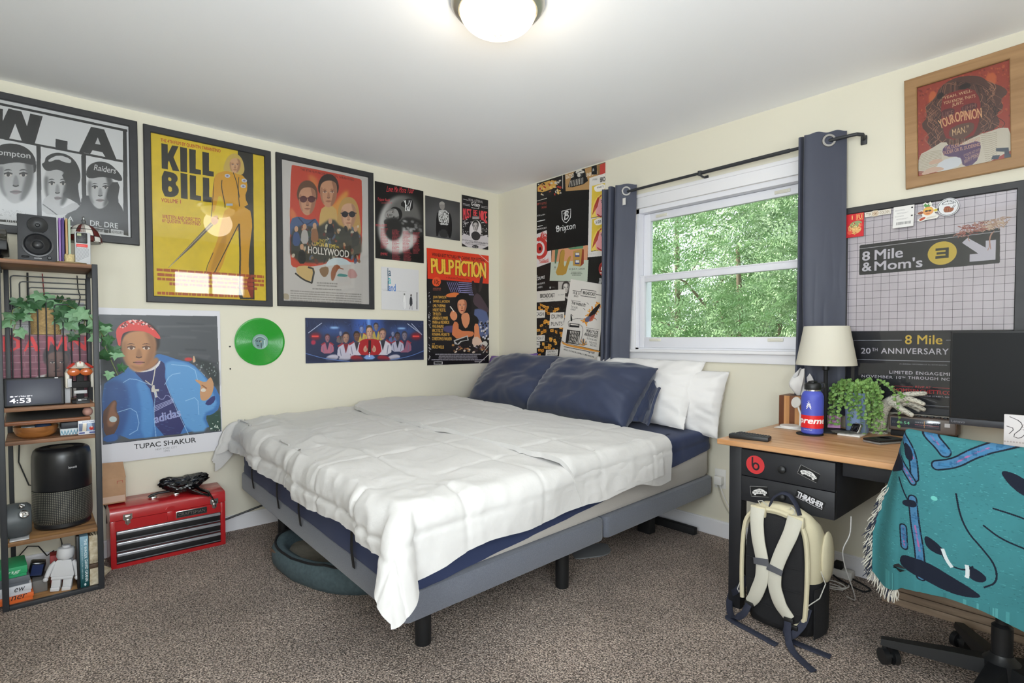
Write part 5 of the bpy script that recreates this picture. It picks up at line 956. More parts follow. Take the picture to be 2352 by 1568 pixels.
# duvet: flat cloth coordinates (s across, t along) folded over the two open edges
XE0, XE1, YF = .075, 2.045, -2.135
def drape(s, t, lift, seed, hem_wave=True, puff=1.):
    a = np.maximum(0, s-XE1); al = np.maximum(0, XE0-s); b = np.maximum(0, YF-t)
    xs = np.clip(s, XE0, XE1); ys = np.maximum(t, YF); base = .587+dzb(xs, ys)+lift
    side = np.where(a > 0, a, al); th = np.arctan2(b, np.maximum(side, 1e-9)); cor = np.sin(2*th)**.7*(side > 0)*(b > 0); r = np.where(cor > 0, np.maximum(side, b)*(1+.20*np.clip(cor, 0, 1)), np.hypot(side, b))
    rad = .085; ang = np.minimum(r/rad, math.pi/2); hz = rad*np.sin(ang)*.75; drop = rad*(1-np.cos(ang))+np.maximum(0, r-rad*math.pi/2)
    fl = hz+cor*r*.36+.010*np.sin(s*9+t*7)*np.minimum(1, r*6); sgn = np.where(a > 0, 1., -1.)
    # wrinkles and quilt seams
    q = .38; su = np.abs(((s+.1) % q)/q-.5)*2; tv = np.abs(((t+.02) % q)/q-.5)*2; seam = np.exp(-((1-su)/.05)**2)+np.exp(-((1-tv)/.05)**2)
    ft = smooth01((-1.62-t)*2.2); n = (fbm(s*3.2, t*3.2, seed, 3)-.44)*.034+(ridge(s*2.6+t*1.4, t*3.4-s, seed+2, 2)-.4)*(.020+.016*ft)+(ridge(s*6.5+t*3, t*4-s*3, seed+4, 2)-.4)*(.008+.010*ft)-seam*.006*(1+ft)
    ed = np.minimum(1, r*5); n = n*(1-.55*ed*(b <= 0)-.45*cor)*puff+ed*(1-.75*cor)*(ridge(s*6*(b > 0)+t*5*(a > 0), r*4, seed+7)-.4)*np.where(b > 0, .030, .012)*puff
    x = xs+sgn*fl*np.cos(th)*(side > 0)+np.where(r > 0, sgn*np.cos(th)*(side > 0)*n, 0); y = ys-fl*np.sin(th)*(b > 0)-np.where(b > 0, np.sin(th)*n, 0); z = base-drop+np.maximum(n, -.012)*np.clip(1-r*8, 0, 1)
    x = np.maximum(x, .04); return x, y, z
nu, nv = 210, 170
def cloth(m, s_lo, s_hi, t_lo, t_hi, lift, seed, nu, nv, th):
    u, v = np.meshgrid(np.linspace(0, 1, nu), np.linspace(0, 1, nv), indexing='ij')
    s0, s1, t0, t1 = s_lo(v), s_hi(v), t_lo(u), t_hi(u); s = s0+(s1-s0)*u; t = t0+(t1-t0)*v
    return m.sheet(*drape(s, t, lift, seed), thick=th)
duv = thing('duvet', 'white quilted duvet spread over the bed with its head end turned back', 'duvet', (1.06, -1.6, .62))
m = MB(); wob = lambda v, k: .022*np.sin(v*11+k)+.014*np.sin(v*27+k*2)
cloth(m, lambda v: -.10-.12*smooth01((.25-v)*4), lambda v: 2.045+.245+.055*smooth01((.42-v)*2.6)-.02*smooth01((v-.5)*5)+wob(v, 1)*.4, lambda u: -2.135-.226-wob(u, 2)*.45-.03*smooth01((.12-u)*8)-.075*smooth01((u-.84)*6), lambda u: -.70+0*u, .038, 11, nu, nv, .009)
obj('quilt', m, M_duvet, duv, ang=80)
m = MB(); cloth(m, lambda v: .03+.2*smooth01((.5-v)*2)*(1-v), lambda v: 2.045+.262+.03*smooth01((v-.55)*3)+.01*np.sin(v*9), lambda u: -1.46+.085*u-.015*np.sin(u*8)+.10*smooth01((u-.88)*7), lambda u: -.60-.12*(1-u)-.35*smooth01((.12-u)*8), .066, 23, nu, 60, .024)
obj('turned_back_edge', m, M_duvet, duv, ang=80)
# pillows
def pillow(name, c, w, h, t, lean, yaw, roll, seed, m_, label, cat='pillow', sag=.0, group=None, ears=.05):
    n = 44; u, v = np.meshgrid(np.linspace(-1, 1, n), np.linspace(-1, 1, n), indexing='ij'); P = []
    for sg in (1, -1):
        prof = np.sqrt(np.clip((1-np.abs(u)**2.6)*(1-np.abs(v)**2.6), 0, 1))**.8
        x = u*w/2*(1-ears*(1-v**2)*u**2); y = v*h/2*(1-ears*1.3*(1-u**2)*v**2)
        crease = (fbm(u*1.5, v*1.5, seed+1, 3)-.45)*.10+(ridge(u*1.1+v*.8, v*1.3-u*.9, seed, 2)-.4)*.03+(ridge(u*4-v*3, v*2+u*2, seed+5, 2)-.42)*.010*(.3+np.abs(u)**2)
        rad = np.maximum(np.abs(u), np.abs(v)); z = sg*(t/2*prof)+crease*prof**.5*(sg > 0)+sag*(v < 0)*v**2*.03
        z = z+.004*np.sin(np.arctan2(v, u)*26+seed)*np.clip((rad-.6)*2.5, 0, 1)*sg
        P.append((x, y, z))
    T = Matrix.Translation(c) @ Matrix.Rotation(yaw, 4, 'Z') @ Matrix.Rotation(math.radians(90)-lean, 4, 'X') @ Matrix.Rotation(roll, 4, 'Z')
    m = MB(); m.T = T
    N_ = n*n; vs = np.concatenate([np.stack(p, -1).reshape(-1, 3) for p in P]); idx = np.arange(N_).reshape(n, n); q = np.stack([idx[:-1, :-1], idx[1:, :-1], idx[1:, 1:], idx[:-1, 1:]], -1).reshape(-1, 4)
    ring = list(idx[0, :])+list(idx[1:, -1])+list(idx[-1, -2::-1])+list(idx[-2:0:-1, 0])
    fs = q.tolist()+(q[:, ::-1]+N_).tolist()+[(int(a), int(a)+N_, int(bb)+N_, int(bb)) for a, bb in zip(ring, ring[1:]+ring[:1])]
    m.add(vs.tolist(), fs); return solo(name, m, m_, label, cat, group, ang=80)
R_ = math.radians
M_navy2 = mat('navy_sateen', '#28324e', .62, bump=.14, bscale=30, bdist=.005, sheen=.3, var=.12, vscale=4)
M_purple = mat('purple_cotton', '#7d62a6', .8, bump=.2, bscale=60, bdist=.004)
pillow('pillow', (.64, -.355, .855), .84, .46, .30, R_(40), R_(0), R_(1.5), 3, M_navy2, 'navy pillow leaning at the wall corner above the turned back duvet')
p2 = pillow('pillow', (1.36, -.395, .85), .82, .46, .31, R_(43), R_(2), R_(-3), 9, M_navy2, 'rumpled navy pillow with a loose case end, nearer the window')
pillow('pillow', (1.57, -.175, .86), .84, .44, .15, R_(30), R_(-1), R_(-1), 15, M_white, 'white pillow standing behind the rumpled navy pillow')
pillow('pillow', (1.78, -.115, .82), .70, .39, .19, R_(14), R_(0), R_(-3), 21, M_white, 'white pillow at the bed edge under the window, drooping over the mattress')
pillow('cushion', (.30, -.16, .87), .56, .40, .14, R_(24), R_(0), R_(4), 27, M_purple, 'purple cushion peeking out behind the corner navy pillow', 'cushion')
u, v = np.meshgrid(np.linspace(0, 1, 30), np.linspace(0, 1, 30), indexing='ij')      # loose end of the pillowcase
X = 1.70+u*.17+v*.00-.04*u*v; Z = .70+v*.235-.03*u*v+.02*np.sin(u*6)*v; Y = -.475+v*.17+.05*np.sin(u*3+.5)+.03*(ridge(u*2, v*2, 5)-.4)
obj('case_end', MB().sheet(X, Y, Z, thick=.014), M_navy2, p2, ang=80)
# pet bed pushed under the foot end
pb = thing('pet_bed', 'grey green pet bed with dark piping pushed under the bed', 'pet bed', (.99, -1.80, 0))
M_pet = mat('pet_bed_cloth', '#4f6066', .9, bump=.3, bscale=260, var=.25, vscale=60); M_plush = mat('beige_plush', '#8a8478', 1., bump=.5, bscale=150, var=.2, vscale=30)
def petring(sc, z, sag=0.):
    out = []
    for k in range(48):
        a = 2*math.pi*k/48; c_, s_ = math.cos(a), math.sin(a); x = abs(c_)**.6*(1 if c_ > 0 else -1); y = abs(s_)**.6*(1 if s_ > 0 else -1)
        xx = .99+.42*x*sc+.03*y; yy = -1.80+.35*y*sc+.10*max(0, x)-.03*max(0, -x); out.append((xx, yy, z*(1+.12*math.sin(a*3+1)-.35*max(0, -y)*max(0, math.cos((a-4.4)*2.2)))))
    return out
obj('bolster', MB().loft([petring(.95, .0), petring(1.0, .03), petring(1.01, .09), petring(.97, .13), petring(.90, .145), petring(.82, .13), petring(.78, .07)], cap=False), M_pet, pb, ang=80)
obj('piping', MB().tube(petring(.955, .140), .006, 6, closed=True), M_blackmat, pb)
obj('sleeping_pad', MB().loft([petring(.80, .05), petring(.78, .085), petring(.6, .075), petring(.3, .07)]), M_plush, pb, ang=80)
obj('label_patch', MB().box(.70, .78, -2.152, -2.146, .05, .09, .002), mat('tan_leather', '#6f5848', .7), pb)
# grey felt scrap on the carpet under the bed and the bed's power cord
P_ = [(1.70+.075*math.cos(t)*(1+.12*math.sin(3*t+1)), -.76+.135*math.sin(t)*(1+.1*math.sin(4*t))) for t in np.linspace(0, 2*math.pi, 37)[:-1]]
solo('felt_pad', MB().prism([(x+.06*(y+.76), y, .001) for x, y in P_], (0, 0, .006)), mat('grey_felt', '#7d7f82', .95, bump=.3, bscale=200), 'flat light grey felt pad on the carpet beneath the bed', 'floor pad')
solo('electrical_cable', MB().tube([(.075, -1.86, .15), (.06, -1.98, .14), (.045, -2.1, .11), (.03, -2.2, .085), (.03, -2.235, .075)], .006, 8), M_black, 'black power cord running along the wall from the bed to the red toolbox', 'cord')
# ================================================================== the metal shelf and what stands on it
M_board = wood('rustic_board', '#4f3524', '#94694a', 1, 10, .6, '#33241a', bump=.3)
M_boardlow = wood('rustic_board_face', '#6b4a2c', '#b08556', 1, 7, .6, '#3a2818', bump=.3)
sh = thing('metal_shelf', 'tall black metal shelf with rustic wooden boards by the left wall', 'shelf', (.28, -3.0, 0))
def post(x0, x1, y0, y1, z0, z1): obj('post', MB().box(x0, x1, y0, y1, z0, z1, .002), M_steelblk, sh)
post(.425, .447, -2.85, -2.828, 0, 1.532); post(.425, .447, -3.182, -3.16, 0, 1.512); post(.105, .127, -3.160, -3.142, 0, 1.512); post(.105, .127, -2.853, -2.835, .865, 1.512)
post(.425, .447, -3.58, -3.558, 0, 1.512); post(.105, .127, -3.58, -3.558, 0, 1.512)
for z, y0, t, m in ((1.53, -3.58, .018, M_board), (.883, -3.16, .017, M_board), (.737, -3.16, .017, M_board), (.296, -3.16, .018, M_boardlow), (.014, -3.16, .012, M_boardlow)):
    obj('shelf_board', MB().box(.118 if z > .8 else .10, .444, y0, -2.85 if z < 1.5 else -2.846, z-t, z, .0015), m, sh)
obj('rail', MB().box(.425, .445, -3.16, -2.85, 0, .02, .001), M_steelblk, sh); obj('rail', MB().box(.108, .124, -3.142, -2.853, 0, .02, .001), M_steelblk, sh)
for y0, y1 in ((-3.18, -3.164), (-2.848, -2.832)):
    for z in (1.494, 0): obj('rail', MB().box(.127, .425, y0, y1, z, z+.018, .001), M_steelblk, sh)
for k in range(9):                                        # nested right-angle wires
    y0 = -3.136+k*.0315; z = 1.486-k*.0262
    obj('grid_wire', MB().tube([(.118, y0, .884), (.118, y0, z-.012), (.118, y0+.003, z-.003), (.118, y0+.012, z), (.118, -2.85, z+.002)], .003, 6), M_steelblk, sh)
obj('grid_wire', MB().tube([(.118, -2.853, .884), (.118, -2.853, 1.49)], .0035, 6), M_steelblk, sh)
# --- top board
tt = thing('turntable', 'black record player with a clear dust cover, partly out of view', 'record player', (.26, -3.33, 1.53))
obj('plinth', MB().box(.11, .40, -3.52, -3.137, 1.572, 1.614, .004), M_black, tt); obj('dust_cover', MB().box(.112, .398, -3.518, -3.139, 1.614, 1.662, .004), glass('smoked_cover', (.45, .45, .46), 1.4), tt)
obj('platter', MB().lathe([(0, 1.614), (.12, 1.614), (.12, 1.626), (0, 1.626)], 40, (.255, -3.34, 0)), M_blackmat, tt)
for x in (.16, .36):
    for y in (-3.18, -3.46): obj('foot', MB().lathe([(.012, 1.531), (.026, 1.572)], 16, (x, y, 0)), M_black, tt)
sp = thing('speaker', 'small black bookshelf speaker on the top board of the metal shelf', 'speaker', (.33, -3.037, 1.53))
M_spk = mat('speaker_vinyl', '#2b2c30', .55, bump=.08, bscale=500)
obj('cabinet', MB().box(.225, .42, -3.104, -2.971, 1.531, 1.734, .003), M_spk, sp)
def facing(m, x, y, z): m.T = Matrix.Translation((x, y, z)) @ Matrix.Rotation(math.pi/2, 4, 'Y'); return m
obj('tweeter', facing(MB(), .42, -3.036, 1.690).lathe([(.036, 0), (.0355, .009), (.033, .010), (.022, .0055), (.011, .002), (.0085, .002), (.0085, .006), (.006, .009), (0, .010)], 36), M_black, sp)
w = facing(MB(), .42, -3.037, 1.603).lathe([(.055, 0), (.0545, .014), (.048, .015), (.045, .010), (.041, .014), (.037, .012), (.026, .003), (.020, .0015), (.017, .006), (.010, .0095), (0, .0105)], 44); obj('woofer', w, mat('cone_black', '#232427', .3), sp)
obj('port', MB().cbox((.421, -3.079, 1.547), (.003, .026, .009), .004), M_blackmat, sp); obj('knob', facing(MB(), .42, -2.998, 1.548).lathe([(.008, 0), (.0078, .008), (.006, .010), (0, .010)], 20), M_black, sp)
M_silver = mat('silver_print', '#c9c9cc', .4); obj('lettering', lettering(MB(), 'EDIFIER', (.4203, -3.049, 1.541), (0, .025, 0), (0, 0, .005), .01), M_silver, sp, smooth=False)
BK = [('#d2d2d4', -2.9690, .0055, 'white', .200), ('#8c62a8', -2.9600, .008, 'lilac', .205), ('#3c2268', -2.9490, .0100, 'dark purple', .206), ('#b08a5a', -2.9360, .008, 'tan and black', .206), ('#9fb09a', -2.9260, .009, 'pale green', .204)]
for c_, y, w_, nm, h in BK:
    t = thing('slim_book', 'slim upright book with a %s spine beside the black speaker' % nm, 'book', (.36, y, 1.53), 'slim books beside the speaker')
    obj('cover', MB().box(.24, .405, y-w_/2, y+w_/2, 1.531, 1.531+h, .001), mat('cover_'+nm.replace(' ', '_'), c_, .5), t); obj('pages', MB().box(.245, .4, y-w_/2+.0012, y+w_/2-.0012, 1.536, 1.531+h+.0012), M_paperback, t)
pl = [(.415+.030*math.cos(t)*(1+.08*math.sin(5*t)), -2.922+.057*math.sin(t)*(1+.05*math.sin(7*t)), 1.531) for t in np.linspace(0, 6.283, 40)[:-1]]
solo('coaster', MB().prism([(min(x, .444), y, z) for x, y, z in pl], (0, 0, .005)), wood('dark_slice', '#4a3a22', '#7a6438', 1, 20), 'dark uneven wooden coaster in front of the slim books', 'coaster')
pf = []
for k in range(40):
    t = k/39*6.283; pf.append([(.414+(.017+.0015*math.sin(t*9+j))*math.cos(t), -2.928+(.018+.002*math.sin(t*7+j*2))*math.sin(t), 1.5365+.034*j/5+.003*math.sin(t*6)*(j == 5)) for j in range(6)])
R2 = [[pf[k][j] for k in range(39)] for j in range(6)]; IN = [[(.414+(x-.414)*.72, -2.928+(y+2.928)*.72, z) for x, y, z in R2[j]] for j in (5, 3, 0)]
solo('ring_dish', MB().loft(R2+IN), mat('cream_clay', '#d0bd8c', .8, var=.25, vscale=120), 'small cream jagged ring standing on the dark coaster', 'dish')
rd = thing('handheld_radio', 'upright light grey radio with a red bar and small display', 'radio', (.40, -2.879, 1.53))
M_lg = mat('light_grey_plastic', '#b9babc', .5)
obj('body', MB().box(.375, .42, -2.908, -2.850, 1.531, 1.680, .004), M_lg, rd); obj('control_panel', MB().box(.419, .4225, -2.903, -2.862, 1.628, 1.676, .003), M_black, rd)
obj('display', MB().box(.422, .4232, -2.899, -2.884, 1.661, 1.672), mat('lcd_olive', '#8a9464', .3), rd); obj('red_button', MB().box(.419, .4228, -2.903, -2.861, 1.610, 1.624, .002), mat('red_plastic', '#d8413c', .4), rd)
for y, z in ((-2.891, 1.652), (-2.872, 1.668), (-2.872, 1.652)): obj('knob', facing(MB(), .4225, y, z).lathe([(.004, 0), (.0038, .004), (0, .0045)], 14), M_black, rd)
g = MB()
for k in range(13): g.tube([(.4203, -2.904, 1.542+k*.0062-.028*(k > 20)), (.4203, -2.857, 1.572+k*.0062)], .0012, 4) if 1.572+k*.0062 < 1.608 else g.tube([(.4203, -2.904, 1.542+k*.0062), (.4203, -2.904+.047*max(.1, (1.606-1.542-k*.0062)/.030) if k < 10 else -2.9, min(1.606, 1.572+k*.0062))], .0012, 4)
obj('grille', g, mat('grille_grey', '#8a8b8e', .6), rd)
tl = thing('stained_glass_lamp', 'little stained glass lamp with red and white panels behind the grey radio', 'lamp', (.27, -2.865, 1.53))
a = Art(240, 60, '#d8d4cc')
for k in range(12):
    for r_ in range(3): a.rect(k*20, r_*20, k*20+20, r_*20+20, '#5c1f1c' if (k+(r_ > 1)) % 2 else '#d9d5cd')
    a.rect(k*20-1.2, 0, k*20+1.2, 60, '#1c1816')
for r_ in (0, 20, 40, 59): a.rect(0, r_-1, 240, r_+1, '#1c1816')
pf = [(.068*math.sin(t)**.9+.004, 1.655+.085*math.cos(t)) for t in np.linspace(.05, 1.55, 10)]
obj('lamp_shade', MB().lathe(pf[::-1]+[(.066, 1.652)], 24, (.27, -2.865, 0)), a.mat('leaded_panels', .3), tl, wuv=lambda W: np.c_[(np.arctan2(W[:, 1]+2.865, W[:, 0]-.27)/6.283) % 1.0, (W[:, 2]-1.65)/.092])
obj('finial', MB().lathe([(.004, 1.735), (.012, 1.742), (.006, 1.748), (.010, 1.757), (.005, 1.763), (.006, 1.772), (0, 1.780)], 16, (.27, -2.865, 0)), mat('pewter', '#8d8f90', .35, .8), tl)
obj('base', MB().lathe([(.04, 1.531), (.038, 1.540), (.010, 1.550), (.006, 1.60), (.008, 1.66), (0, 1.66)], 20, (.27, -2.865, 0)), mat('pewter', '#8d8f90'), tl)
# --- behind the grid
rb = thing('record_box', 'pale box of records standing behind the shelf grid under the basket', 'box', (.05, -3.01, .884)); obj('carton', MB().box(.004, .088, -3.168, -2.856, .884, 1.2, .003), mat('pale_board', '#c9cacd', .7), rb)
a = Art(330, 318, '#7d4253'); rnd = random.Random(4)
for i in range(10): a.rect(0, i*33, 330, i*33+3, '#a5717f')
for i in range(10):
    for j in range(5): x = j*82+(i % 2)*41; a.rect(x, i*33, x+3, i*33+33, '#94606e')
a.mottle(.12, 14, 2); a.poly([(40, 318), (60, 250), (120, 205), (180, 190), (240, 215), (300, 250), (318, 318)], '#c9c6c4', 1, 2); a.poly([(150, 215), (170, 180), (225, 190), (230, 235), (190, 250)], '#5c4038', 1, 3); face(a, 205, 140, 92, 128, '#6d4c44', '#2c1c1e', '#2a2024', soft=3)
a.poly([(150, 110), (160, 60), (205, 40), (255, 60), (268, 120), (250, 90), (205, 75), (165, 95)], '#2c2226', 2, 3)
def serif(ch, x0, x1, y0=8, y1=80, c='#e0272c'):
    w = x1-x0
    if ch == 'D': a.rect(x0, y0, x0+w*.24, y1, c); a.poly([(x0, y0), (x0+w*.5, y0), (x1, y0+20), (x1, y1-20), (x0+w*.5, y1), (x0, y1), (x0, y1-7), (x0+w*.45, y1-7), (x1-w*.26, y1-22), (x1-w*.26, y0+22), (x0+w*.45, y0+7), (x0, y0+7)], c)
    if ch == 'A': a.poly([(x0+w*.42, y0), (x0+w*.58, y0), (x1, y1), (x1-w*.3, y1), (x0+w*.45, y0+20), (x0+w*.14, y1), (x0, y1)], c); a.rect(x0+w*.24, y0+46, x1-w*.25, y0+52, c)
    if ch == 'M': a.poly([(x0+w*.1, y0), (x0+w*.3, y0), (x0+w*.52, y1-18), (x0+w*.74, y0), (x1-w*.04, y0), (x1, y1), (x1-w*.2, y1), (x1-w*.22, y0+22), (x0+w*.52, y1), (x0+w*.22, y0+20), (x0+w*.12, y1), (x0, y1)], c)
    if ch == 'N': a.poly([(x0, y0), (x0+w*.22, y0), (x1-w*.12, y1-26), (x1-w*.12, y0), (x1, y0), (x1, y1), (x1-w*.16, y1), (x0+w*.14, y0+24), (x0+w*.14, y1), (x0, y1)], c)
serif('D', 8, 70); serif('A', 80, 142); serif('M', 164, 246); serif('N', 262, 322); a.rect(10, 8, 26, 80, '#e0272c')
ART['lp'] = a
sheet_thing('lp', 'record_sleeve', 'A', -3.176, -2.848, .886, 1.204, 'record sleeve with big red serif letters over a brick wall, behind the wire grid', 'record sleeve', off=.0915, rough=.45)
a = Art(300, 170, '#c9cacd'); a.rect(0, 0, 300, 50, '#2c2e34'); a.poly([(160, 0), (215, 0), (235, 40), (175, 40)], '#c8312e'); a.rect(235, 0, 300, 45, '#b9babd')
for y in (58, 92, 126): a.rect(0, y, 300, y+2, '#7d7f84')
for k in range(3): a.scribble(8, 8+k*14, 40, 18+k*14, '#d0d0d4', 1, k); a.scribble(30, 68+k*34, 90, 78+k*34, '#6d6f74', 1, k+7)
ART['cal'] = a; sheet_thing('cal', 'wall_chart', 'A', -3.145, -2.855, 1.215, 1.375, 'pale ruled wall chart with a dark heading behind the wicker basket', 'chart', off=.001)
bk = thing('wicker_basket', 'small oval wicker basket behind the wire grid', 'basket', (.058, -3.01, 1.2055))
M_wick = mat('wicker_straw', '#c9a872', .75, var=.4, vscale=60); rr = []; m = MB(); C0 = (.058, -3.01)
for i in range(40):
    z = 1.207+.126*i/39; tp = .93+.07*i/39; row = []
    for k in range(96):
        a_ = 2*math.pi*k/96; r = 1+.045*math.sin(k*2*math.pi*20/96+(math.pi if (i//2) % 2 else 0))*abs(math.sin((i % 2+.5)*math.pi/2)); row.append((C0[0]+.047*tp*r*math.cos(a_), C0[1]+.060*tp*r*math.sin(a_), z))
    rr.append(row)
inn = [[(C0[0]+(x-C0[0])*.86, C0[1]+(y-C0[1])*.88, z) for x, y, z in rr[j]] for j in (39, 20, 4)]
obj('weave', MB().loft(rr+inn), M_wick, bk, ang=70); obj('rim', MB().tube([(C0[0]+.046*math.cos(t), C0[1]+.0595*math.sin(t), 1.334) for t in np.linspace(0, 6.283, 41)[:-1]], .0045, 8, closed=True), M_wick, bk)
def ivyleaf(m, c, d, n, s, mi=0):
    """five-lobed leaf at c, tip direction d, facing n"""
    d = Vector(d).normalized(); n = Vector(n); n = (n-d*n.dot(d)).normalized(); x = d.cross(n); c = Vector(c)
    L = [(0, -.02), (.28, -.18), (.52, -.02), (.36, .22), (.62, .42), (.30, .52), (0, 1.0), (-.30, .52), (-.62, .42), (-.36, .22), (-.52, -.02), (-.28, -.18)]
    cen = c+d*s*.3+n*s*.05; vs = [cen]+[c+x*(a*s)+d*(b*s)-n*(abs(a)*s*.18+b*b*s*.12) for a, b in L]
    m.add(vs, [(0, 1+k, 1+(k+1) % 12) for k in range(12)], mi)
iv = thing('ivy_plant', 'trailing ivy with pale and dark leaves growing out of the wicker basket', 'plant', (.058, -3.01, 1.21))
M_ivy = mat('ivy_green', '#49764c', .45, var2='#28502e', vscale=16); M_ivyp = mat('ivy_pale', '#8db58c', .5, var2='#6d9c72', vscale=20); M_stem = mat('ivy_stem', '#6d7a44', .6)
vines = [[(.06, -3.01, 1.30), (.10, -3.05, 1.40), (.13, -3.09, 1.36), (.14, -3.12, 1.27), (.145, -3.13, 1.22)], [(.06, -3.0, 1.30), (.11, -3.02, 1.41), (.15, -3.03, 1.395)], [(.06, -2.99, 1.3), (.09, -2.95, 1.38), (.12, -2.90, 1.345), (.13, -2.86, 1.29), (.14, -2.87, 1.23)],
    [(.06, -3.0, 1.3), (.14, -2.93, 1.35), (.22, -2.86, 1.31), (.27, -2.81, 1.24), (.29, -2.79, 1.13), (.29, -2.765, 1.06), (.29, -2.745, 1.00)], [(.06, -3.0, 1.3), (.12, -2.90, 1.33), (.2, -2.84, 1.28), (.26, -2.79, 1.19), (.28, -2.77, 1.12)], [(.06, -3.02, 1.3), (.11, -3.06, 1.36), (.15, -3.13, 1.32), (.15, -3.14, 1.24)], [(.06, -2.98, 1.3), (.1, -2.93, 1.33), (.13, -2.92, 1.27), (.13, -2.9, 1.22)]]
rnd = random.Random(14); st = MB(); lv = MB(); lp_ = MB()
for v in vines:
    P = [Vector(p) for p in v]; pts = []
    for i in range(len(P)-1):
        for k in range(5): pts.append(P[i].lerp(P[i+1], k/5))
    pts.append(P[-1]); st.tube(pts, .0022, 5)
    for i, p in enumerate(pts):
        if i < 3 or i % 3: continue
        for _ in range(2 if i < len(pts)*.6 else 1):
            o_ = Vector((rnd.uniform(-.01, .03), rnd.uniform(-.035, .035), rnd.uniform(-.03, .02))); d = Vector((rnd.uniform(-.1, .5), rnd.uniform(-1, 1), rnd.uniform(-1, .25)))
            ivyleaf(lp_ if rnd.random() < .4 else lv, p+o_, d, (1, rnd.uniform(-.5, .5), rnd.uniform(-.1, .7)), rnd.uniform(.042, .066))
obj('stems', st, M_stem, iv); obj('leaves', lv, M_ivy, iv, smooth=False); obj('pale_leaves', lp_, M_ivyp, iv, smooth=False)
# --- display board
sd = thing('smart_display', 'black smart display showing the time on the shelf board', 'smart display', (.40, -3.06, .883))
T = Matrix.Translation((.41, -3.06, .884)) @ Matrix.Rotation(R_(-9), 4, 'Y'); m = MB(); m.T = T; m.box(-.012, 0, -.104, .104, 0, .129, .006, 3); obj('body', m, M_black, sd)
m = MB(); m.T = T; m.box(-.001, .0012, -.092, .092, .009, .119, .001); obj('screen', m, mat('screen_glow', '#1c1e26', .45, emit='#3c4052', estr=.30), sd)
m = MB(); m.T = T; lettering(m, '4:53', (.0015, -.083, .017), (0, .070, 0), (0, 0, .021), .02); lettering(m, '64\u00b0 | THU, SEP 4', (.0015, -.066, .043), (0, .058, 0), (0, 0, .006), .02); m.ball((.0015, -.076, .046), (.001, .006, .003), 10, 6); obj('clock_digits', m, mat('digit_glow', '#ffffff', .5, emit='#f4f0ff', estr=.95), sd, smooth=False)
m = MB(); m.T = T; m.box(0, .0015, .07, .082, .1215, .1255); obj('camera_shutter', m, M_silver, sd); m = MB(); m.T = T; m.prism([(-.012, -.06, 0), (-.075, -.06, 0), (-.012, -.06, .08)], (0, .12, 0)); obj('base', m, M_blackmat, sd)
hm = thing('toy_helmet', 'white and red brick-built pilot helmet with orange visor on a black stand', 'helmet model', (.37, -2.898, .883))
M_hw = mat('ivory_bricks', '#d5cfc2', .4); M_hr = mat('red_bricks', '#c23a30', .4)
vs = []; n1, n2 = 36, 14; fs = []
for i in range(n2+1):
    ph = math.pi*.5*i/n2
    for k in range(n1):
        a_ = 2*math.pi*k/n1; vs.append((.36+.062*math.cos(ph)*math.cos(a_)**1, -2.898+.054*math.cos(ph)*math.sin(a_), 1.02+.052*math.sin(ph)))
for i in range(n2):
    for k in range(n1): fs.append((i*n1+k, i*n1+(k+1) % n1, (i+1)*n1+(k+1) % n1, (i+1)*n1+k))
m = MB().add(vs, [f for f in fs if not (all(vs[j][0] > .385 for j in f) and all(vs[j][2] < 1.05 for j in f))]); m.box(.315, .40, -2.953, -2.936, .955, 1.03, .006); m.box(.315, .40, -2.86, -2.846, .955, 1.03, .006); obj('shell', m, M_hw, hm, ang=25)
m = MB().box(.345, .425, -2.912, -2.886, 1.054, 1.076, .003); m.box(.352, .424, -2.905, -2.893, 1.074, 1.079, .002); obj('crest', m, M_hw, hm); m = MB()
for y in (-2.943, -2.853): m.tube([(.41, y, 1.05), (.38, y*.5-2.898*.5, 1.068)], .006, 6)
m.box(.36, .426, -2.901, -2.897, 1.07, 1.080, .001); obj('stripe', m, M_hr, hm)
m = MB()
for y in (-2.922, -2.876): m.T = Matrix.Translation((.408, y, 1.030)); m.ball((0, 0, 0), (.008, .024, .018), 18, 10)
obj('visor', m, mat('orange_visor', '#d9703a', .15, trans=.3), hm)
m = MB().box(.35, .39, -2.912, -2.884, .90, 1.02, .003); m.box(.335, .405, -2.935, -2.861, .955, .985, .004); m.box(.33, .42, -2.93, -2.866, .884, .897, .002); obj('stand', m, M_blackmat, hm)
obj('chin_strap', MB().box(.393, .402, -2.922, -2.874, .928, .943, .002), M_lg, hm); obj('side_clip', MB().box(.395, .407, -2.945, -2.930, .96, 1.0, .002), M_lg, hm)
m = MB(); m.T = Matrix.Translation((.425, -2.891, .884)) @ Matrix.Rotation(R_(-25), 4, 'Y'); m.box(-.004, 0, -.025, .025, 0, .028, .001); obj('plaque', m, M_black, hm)
m2 = MB(); m2.T = m.T; m2.box(0, .0006, -.018, -.006, .014, .021); lettering(m2, 'STAR', (.0002, -.004, .016), (0, .018, 0), (0, 0, .006), .01); obj('plaque_print', m2, M_silver, hm, smooth=False)
solo('stacked_cards', MB().box(.30, .36, -2.954, -2.934, .884, .955, .001), M_lg, 'pale grey card box standing between the display and the brick helmet', 'card box')
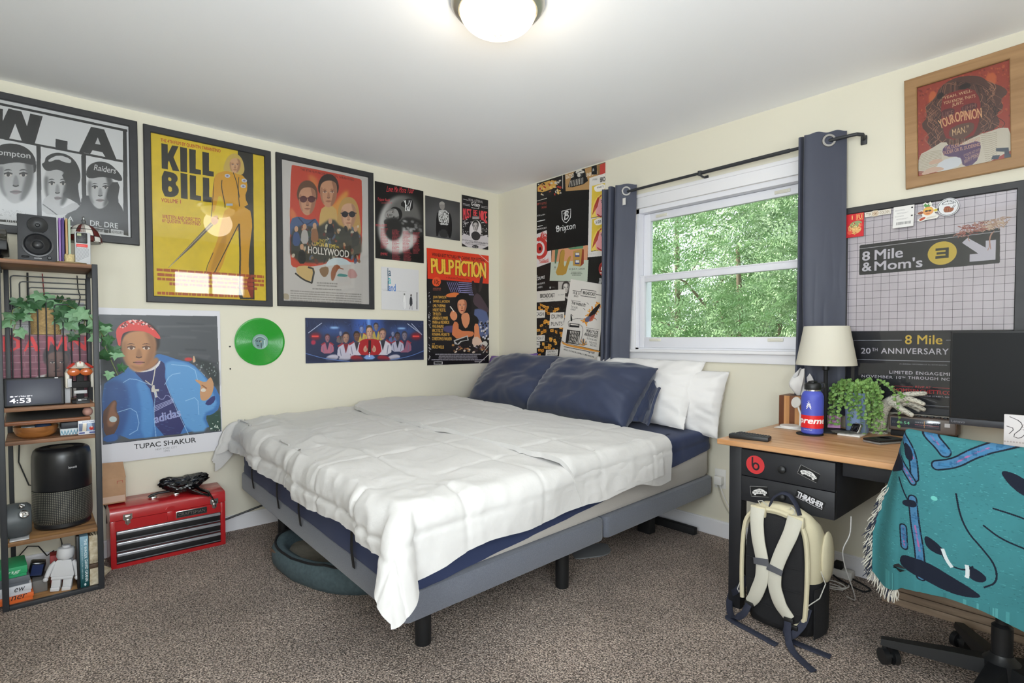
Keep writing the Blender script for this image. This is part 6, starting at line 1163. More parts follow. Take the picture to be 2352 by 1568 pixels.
# --- bowl board
bw = thing('wooden_bowl', 'brown wooden bowl with small odds and ends on the shelf', 'bowl', (.345, -3.058, .737)); M_bowl = wood('bowl_wood', '#7a4a24', '#b0743c', 1, 12, .4)
obj('body', MB().lathe([(.0, .738), (.052, .738), (.070, .752), (.078, .776), (.079, .789), (.074, .789), (.070, .772), (.05, .752), (0, .75)], 44, (.345, -3.058, 0)), M_bowl, bw)
solo('spectacle_case', MB().cbox((.36, -3.085, .779), (.05, .05, .026), .006), mat('clear_grey', '#8d9294', .2, trans=.3), 'clear grey case lying in the wooden bowl', 'case'); solo('blue_pouch', MB().ball((.335, -3.035, .782), (.03, .032, .016), 16, 10), mat('dark_blue_cloth', '#33486a', .7), 'dark blue pouch lying in the wooden bowl', 'pouch')
solo('closed_book', MB().box(.19, .40, -2.972, -2.862, .769, .798, .003), mat('dark_navy_cover', '#23262f', .5), 'thick dark navy book under the brown tray', 'book')
a = Art(160, 30, '#c5cdd2'); 
for k in range(10): a.poly([(k*16, 28), (k*16+8, 4), (k*16+16, 28)], '#4c8aa4'); a.poly([(k*16+4, 28), (k*16+8, 14), (k*16+12, 28)], '#e0e4e6')
m = MB().box(.20, .395, -2.975, -2.862, .738, .768, .002); solo('patterned_box', m, a.mat('zigzag_print', .5), 'flat box with a blue and white zigzag side beneath the navy book', 'box', wuv=lambda W: np.c_[(W[:, 1]+2.975)/.113, (W[:, 2]-.738)/.03])
tr = thing('serving_tray', 'long shallow brown tray with a dark lining above the wooden bowl', 'tray', (.30, -3.015, .80)); m = MB(); T = Matrix.Translation((.434, -3.015, .804)) @ Matrix.Rotation(R_(7), 4, 'Y'); m.T = T
m.box(-.30, 0, -.148, .148, 0, .006, .002); m.box(-.016, 0, -.150, .150, 0, .017, .005, 3); m.box(-.30, -.29, -.148, .148, 0, .012, .003); obj('rim', m, wood('tray_wood', '#6a3f28', '#96603c', 1, 12, .4), tr); m = MB(); m.T = T; m.box(-.288, -.02, -.143, .143, .006, .010, .002); obj('lining', m, mat('charcoal_lining', '#4c4a48', .6), tr)
solo('pink_pouch', MB().ball((.40, -2.874, .842), (.03, .02, .022), 16, 10), mat('dusty_pink', '#b58a7e', .7), 'small dusty pink pouch at the end of the brown tray', 'pouch')
a = Art(130, 130, '#d5d6dc'); a.rect(6, 28, 124, 100, '#5c6a86'); a.poly([(36, 28), (64, 28), (60, 100), (30, 100)], '#c9bfae'); a.poly([(70, 28), (100, 28), (110, 100), (66, 100)], '#8fa5c4'); a.ell(98, 76, 16, 18, '#b8342e'); a.rect(92, 58, 106, 70, '#d8b8a8'); a.text('SIGNATURE', (30, 22), (118, 22), (30, 10), '#4a5a8a', .02); a.rect(6, 108, 124, 122, '#4a568e'); a.rect(48, 108, 82, 122, '#d5d6dc')
m = MB().box(.416, .428, -2.912, -2.847, .738, .804, .001); solo('trading_card', m, a.mat('card_print', .3), 'small framed card with a blue picture standing at the shelf edge', 'card', wuv=lambda W: np.c_[(W[:, 1]+2.912)/.065, (W[:, 2]-.738)/.066])
# --- purifier board
ap = thing('air_purifier', 'tall black cylindrical air purifier with a perforated lower half', 'air purifier', (.27, -2.968, .296)); pc = (.27, -2.968, 0)
M_pur = mat('satin_black', '#1b1c1f', .32)
obj('upper_body', MB().lathe([(.1115, .478), (.1125, .48), (.112, .60), (.1105, .635), (.105, .658), (.096, .668), (.088, .670), (.082, .664), (.0, .660)], 64, pc), M_pur, ap)
def dots(name, nu, nv, c1, c2, r=.3, rough=.5):
    m = bpy.data.materials.new(name); m.use_nodes = True; N = m.node_tree.nodes; L = m.node_tree.links; p = N['Principled BSDF']; p.inputs['Roughness'].default_value = rough
    uv = N.new('ShaderNodeUVMap'); uv.uv_map = 'map'; v = N.new('ShaderNodeTexVoronoi'); v.inputs['Randomness'].default_value = 0; v.inputs['Scale'].default_value = 1
    mp = N.new('ShaderNodeMapping'); mp.inputs['Scale'].default_value = (nu, nv, 0); mp.inputs['Rotation'].default_value = (0, 0, 0); L.new(uv.outputs[0], mp.inputs[0]); L.new(mp.outputs[0], v.inputs['Vector'])
    r_ = N.new('ShaderNodeValToRGB'); L.new(v.outputs['Distance'], r_.inputs['Fac']); r_.color_ramp.elements[0].position = r; r_.color_ramp.elements[0].color = (*hx(c2), 1); r_.color_ramp.elements[1].position = r+.08; r_.color_ramp.elements[1].color = (*hx(c1), 1); L.new(r_.outputs[0], p.inputs['Base Color']); return m
obj('perforated_base', MB().lathe([(.104, .320), (.111, .335), (.1125, .36), (.1125, .474), (.110, .476)], 64, pc), dots('perforated_black', 88, 20, '#17181a', '#77756a', .28), ap, wuv=lambda W: np.c_[np.arctan2(W[:, 1]+2.968, W[:, 0]-.27)/6.283, (W[:, 2]-.32)/.16])
obj('foot_ring', MB().lathe([(.0, .2965), (.10, .2965), (.107, .305), (.106, .320), (.09, .322)], 64, pc), M_pur, ap)
vn = MB()
for k in range(46):
    t = 2*math.pi*k/46; vn.tube([(pc[0]+r*math.cos(t+(.085-r)*7), pc[1]+r*math.sin(t+(.085-r)*7), .6665) for r in (.045, .058, .070, .082)], .0016, 4)
obj('vent', vn, M_blackmat, ap); obj('control_disc', MB().lathe([(.046, .662), (.046, .6685), (0, .669)], 40, pc), M_pur, ap)
def wraptext(s, c, r, a0, a1, z0, z1, bold=0., shear=0., th=.0008):
    v, t, _ = glyphs(s, bold, shear); m = MB(); m.add([(c[0]+(r+th)*math.cos(a0+(a1-a0)*x), c[1]+(r+th)*math.sin(a0+(a1-a0)*x), z0+(z1-z0)*y) for x, y in v], t); return m
obj('lettering', wraptext('levoit', pc, .1125, R_(10), R_(27), .578, .589, .06), M_silver, ap, smooth=False)
cm = thing('projector', 'dark grey rounded device with two round lenses beside the air purifier', 'device', (.38, -3.122, .296)); M_dg = mat('dark_grey_shell', '#4a4f52', .45)
m = MB(); m.T = Matrix.Translation((.372, -3.135, .374)) @ Matrix.Rotation(R_(-90), 4, 'X') @ Matrix.Rotation(R_(0), 4, 'Y'); m.lathe([(0, -.05), (.066, -.05), (.075, -.042), (.077, .0), (.074, .040), (.060, .054), (0, .056)], 40, sx=.9); obj('body', m, M_dg, cm)
for x, y, z, r in ((.437, -3.105, .412, .018), (.412, -3.112, .443, .011)):
    n = Vector((x-.372, .04, z-.374)).normalized(); m = MB(); m.T = Matrix.Translation((x, y, z)) @ n.to_track_quat('Z', 'Y').to_matrix().to_4x4(); m.lathe([(r, -.006), (r, .003), (r*.82, .005), (r*.7, .0), (r*.4, .001), (r*.3, .004), (0, .005)], 28); obj('lens', m, M_chrome, cm)
obj('foot', MB().box(.33, .436, -3.155, -3.09, .2965, .302, .002), M_lg, cm)
# --- bottom board
for z0, z1, y1, c_, nm, wd, tc in ((.0145, .047, -3.080, '#d9672e', 'orange', 'ner', '#1c1a1a'), (.048, .090, -3.086, '#c9cad0', 'white', 'ew', '#2a2a2e'), (.091, .128, -3.092, '#5f646b', 'grey', '', ''), (.129, .175, -3.099, '#2a9a64', 'green', 'ing', '#c9dccf')):
    where = {'orange': 'lowest of the stack on the bottom board', 'white': 'on top of the orange box', 'grey': 'between the white and the green box', 'green': 'topmost of the stack on the bottom board'}[nm]
    t = thing('game_box', 'flat %s box with a loose lid, %s' % (nm, where), 'box', (.33, -3.2, z0), 'stacked boxes on the bottom board')
    T = Matrix.Translation((.405, y1, 0)) @ Matrix.Rotation(R_(4), 4, 'Z'); m = MB(); m.T = T; m.box(-.16, -.003, -.20, -.003, z0, z1-.006, .001); obj('tray', m, mat('box_'+nm, c_, .5), t)
    m = MB(); m.T = T; m.box(-.163, 0, -.203, 0, z0+.014, z1, .0015); obj('lid', m, mat('box_'+nm, c_, .5), t)
    if wd: m = MB(); m.T = T; w_ = .018*len(wd); lettering(m, wd, (.0004, -.022-w_, z0+.016), (0, w_, 0), (0, 0, .018), .01, .3); obj('handwriting', m, mat('ink_'+nm, tc, .6), t, smooth=False)
fg = thing('toy_figure', 'plain white blocky toy figure standing on the bottom board', 'figure', (.365, -2.983, .014)); T = Matrix.Translation((.365, -2.983, .0145)) @ Matrix.Rotation(R_(-6), 4, 'X') @ Matrix.Rotation(R_(-14), 4, 'Z'); M_fw = mat('white_plaster', '#c9c9cc', .6); k = .0056
m = MB(); m.T = T
for s_ in (-1, 1): m.box(-.016, .016, s_*.004+(-.034 if s_ < 0 else 0), s_*.004+(0 if s_ < 0 else .034), 0, .052, .004); m.box(.012, .026, s_*.004+(-.034 if s_ < 0 else 0), s_*.004+(0 if s_ < 0 else .034), 0, .018, .003)
m.box(-.019, .019, -.041, .041, .05, .066, .004)
bs = [(-.018, -.043), (.018, -.043), (.018, .043), (-.018, .043)]; ts = [(-.017, -.028), (.017, -.028), (.017, .028), (-.017, .028)]
m.loft([[(x, y, .066) for x, y in bs], [(x, y, .075) for x, y in bs], [(x, y, .136) for x, y in ts], [(x*.9, y*.9, .140) for x, y in ts]])
m.lathe([(.018, .138), (.018, .144), (.029, .147), (.033, .155), (.033, .186), (.029, .194), (.016, .196), (.016, .206), (.0, .207)], 30); obj('body', m, M_fw, fg, ang=35)
for s_ in (-1, 1):
    m = MB(); m.T = T; m.tube([(0, s_*.031, .128), (.004, s_*.044, .112), (.008, s_*.052, .088), (.020, s_*.057, .066)], [.011, .012, .0115, .009], 12); m.ball((.024, s_*.058, .058), (.012, .010, .011), 14, 8); obj('arm', m, M_fw, fg)
a = Art(40, 254, '#7fa3b4')
for i in range(254): a.a[i] = np.array([.50, .64, .72])*(1-i/254)+np.array([.06, .26, .27])*(i/254)
def vtext(t, x0, x1, y0, y1, c, b=.03): a.text(t, (x0, y0), (x0, y1), (x1, y0), c, b)
vtext('THE WAGER', 20, 33, 14, 110, '#d5dfe2'); vtext('DAVID GRANN', 22, 36, 118, 224, '#e4e9ea'); vtext('A TALE OF SHIPWRECK, MUTINY AND MURDER', 7, 13, 40, 210, '#c5d2d6', .01); a.ell(22, 238, 5, 7, '#d5dfe2')
t = thing('novel', 'thick blue green hardback with white spine lettering on the bottom board', 'book', (.35, -2.899, .014)); obj('cover', MB().box(.27, .42, -2.916, -2.884, .0145, .258, .0015), a.mat('spine_print', .4), t, wuv=lambda W: np.c_[(W[:, 1]+2.916)/.032, (W[:, 2]-.0145)/.2435]); obj('pages', MB().box(.275, .417, -2.9135, -2.8865, .016, .2555), M_paperback, t)
solo('notebook', MB().box(.28, .415, -2.927, -2.9175, .0145, .262, .001), M_black, 'thin black book pressed against the blue green hardback', 'book')
t = thing('deckle_edge_journal', 'old journal with rough cream page edges held by a brown strap', 'book', (.35, -2.862, .014)); M_deck = mat('deckle_paper', '#d0c6b0', .9, bump=.8, bscale=130, var2='#a8977a', vscale=50)
u, v = np.meshgrid(np.linspace(0, 1, 12), np.linspace(0, 1, 60), indexing='ij'); m = MB(); Y = -2.880+.036*u+.004*(fbm(v*9, u*3, 4)-.5); X = .416+.006*(fbm(u*14, v*5, 2)-.3)-.010*np.exp(-((v-.42)/.06)**2); m.sheet(X, Y, .018+v*.236, thick=.12); obj('pages', m, M_deck, t, ang=80)
m = MB()
for k in range(2): y = -2.8815+k*.0375; m.box(.285, .417, y-.001, y+.001, .015, .257)
obj('cover', m, mat('brown_leather', '#5a4430', .6), t); obj('strap', MB().box(.28, .4225, -2.884, -2.841, .098, .118, .002), mat('dark_brown_strap', '#4a3626', .6), t)
solo('red_carton', MB().box(.20, .27, -3.02, -2.975, .0145, .15, .001), mat('box_red', '#a83232', .5), 'small red carton behind the white toy figure', 'box')
solo('grey_carton', MB().box(.22, .34, -3.085, -3.032, .0145, .07, .002), mat('mid_grey', '#6f6d6a', .6), 'low grey carton between the box stack and the toy figure', 'box')
ph = thing('charging_dock', 'black charging dock behind the stacked boxes', 'charger', (.25, -3.09, .07)); m = MB(); m.T = Matrix.Translation((.26, -3.075, .0705)) @ Matrix.Rotation(R_(-12), 4, 'X'); m.box(-.03, .03, -.028, .028, .0, .07, .008); obj('body', m, mat('glossy_black', '#15171c', .15), ph); m = MB(); m.T = Matrix.Translation((.26, -3.075, .0705)) @ Matrix.Rotation(R_(-12), 4, 'X'); m.box(.0301, .031, -.02, .02, .01, .06); obj('glass_face', m, mat('blue_gloss', '#26345c', .1), ph)
for i, (p, c_, nm) in enumerate((([(.06, -3.075, 1.51), (.058, -3.076, 1.40), (.06, -3.07, 1.30)], M_black, 'thick black cord hanging behind the wire grid, third wire from the post'), ([(.05, -3.02, 1.51), (.05, -3.017, 1.45), (.05, -3.012, 1.36)], mat('red_cord', '#8a3436', .5), 'thin red cord hanging above the basket'), ([(.06, -2.885, 1.51), (.06, -2.882, 1.44), (.06, -2.874, 1.40), (.06, -2.884, 1.34)], M_black, 'thin black kinked cord hanging above the ivy'), ([(.05, -3.12, .70), (.05, -3.125, .58), (.05, -3.09, .46), (.05, -3.03, .44)], M_black, 'black cord running down behind the air purifier'), ([(.06, -3.14, .11), (.08, -3.10, .165), (.1, -3.06, .16), (.15, -3.03, .12), (.2, -3.005, .153)], M_black, 'black cord looping over the red carton'), ([(.05, -3.0, .27), (.05, -2.98, .2), (.06, -2.97, .14), (.1, -2.97, .06)], M_black, 'black cord dropping behind the toy figure'), ([(.02, -2.80, .42), (.02, -2.795, .3), (.03, -2.78, .26), (.06, -2.785, .20)], M_black, 'black cord hanging between the shelf and the toolbox'))):
    solo('hanging_cord', MB().tube(p, (.004, .0025, .0025, .003, .003, .0025, .003)[i], 6), c_, nm, 'cord')
# ================================================================== toolbox group
tb = thing('toolbox', 'red metal toolbox with three black drawers on the carpet', 'toolbox', (.11, -2.515, 0)); M_red = mat('red_enamel', '#b01f24', .22, spec=.6, coat=.4, var=.06, vscale=3)
X1, Y0, Y1 = .22, -2.784, -2.249
m = MB().box(.02, X1-.012, Y0, Y1, 0, .245, .003); m.box(X1-.02, X1, Y0, Y0+.024, .0, .245, .002); m.box(X1-.02, X1, Y1-.024, Y1, .0, .245, .002); m.box(X1-.0195, X1-.0005, Y0+.022, Y1-.022, .0, .019); m.box(X1-.0195, X1-.0005, Y0+.022, Y1-.022, .192, .245); obj('body', m, M_red, tb)
lid = [(.02, .247), (X1, .247), (X1, .290), (X1-.006, .303), (X1-.02, .309), (.035, .322), (.02, .315)]
obj('lid', MB().prism([(x, Y0-.001, z) for x, z in lid], (0, Y1-Y0+.002, 0)), M_red, tb, ang=50)
for k in range(3):
    z1 = .190-k*.0575; d = obj('drawer', MB().box(X1-.018, X1-.006, Y0+.026, Y1-.026, z1-.055, z1, .001), M_black, tb)
    obj('pull', MB().box(X1-.012, X1+.004, Y0+.026, Y1-.026, z1-.016, z1-.001, .003), mat('brushed_aluminium', '#c4c6ce', .3, .6), d); obj('rail', MB().box(X1-.010, X1-.003, Y0+.026, Y1-.026, z1-.050, z1-.046), mat('dull_steel', '#8a8c92', .4, .6), d)
for y in (-2.71, -2.306):
    m = MB().prism([(X1, y-.020, .275), (X1, y+.020, .275), (X1, y+.020, .250), (X1, y+.010, .240), (X1, y+.012, .228), (X1, y, .217), (X1, y-.012, .228), (X1, y-.010, .240), (X1, y-.020, .250)], (.005, 0, 0)); m.box(X1+.004, X1+.010, y-.012, y+.012, .246, .268, .002); m.box(X1+.004, X1+.012, y-.007, y+.007, .226, .250, .002); obj('latch', m, M_chrome, tb)
m = MB().prism([(X1, -2.541, .262), (X1, -2.499, .262), (X1, -2.503, .275), (X1, -2.532, .275)], (.006, 0, 0)); m.box(X1, X1+.003, -2.535, -2.502, .195, .247, .002); obj('hasp', m, M_red, tb)
bd = obj('badge', MB().box(X1, X1+.003, -2.494, -2.343, .203, .239, .001), M_chrome, tb); obj('badge_field', MB().box(X1+.002, X1+.0036, -2.490, -2.347, .206, .236), M_black, bd); obj('lettering', lettering(MB(), 'CRAFTSMAN', (X1+.0037, -2.484, .213), (0, .131, 0), (0, 0, .016), .03), M_chrome, bd, smooth=False)
for y in (-2.583, -2.475): obj('handle_bracket', MB().box(.10, .15, y-.013, y+.013, .312, .324, .004), M_chrome, tb)
obj('handle', MB().tube([(.125, -2.605, .321), (.125, -2.59, .330), (.125, -2.56, .335), (.125, -2.47, .335), (.125, -2.45, .330), (.125, -2.44, .321)], .007, 10), M_black, tb)
cb = thing('cardboard_box', 'small tan cardboard carton with a half-open top standing on the toolbox', 'box', (.10, -2.757, .32)); M_card = mat('kraft_cardboard', '#b08a6a', .8, var=.08, vscale=40)
obj('carton', MB().box(.06, .15, -2.808, -2.708, .3225, .455, .002), M_card, cb); obj('flap', MB().prism([(.15, -2.806, .455), (.15, -2.706, .452), (.085, -2.712, .525), (.085, -2.80, .53)], (-.002, 0, 0)), M_card, cb)
m = MB(); m.box(.1502, .1507, -2.745, -2.743, .425, .438); m.box(.1502, .1507, -2.745, -2.720, .437, .439); m.box(.1502, .1507, -2.722, -2.720, .427, .438); obj('printed_mark', m, mat('red_ink', '#a8483c', .7), cb, smooth=False); obj('label_strip', MB().box(.1502, .1507, -2.806, -2.712, .330, .362), mat('pale_label', '#c0a592', .7), cb, smooth=False)
# crumpled plastic bag on the toolbox
u, v = np.meshgrid(np.linspace(0, 2*math.pi, 90), np.linspace(.02, math.pi-.02, 44), indexing='ij')
def bagr(u, v):
    d = ridge(np.cos(u)*3+v*2.2, np.sin(u)*3+v*1.4, 5, 4)*.55+fbm(np.cos(u)*2, np.sin(u)*2+v*2, 7)*.3; return .62+.55*d
r = bagr(u, v); X = .115+.075*r*np.sin(v)*np.cos(u); Y = -2.435+.135*r*np.cos(v); Z = .372+.052*r*np.sin(v)*np.sin(u)+.012*np.sin(v*3)
M_bag = mat('black_plastic_film', '#121214', .18, spec=.7, bump=.6, bscale=60, bdist=.006)
pbg = thing('plastic_bag', 'crumpled shiny black plastic bag lying on the red toolbox', 'bag', (.115, -2.43, .33)); obj('bag_body', MB().sheet(X, Y, np.maximum(Z, .329)), M_bag, pbg, ang=35)
for k, P in enumerate(([(.15, -2.40, .36), (.20, -2.37, .335), (.228, -2.335, .318), (.236, -2.318, .285), (.238, -2.305, .262)], [(.15, -2.44, .35), (.20, -2.41, .33), (.23, -2.36, .315), (.236, -2.33, .296)])):
    m = MB().tube(P, [.018, .020, .016, .013, .007][:len(P)], 10, flat=.5); m.v = [(x+.006*math.sin(y*190), y+.004*math.sin(z*230), z+.004*math.sin(y*150)) for x, y, z in m.v]; obj('bag_handle', m, M_bag, pbg, ang=35)
# ================================================================== desk and desk-top things
M_pine = wood('pine_top', '#bd8654', '#e0b286', 0, 9, .38, None, plank=.095, bump=.05); M_dblk = mat('worn_black_paint', '#1f2025', .55, bump=.1, bscale=60, var=.25, vscale=12)
dk = thing('desk', 'pine topped desk with scuffed black legs and two black drawers', 'desk', (3.1, -.42, 0))
obj('top', MB().box(2.448, 3.78, -.80, -.035, .716, .74, .005, 3), M_pine, dk)
for x in (2.493, 3.69):
    for y in (-.772, -.11): obj('leg', MB().box(x, x+.055, y, y+.055, 0, .716, .003), M_dblk, dk)
ap_ = MB().box(2.93, 3.69, -.745, -.725, .655, .716, .002); obj('apron', ap_, M_dblk, dk); ap_ = MB().box(2.55, 3.69, -.10, -.08, .60, .716, .002); obj('rear_rail', ap_, M_dblk, dk)
cs_ = MB().box(2.549, 2.914, -.752, -.11, .483, .712, .002); obj('drawer_case', cs_, M_dblk, dk)
def decal(m, pts, y=-.7745): return m.prism([(x, y, z) for x, z in pts], (0, -.0006, 0))
a1 = Art(120, 120, '#1c1d21'); a1.ell(60, 60, 60, 60, '#c23236'); a1.ell(64, 70, 24, 26, '#1c1d21'); a1.ell(64, 70, 13, 15, '#c23236'); a1.poly([(36, 14), (46, 10), (46, 70), (40, 76), (36, 66)], '#1c1d21')
def shoe():
    a = Art(150, 80, '#101012'); a.line([(2, 2), (148, 2), (148, 78), (2, 78), (2, 2)], 2, '#b5b3b0'); a.poly([(14, 52), (22, 36), (46, 26), (78, 16), (104, 20), (126, 34), (138, 40), (136, 56), (20, 60)], '#d8d6d4', 1)
    for x in (36, 116): a.ell(x, 61, 10, 8, '#d8d6d4')
    a.text('VANS', (54, 34), (96, 36), (54, 22), '#101012', .01); a.text('"OFF THE WALL"', (24, 54), (130, 54), (24, 38), '#101012', .02); return a
a2 = shoe(); a3 = Art(190, 62, '#121214'); a3.text('THRASHER', (10, 50), (180, 46), (10, 12), '#d6d4d8', .09, 0, .92); a3.line([(8, 54), (60, 56), (70, 52), (110, 57), (182, 54)], 3, '#d6d4d8')
SM = [a1.mat('round_decal', .5), a2.mat('shoe_decal', .5), a3.mat('flame_decal', .5)]
def rotrect(cx, cz, w, h, deg): R = R_(deg); return [(cx+a*w/2*math.cos(R)-b*h/2*math.sin(R), cz+a*w/2*math.sin(R)+b*h/2*math.cos(R)) for a, b in ((-1, -1), (1, -1), (1, 1), (-1, 1))]
def rectuv(cx, cz, w, h, deg):
    R = R_(deg); return lambda W: np.c_[((W[:, 0]-cx)*math.cos(R)+(W[:, 2]-cz)*math.sin(R))/w+.5, (-(W[:, 0]-cx)*math.sin(R)+(W[:, 2]-cz)*math.cos(R))/h+.5]
for z0, z1, st in ((.594, .706, ((0, 2.609, .647, .078, .078, 0), (1, 2.820, .648, .078, .040, -20))), (.484, .591, ((1, 2.627, .536, .076, .044, 9), (2, 2.826, .545, .110, .036, -17)))):
    d = obj('drawer', MB().box(2.549, 2.914, -.774, -.752, z0, z1, .002), M_dblk, dk)
    m = MB(); m.T = Matrix.Translation((2.7255, -.774, (z0+z1)/2+.0)) @ Matrix.Rotation(R_(90), 4, 'X'); m.lathe([(.007, 0), (.007, .010), (.012, .014), (.0155, .020), (.0150, .026), (.010, .030), (0, .031)], 24); obj('knob', m, M_black, d)
    for k, cx, cz, w, h, dg in st:
        P = [(cx+w/2*math.cos(t), cz+h/2*math.sin(t)) for t in np.linspace(0, 6.283, 33)[:-1]] if k == 0 else rotrect(cx, cz, w, h, dg)
        obj('sticker', decal(MB(), P), SM[k], d, wuv=rectuv(cx, cz, w, h, dg), smooth=False)
ZD = .7405
for i, (cx, cy, l, w, yaw, nm) in enumerate(((2.555, -.715, .165, .046, 9, 'long black remote control nearest the desk corner'), (2.545, -.655, .150, .034, -4, 'slim black remote control behind the longer one'))):
    t = thing('remote_control', nm, 'remote control', (cx, cy, .74)); T = Matrix.Translation((cx, cy, ZD)) @ Matrix.Rotation(R_(yaw), 4, 'Z'); m = MB(); m.T = T; m.box(-l/2, l/2, -w/2, w/2, 0, .019 if i == 0 else .015, .004); obj('body', m, M_black, t)
    m = MB(); m.T = T
    for a_ in range(11):
        for b_ in range(3): m.box(-l/2+.012+a_*.0125, -l/2+.019+a_*.0125, -w*.36+b_*w*.27, -w*.36+b_*w*.27+w*.17, .0185 if i == 0 else .0145, .0205 if i == 0 else .0165)
    obj('buttons', m, mat('rubber_grey', '#3c3d40', .7), t, smooth=False)
tx = thing('tissue_box', 'striped wooden tissue box with a white tissue pulled out', 'tissue box', (2.53, -.135, .74)); m = MB()
obj('box', MB().box(2.470, 2.600, -.205, -.075, ZD, .893, .002), wood('walnut_strip', '#5a3420', '#7a4a2c', 2, 12, .45), tx)
for x in (2.496, 2.548): obj('inlay', MB().box(x, x+.026, -.2062, -.2048, ZD, .8925), wood('light_strip', '#b07a48', '#c99664', 2, 12, .45), tx, smooth=False)
obj('slot', MB().lathe([(0, .8935), (.035, .8935), (.035, .8925)], 24, (2.535, -.14, 0), sy=.5), M_blackmat, tx)
u, v = np.meshgrid(np.linspace(0, 1, 22), np.linspace(0, 1, 22), indexing='ij'); an = u*5.2; rr_ = (.012+.032*np.sin(v*2.4)**1)*(1+.35*np.sin(u*17+v*3)); X = 2.545+rr_*np.cos(an)+.012*v; Y = -.14+rr_*np.sin(an)*.8; Z = .892+v*.115*(1-.22*np.sin(u*11))
obj('tissue', MB().sheet(X, Y, Z, thick=.0015), M_white, tx, ang=80)
cg = thing('charging_stand', 'white charging stand with a round puck and flat disc base', 'charger', (2.555, -.24, .74)); M_wp = mat('white_plastic', '#dedcd8', .4)
obj('base_plate', MB().box(2.492, 2.62, -.315, -.215, ZD, .744, .002), M_wp, cg); obj('disc', MB().lathe([(0, .744), (.048, .744), (.048, .751), (.045, .754), (0, .754)], 36, (2.55, -.262, 0)), M_wp, cg)
obj('stem', MB().tube([(2.585, -.235, .744), (2.585, -.232, .81), (2.567, -.224, .855)], .005, 10), M_wp, cg); m = MB(); m.T = Matrix.Translation((2.560, -.222, .864)) @ Matrix.Rotation(R_(78), 4, 'X') @ Matrix.Rotation(R_(-25), 4, 'Y'); m.lathe([(0, -.005), (.026, -.005), (.028, 0), (.026, .005), (.018, .006), (0, .006)], 32); obj('puck', m, M_wp, cg)
bt = thing('water_bottle', 'purple blue water bottle with a red band and black straw lid', 'bottle', (2.693, -.385, .74)); bc = (2.693, -.385, 0); M_btl = mat('periwinkle_powder', '#4a55b8', .5, bump=.1, bscale=700, bdist=.0004)
obj('body', MB().lathe([(0, .7465), (.040, .7465), (.0455, .752), (.046, .90), (.0455, .918), (.041, .932), (.034, .940), (.032, .943)], 48, bc), M_btl, bt); obj('steel_neck', MB().lathe([(.0325, .942), (.0325, .948), (.02, .948)], 36, bc), M_chrome, bt)
obj('lid', MB().lathe([(.0335, .948), (.0345, .951), (.0345, .972), (.030, .978), (0, .979)], 40, bc), M_black, bt); m = MB().box(2.680, 2.706, -.41, -.36, .977, .988, .004); m.tube([(2.732, -.385, .955), (2.744, -.385, .962), (2.742, -.385, .978), (2.728, -.385, .982)], .004, 8); obj('carry_loop', m, M_black, bt)
ba = Art(620, 76, '#d8262a'); ba.text('Supreme', (78, 59), (446, 59), (78, 12), '#f0eeee', .09, .22)
fa = math.atan2(-3.06+.385, 3.636-2.693)                                # the side that carries the print
BW = lambda off: (lambda W: np.c_[((np.arctan2(W[:, 1]-bc[1], W[:, 0]-bc[0])-fa+math.pi) % (2*math.pi))/(2*math.pi), (W[:, 2]-.775)/.058])
m = MB()
n_ = 73; vs = []; fs = []
for i in range(n_): t = fa-3.1+6.2*i/(n_-1); vs += [(bc[0]+.0466*math.cos(t), bc[1]+.0466*math.sin(t), z) for z in (.775, .833)]
obj('band', m.add(vs, [(2*i, 2*i+2, 2*i+3, 2*i+1) for i in range(n_-1)]), ba.mat('band_print', .4), bt, wuv=BW(0))
def wrapmark(polys, a0, z0, w, h): 
    m = MB()
    for P in polys: m.add([(bc[0]+.0467*math.cos(fa+(x*w+a0)/.046), bc[1]+.0467*math.sin(fa+(x*w+a0)/.046), z0+y*h) for x, y in P], [tuple(range(len(P)))])
    return m
fig = [[(.5+.10*math.cos(t), .74+.07*math.sin(t)) for t in np.linspace(0, 6.28, 13)[:-1]], [(.08, .22), (.16, .18), (.46, .48), (.42, .58), (.26, .50)], [(.92, .22), (.84, .18), (.54, .48), (.58, .58), (.74, .50)], [(.40, .46), (.60, .46), (.60, .62), (.40, .62)], [(.16, .60), (.22, .56), (.46, .60), (.44, .66)], [(.84, .60), (.78, .56), (.54, .60), (.56, .66)], [(.05, 0), (.2, 0), (.5, .36), (.46, .44)], [(.95, 0), (.8, 0), (.5, .36), (.54, .44)]]
fig += [[(.5+.16*math.cos(t)-.02, .76+.13*math.sin(t)), (.5+.26*math.cos(t), .76+.24*math.sin(t)), (.5+.16*math.cos(t)+.03, .76+.13*math.sin(t)+.01)] for t in np.linspace(.3, 2.8, 7)]
obj('emblem', wrapmark(fig, -.028, .862, .026, .040), mat('white_ink', '#e6e6ea', .5), bt, smooth=False)
m = MB(); v_, t_, _ = glyphs('Hydro Flask', 0, .1); m.add([(bc[0]+.0467*math.cos(fa+(x*.036-.036)/.046), bc[1]+.0467*math.sin(fa+(x*.036-.036)/.046), .764+y*.006) for x, y in v_], t_); obj('lettering', m, mat('white_ink', '#e6e6ea'), bt, smooth=False)
solo('coaster', MB().lathe([(0, ZD), (.056, ZD), (.056, .7455), (0, .7455)], 40, (2.683, -.385, 0)), M_blackmat, 'round dark coaster under the purple water bottle', 'coaster')
nt_ = thing('sticky_note_pad', 'block of pink sticky notes with handwriting on a black round base', 'note pad', (2.715, -.20, .74)); T = Matrix.Translation((2.713, -.195, ZD)) @ Matrix.Rotation(R_(22), 4, 'Z')
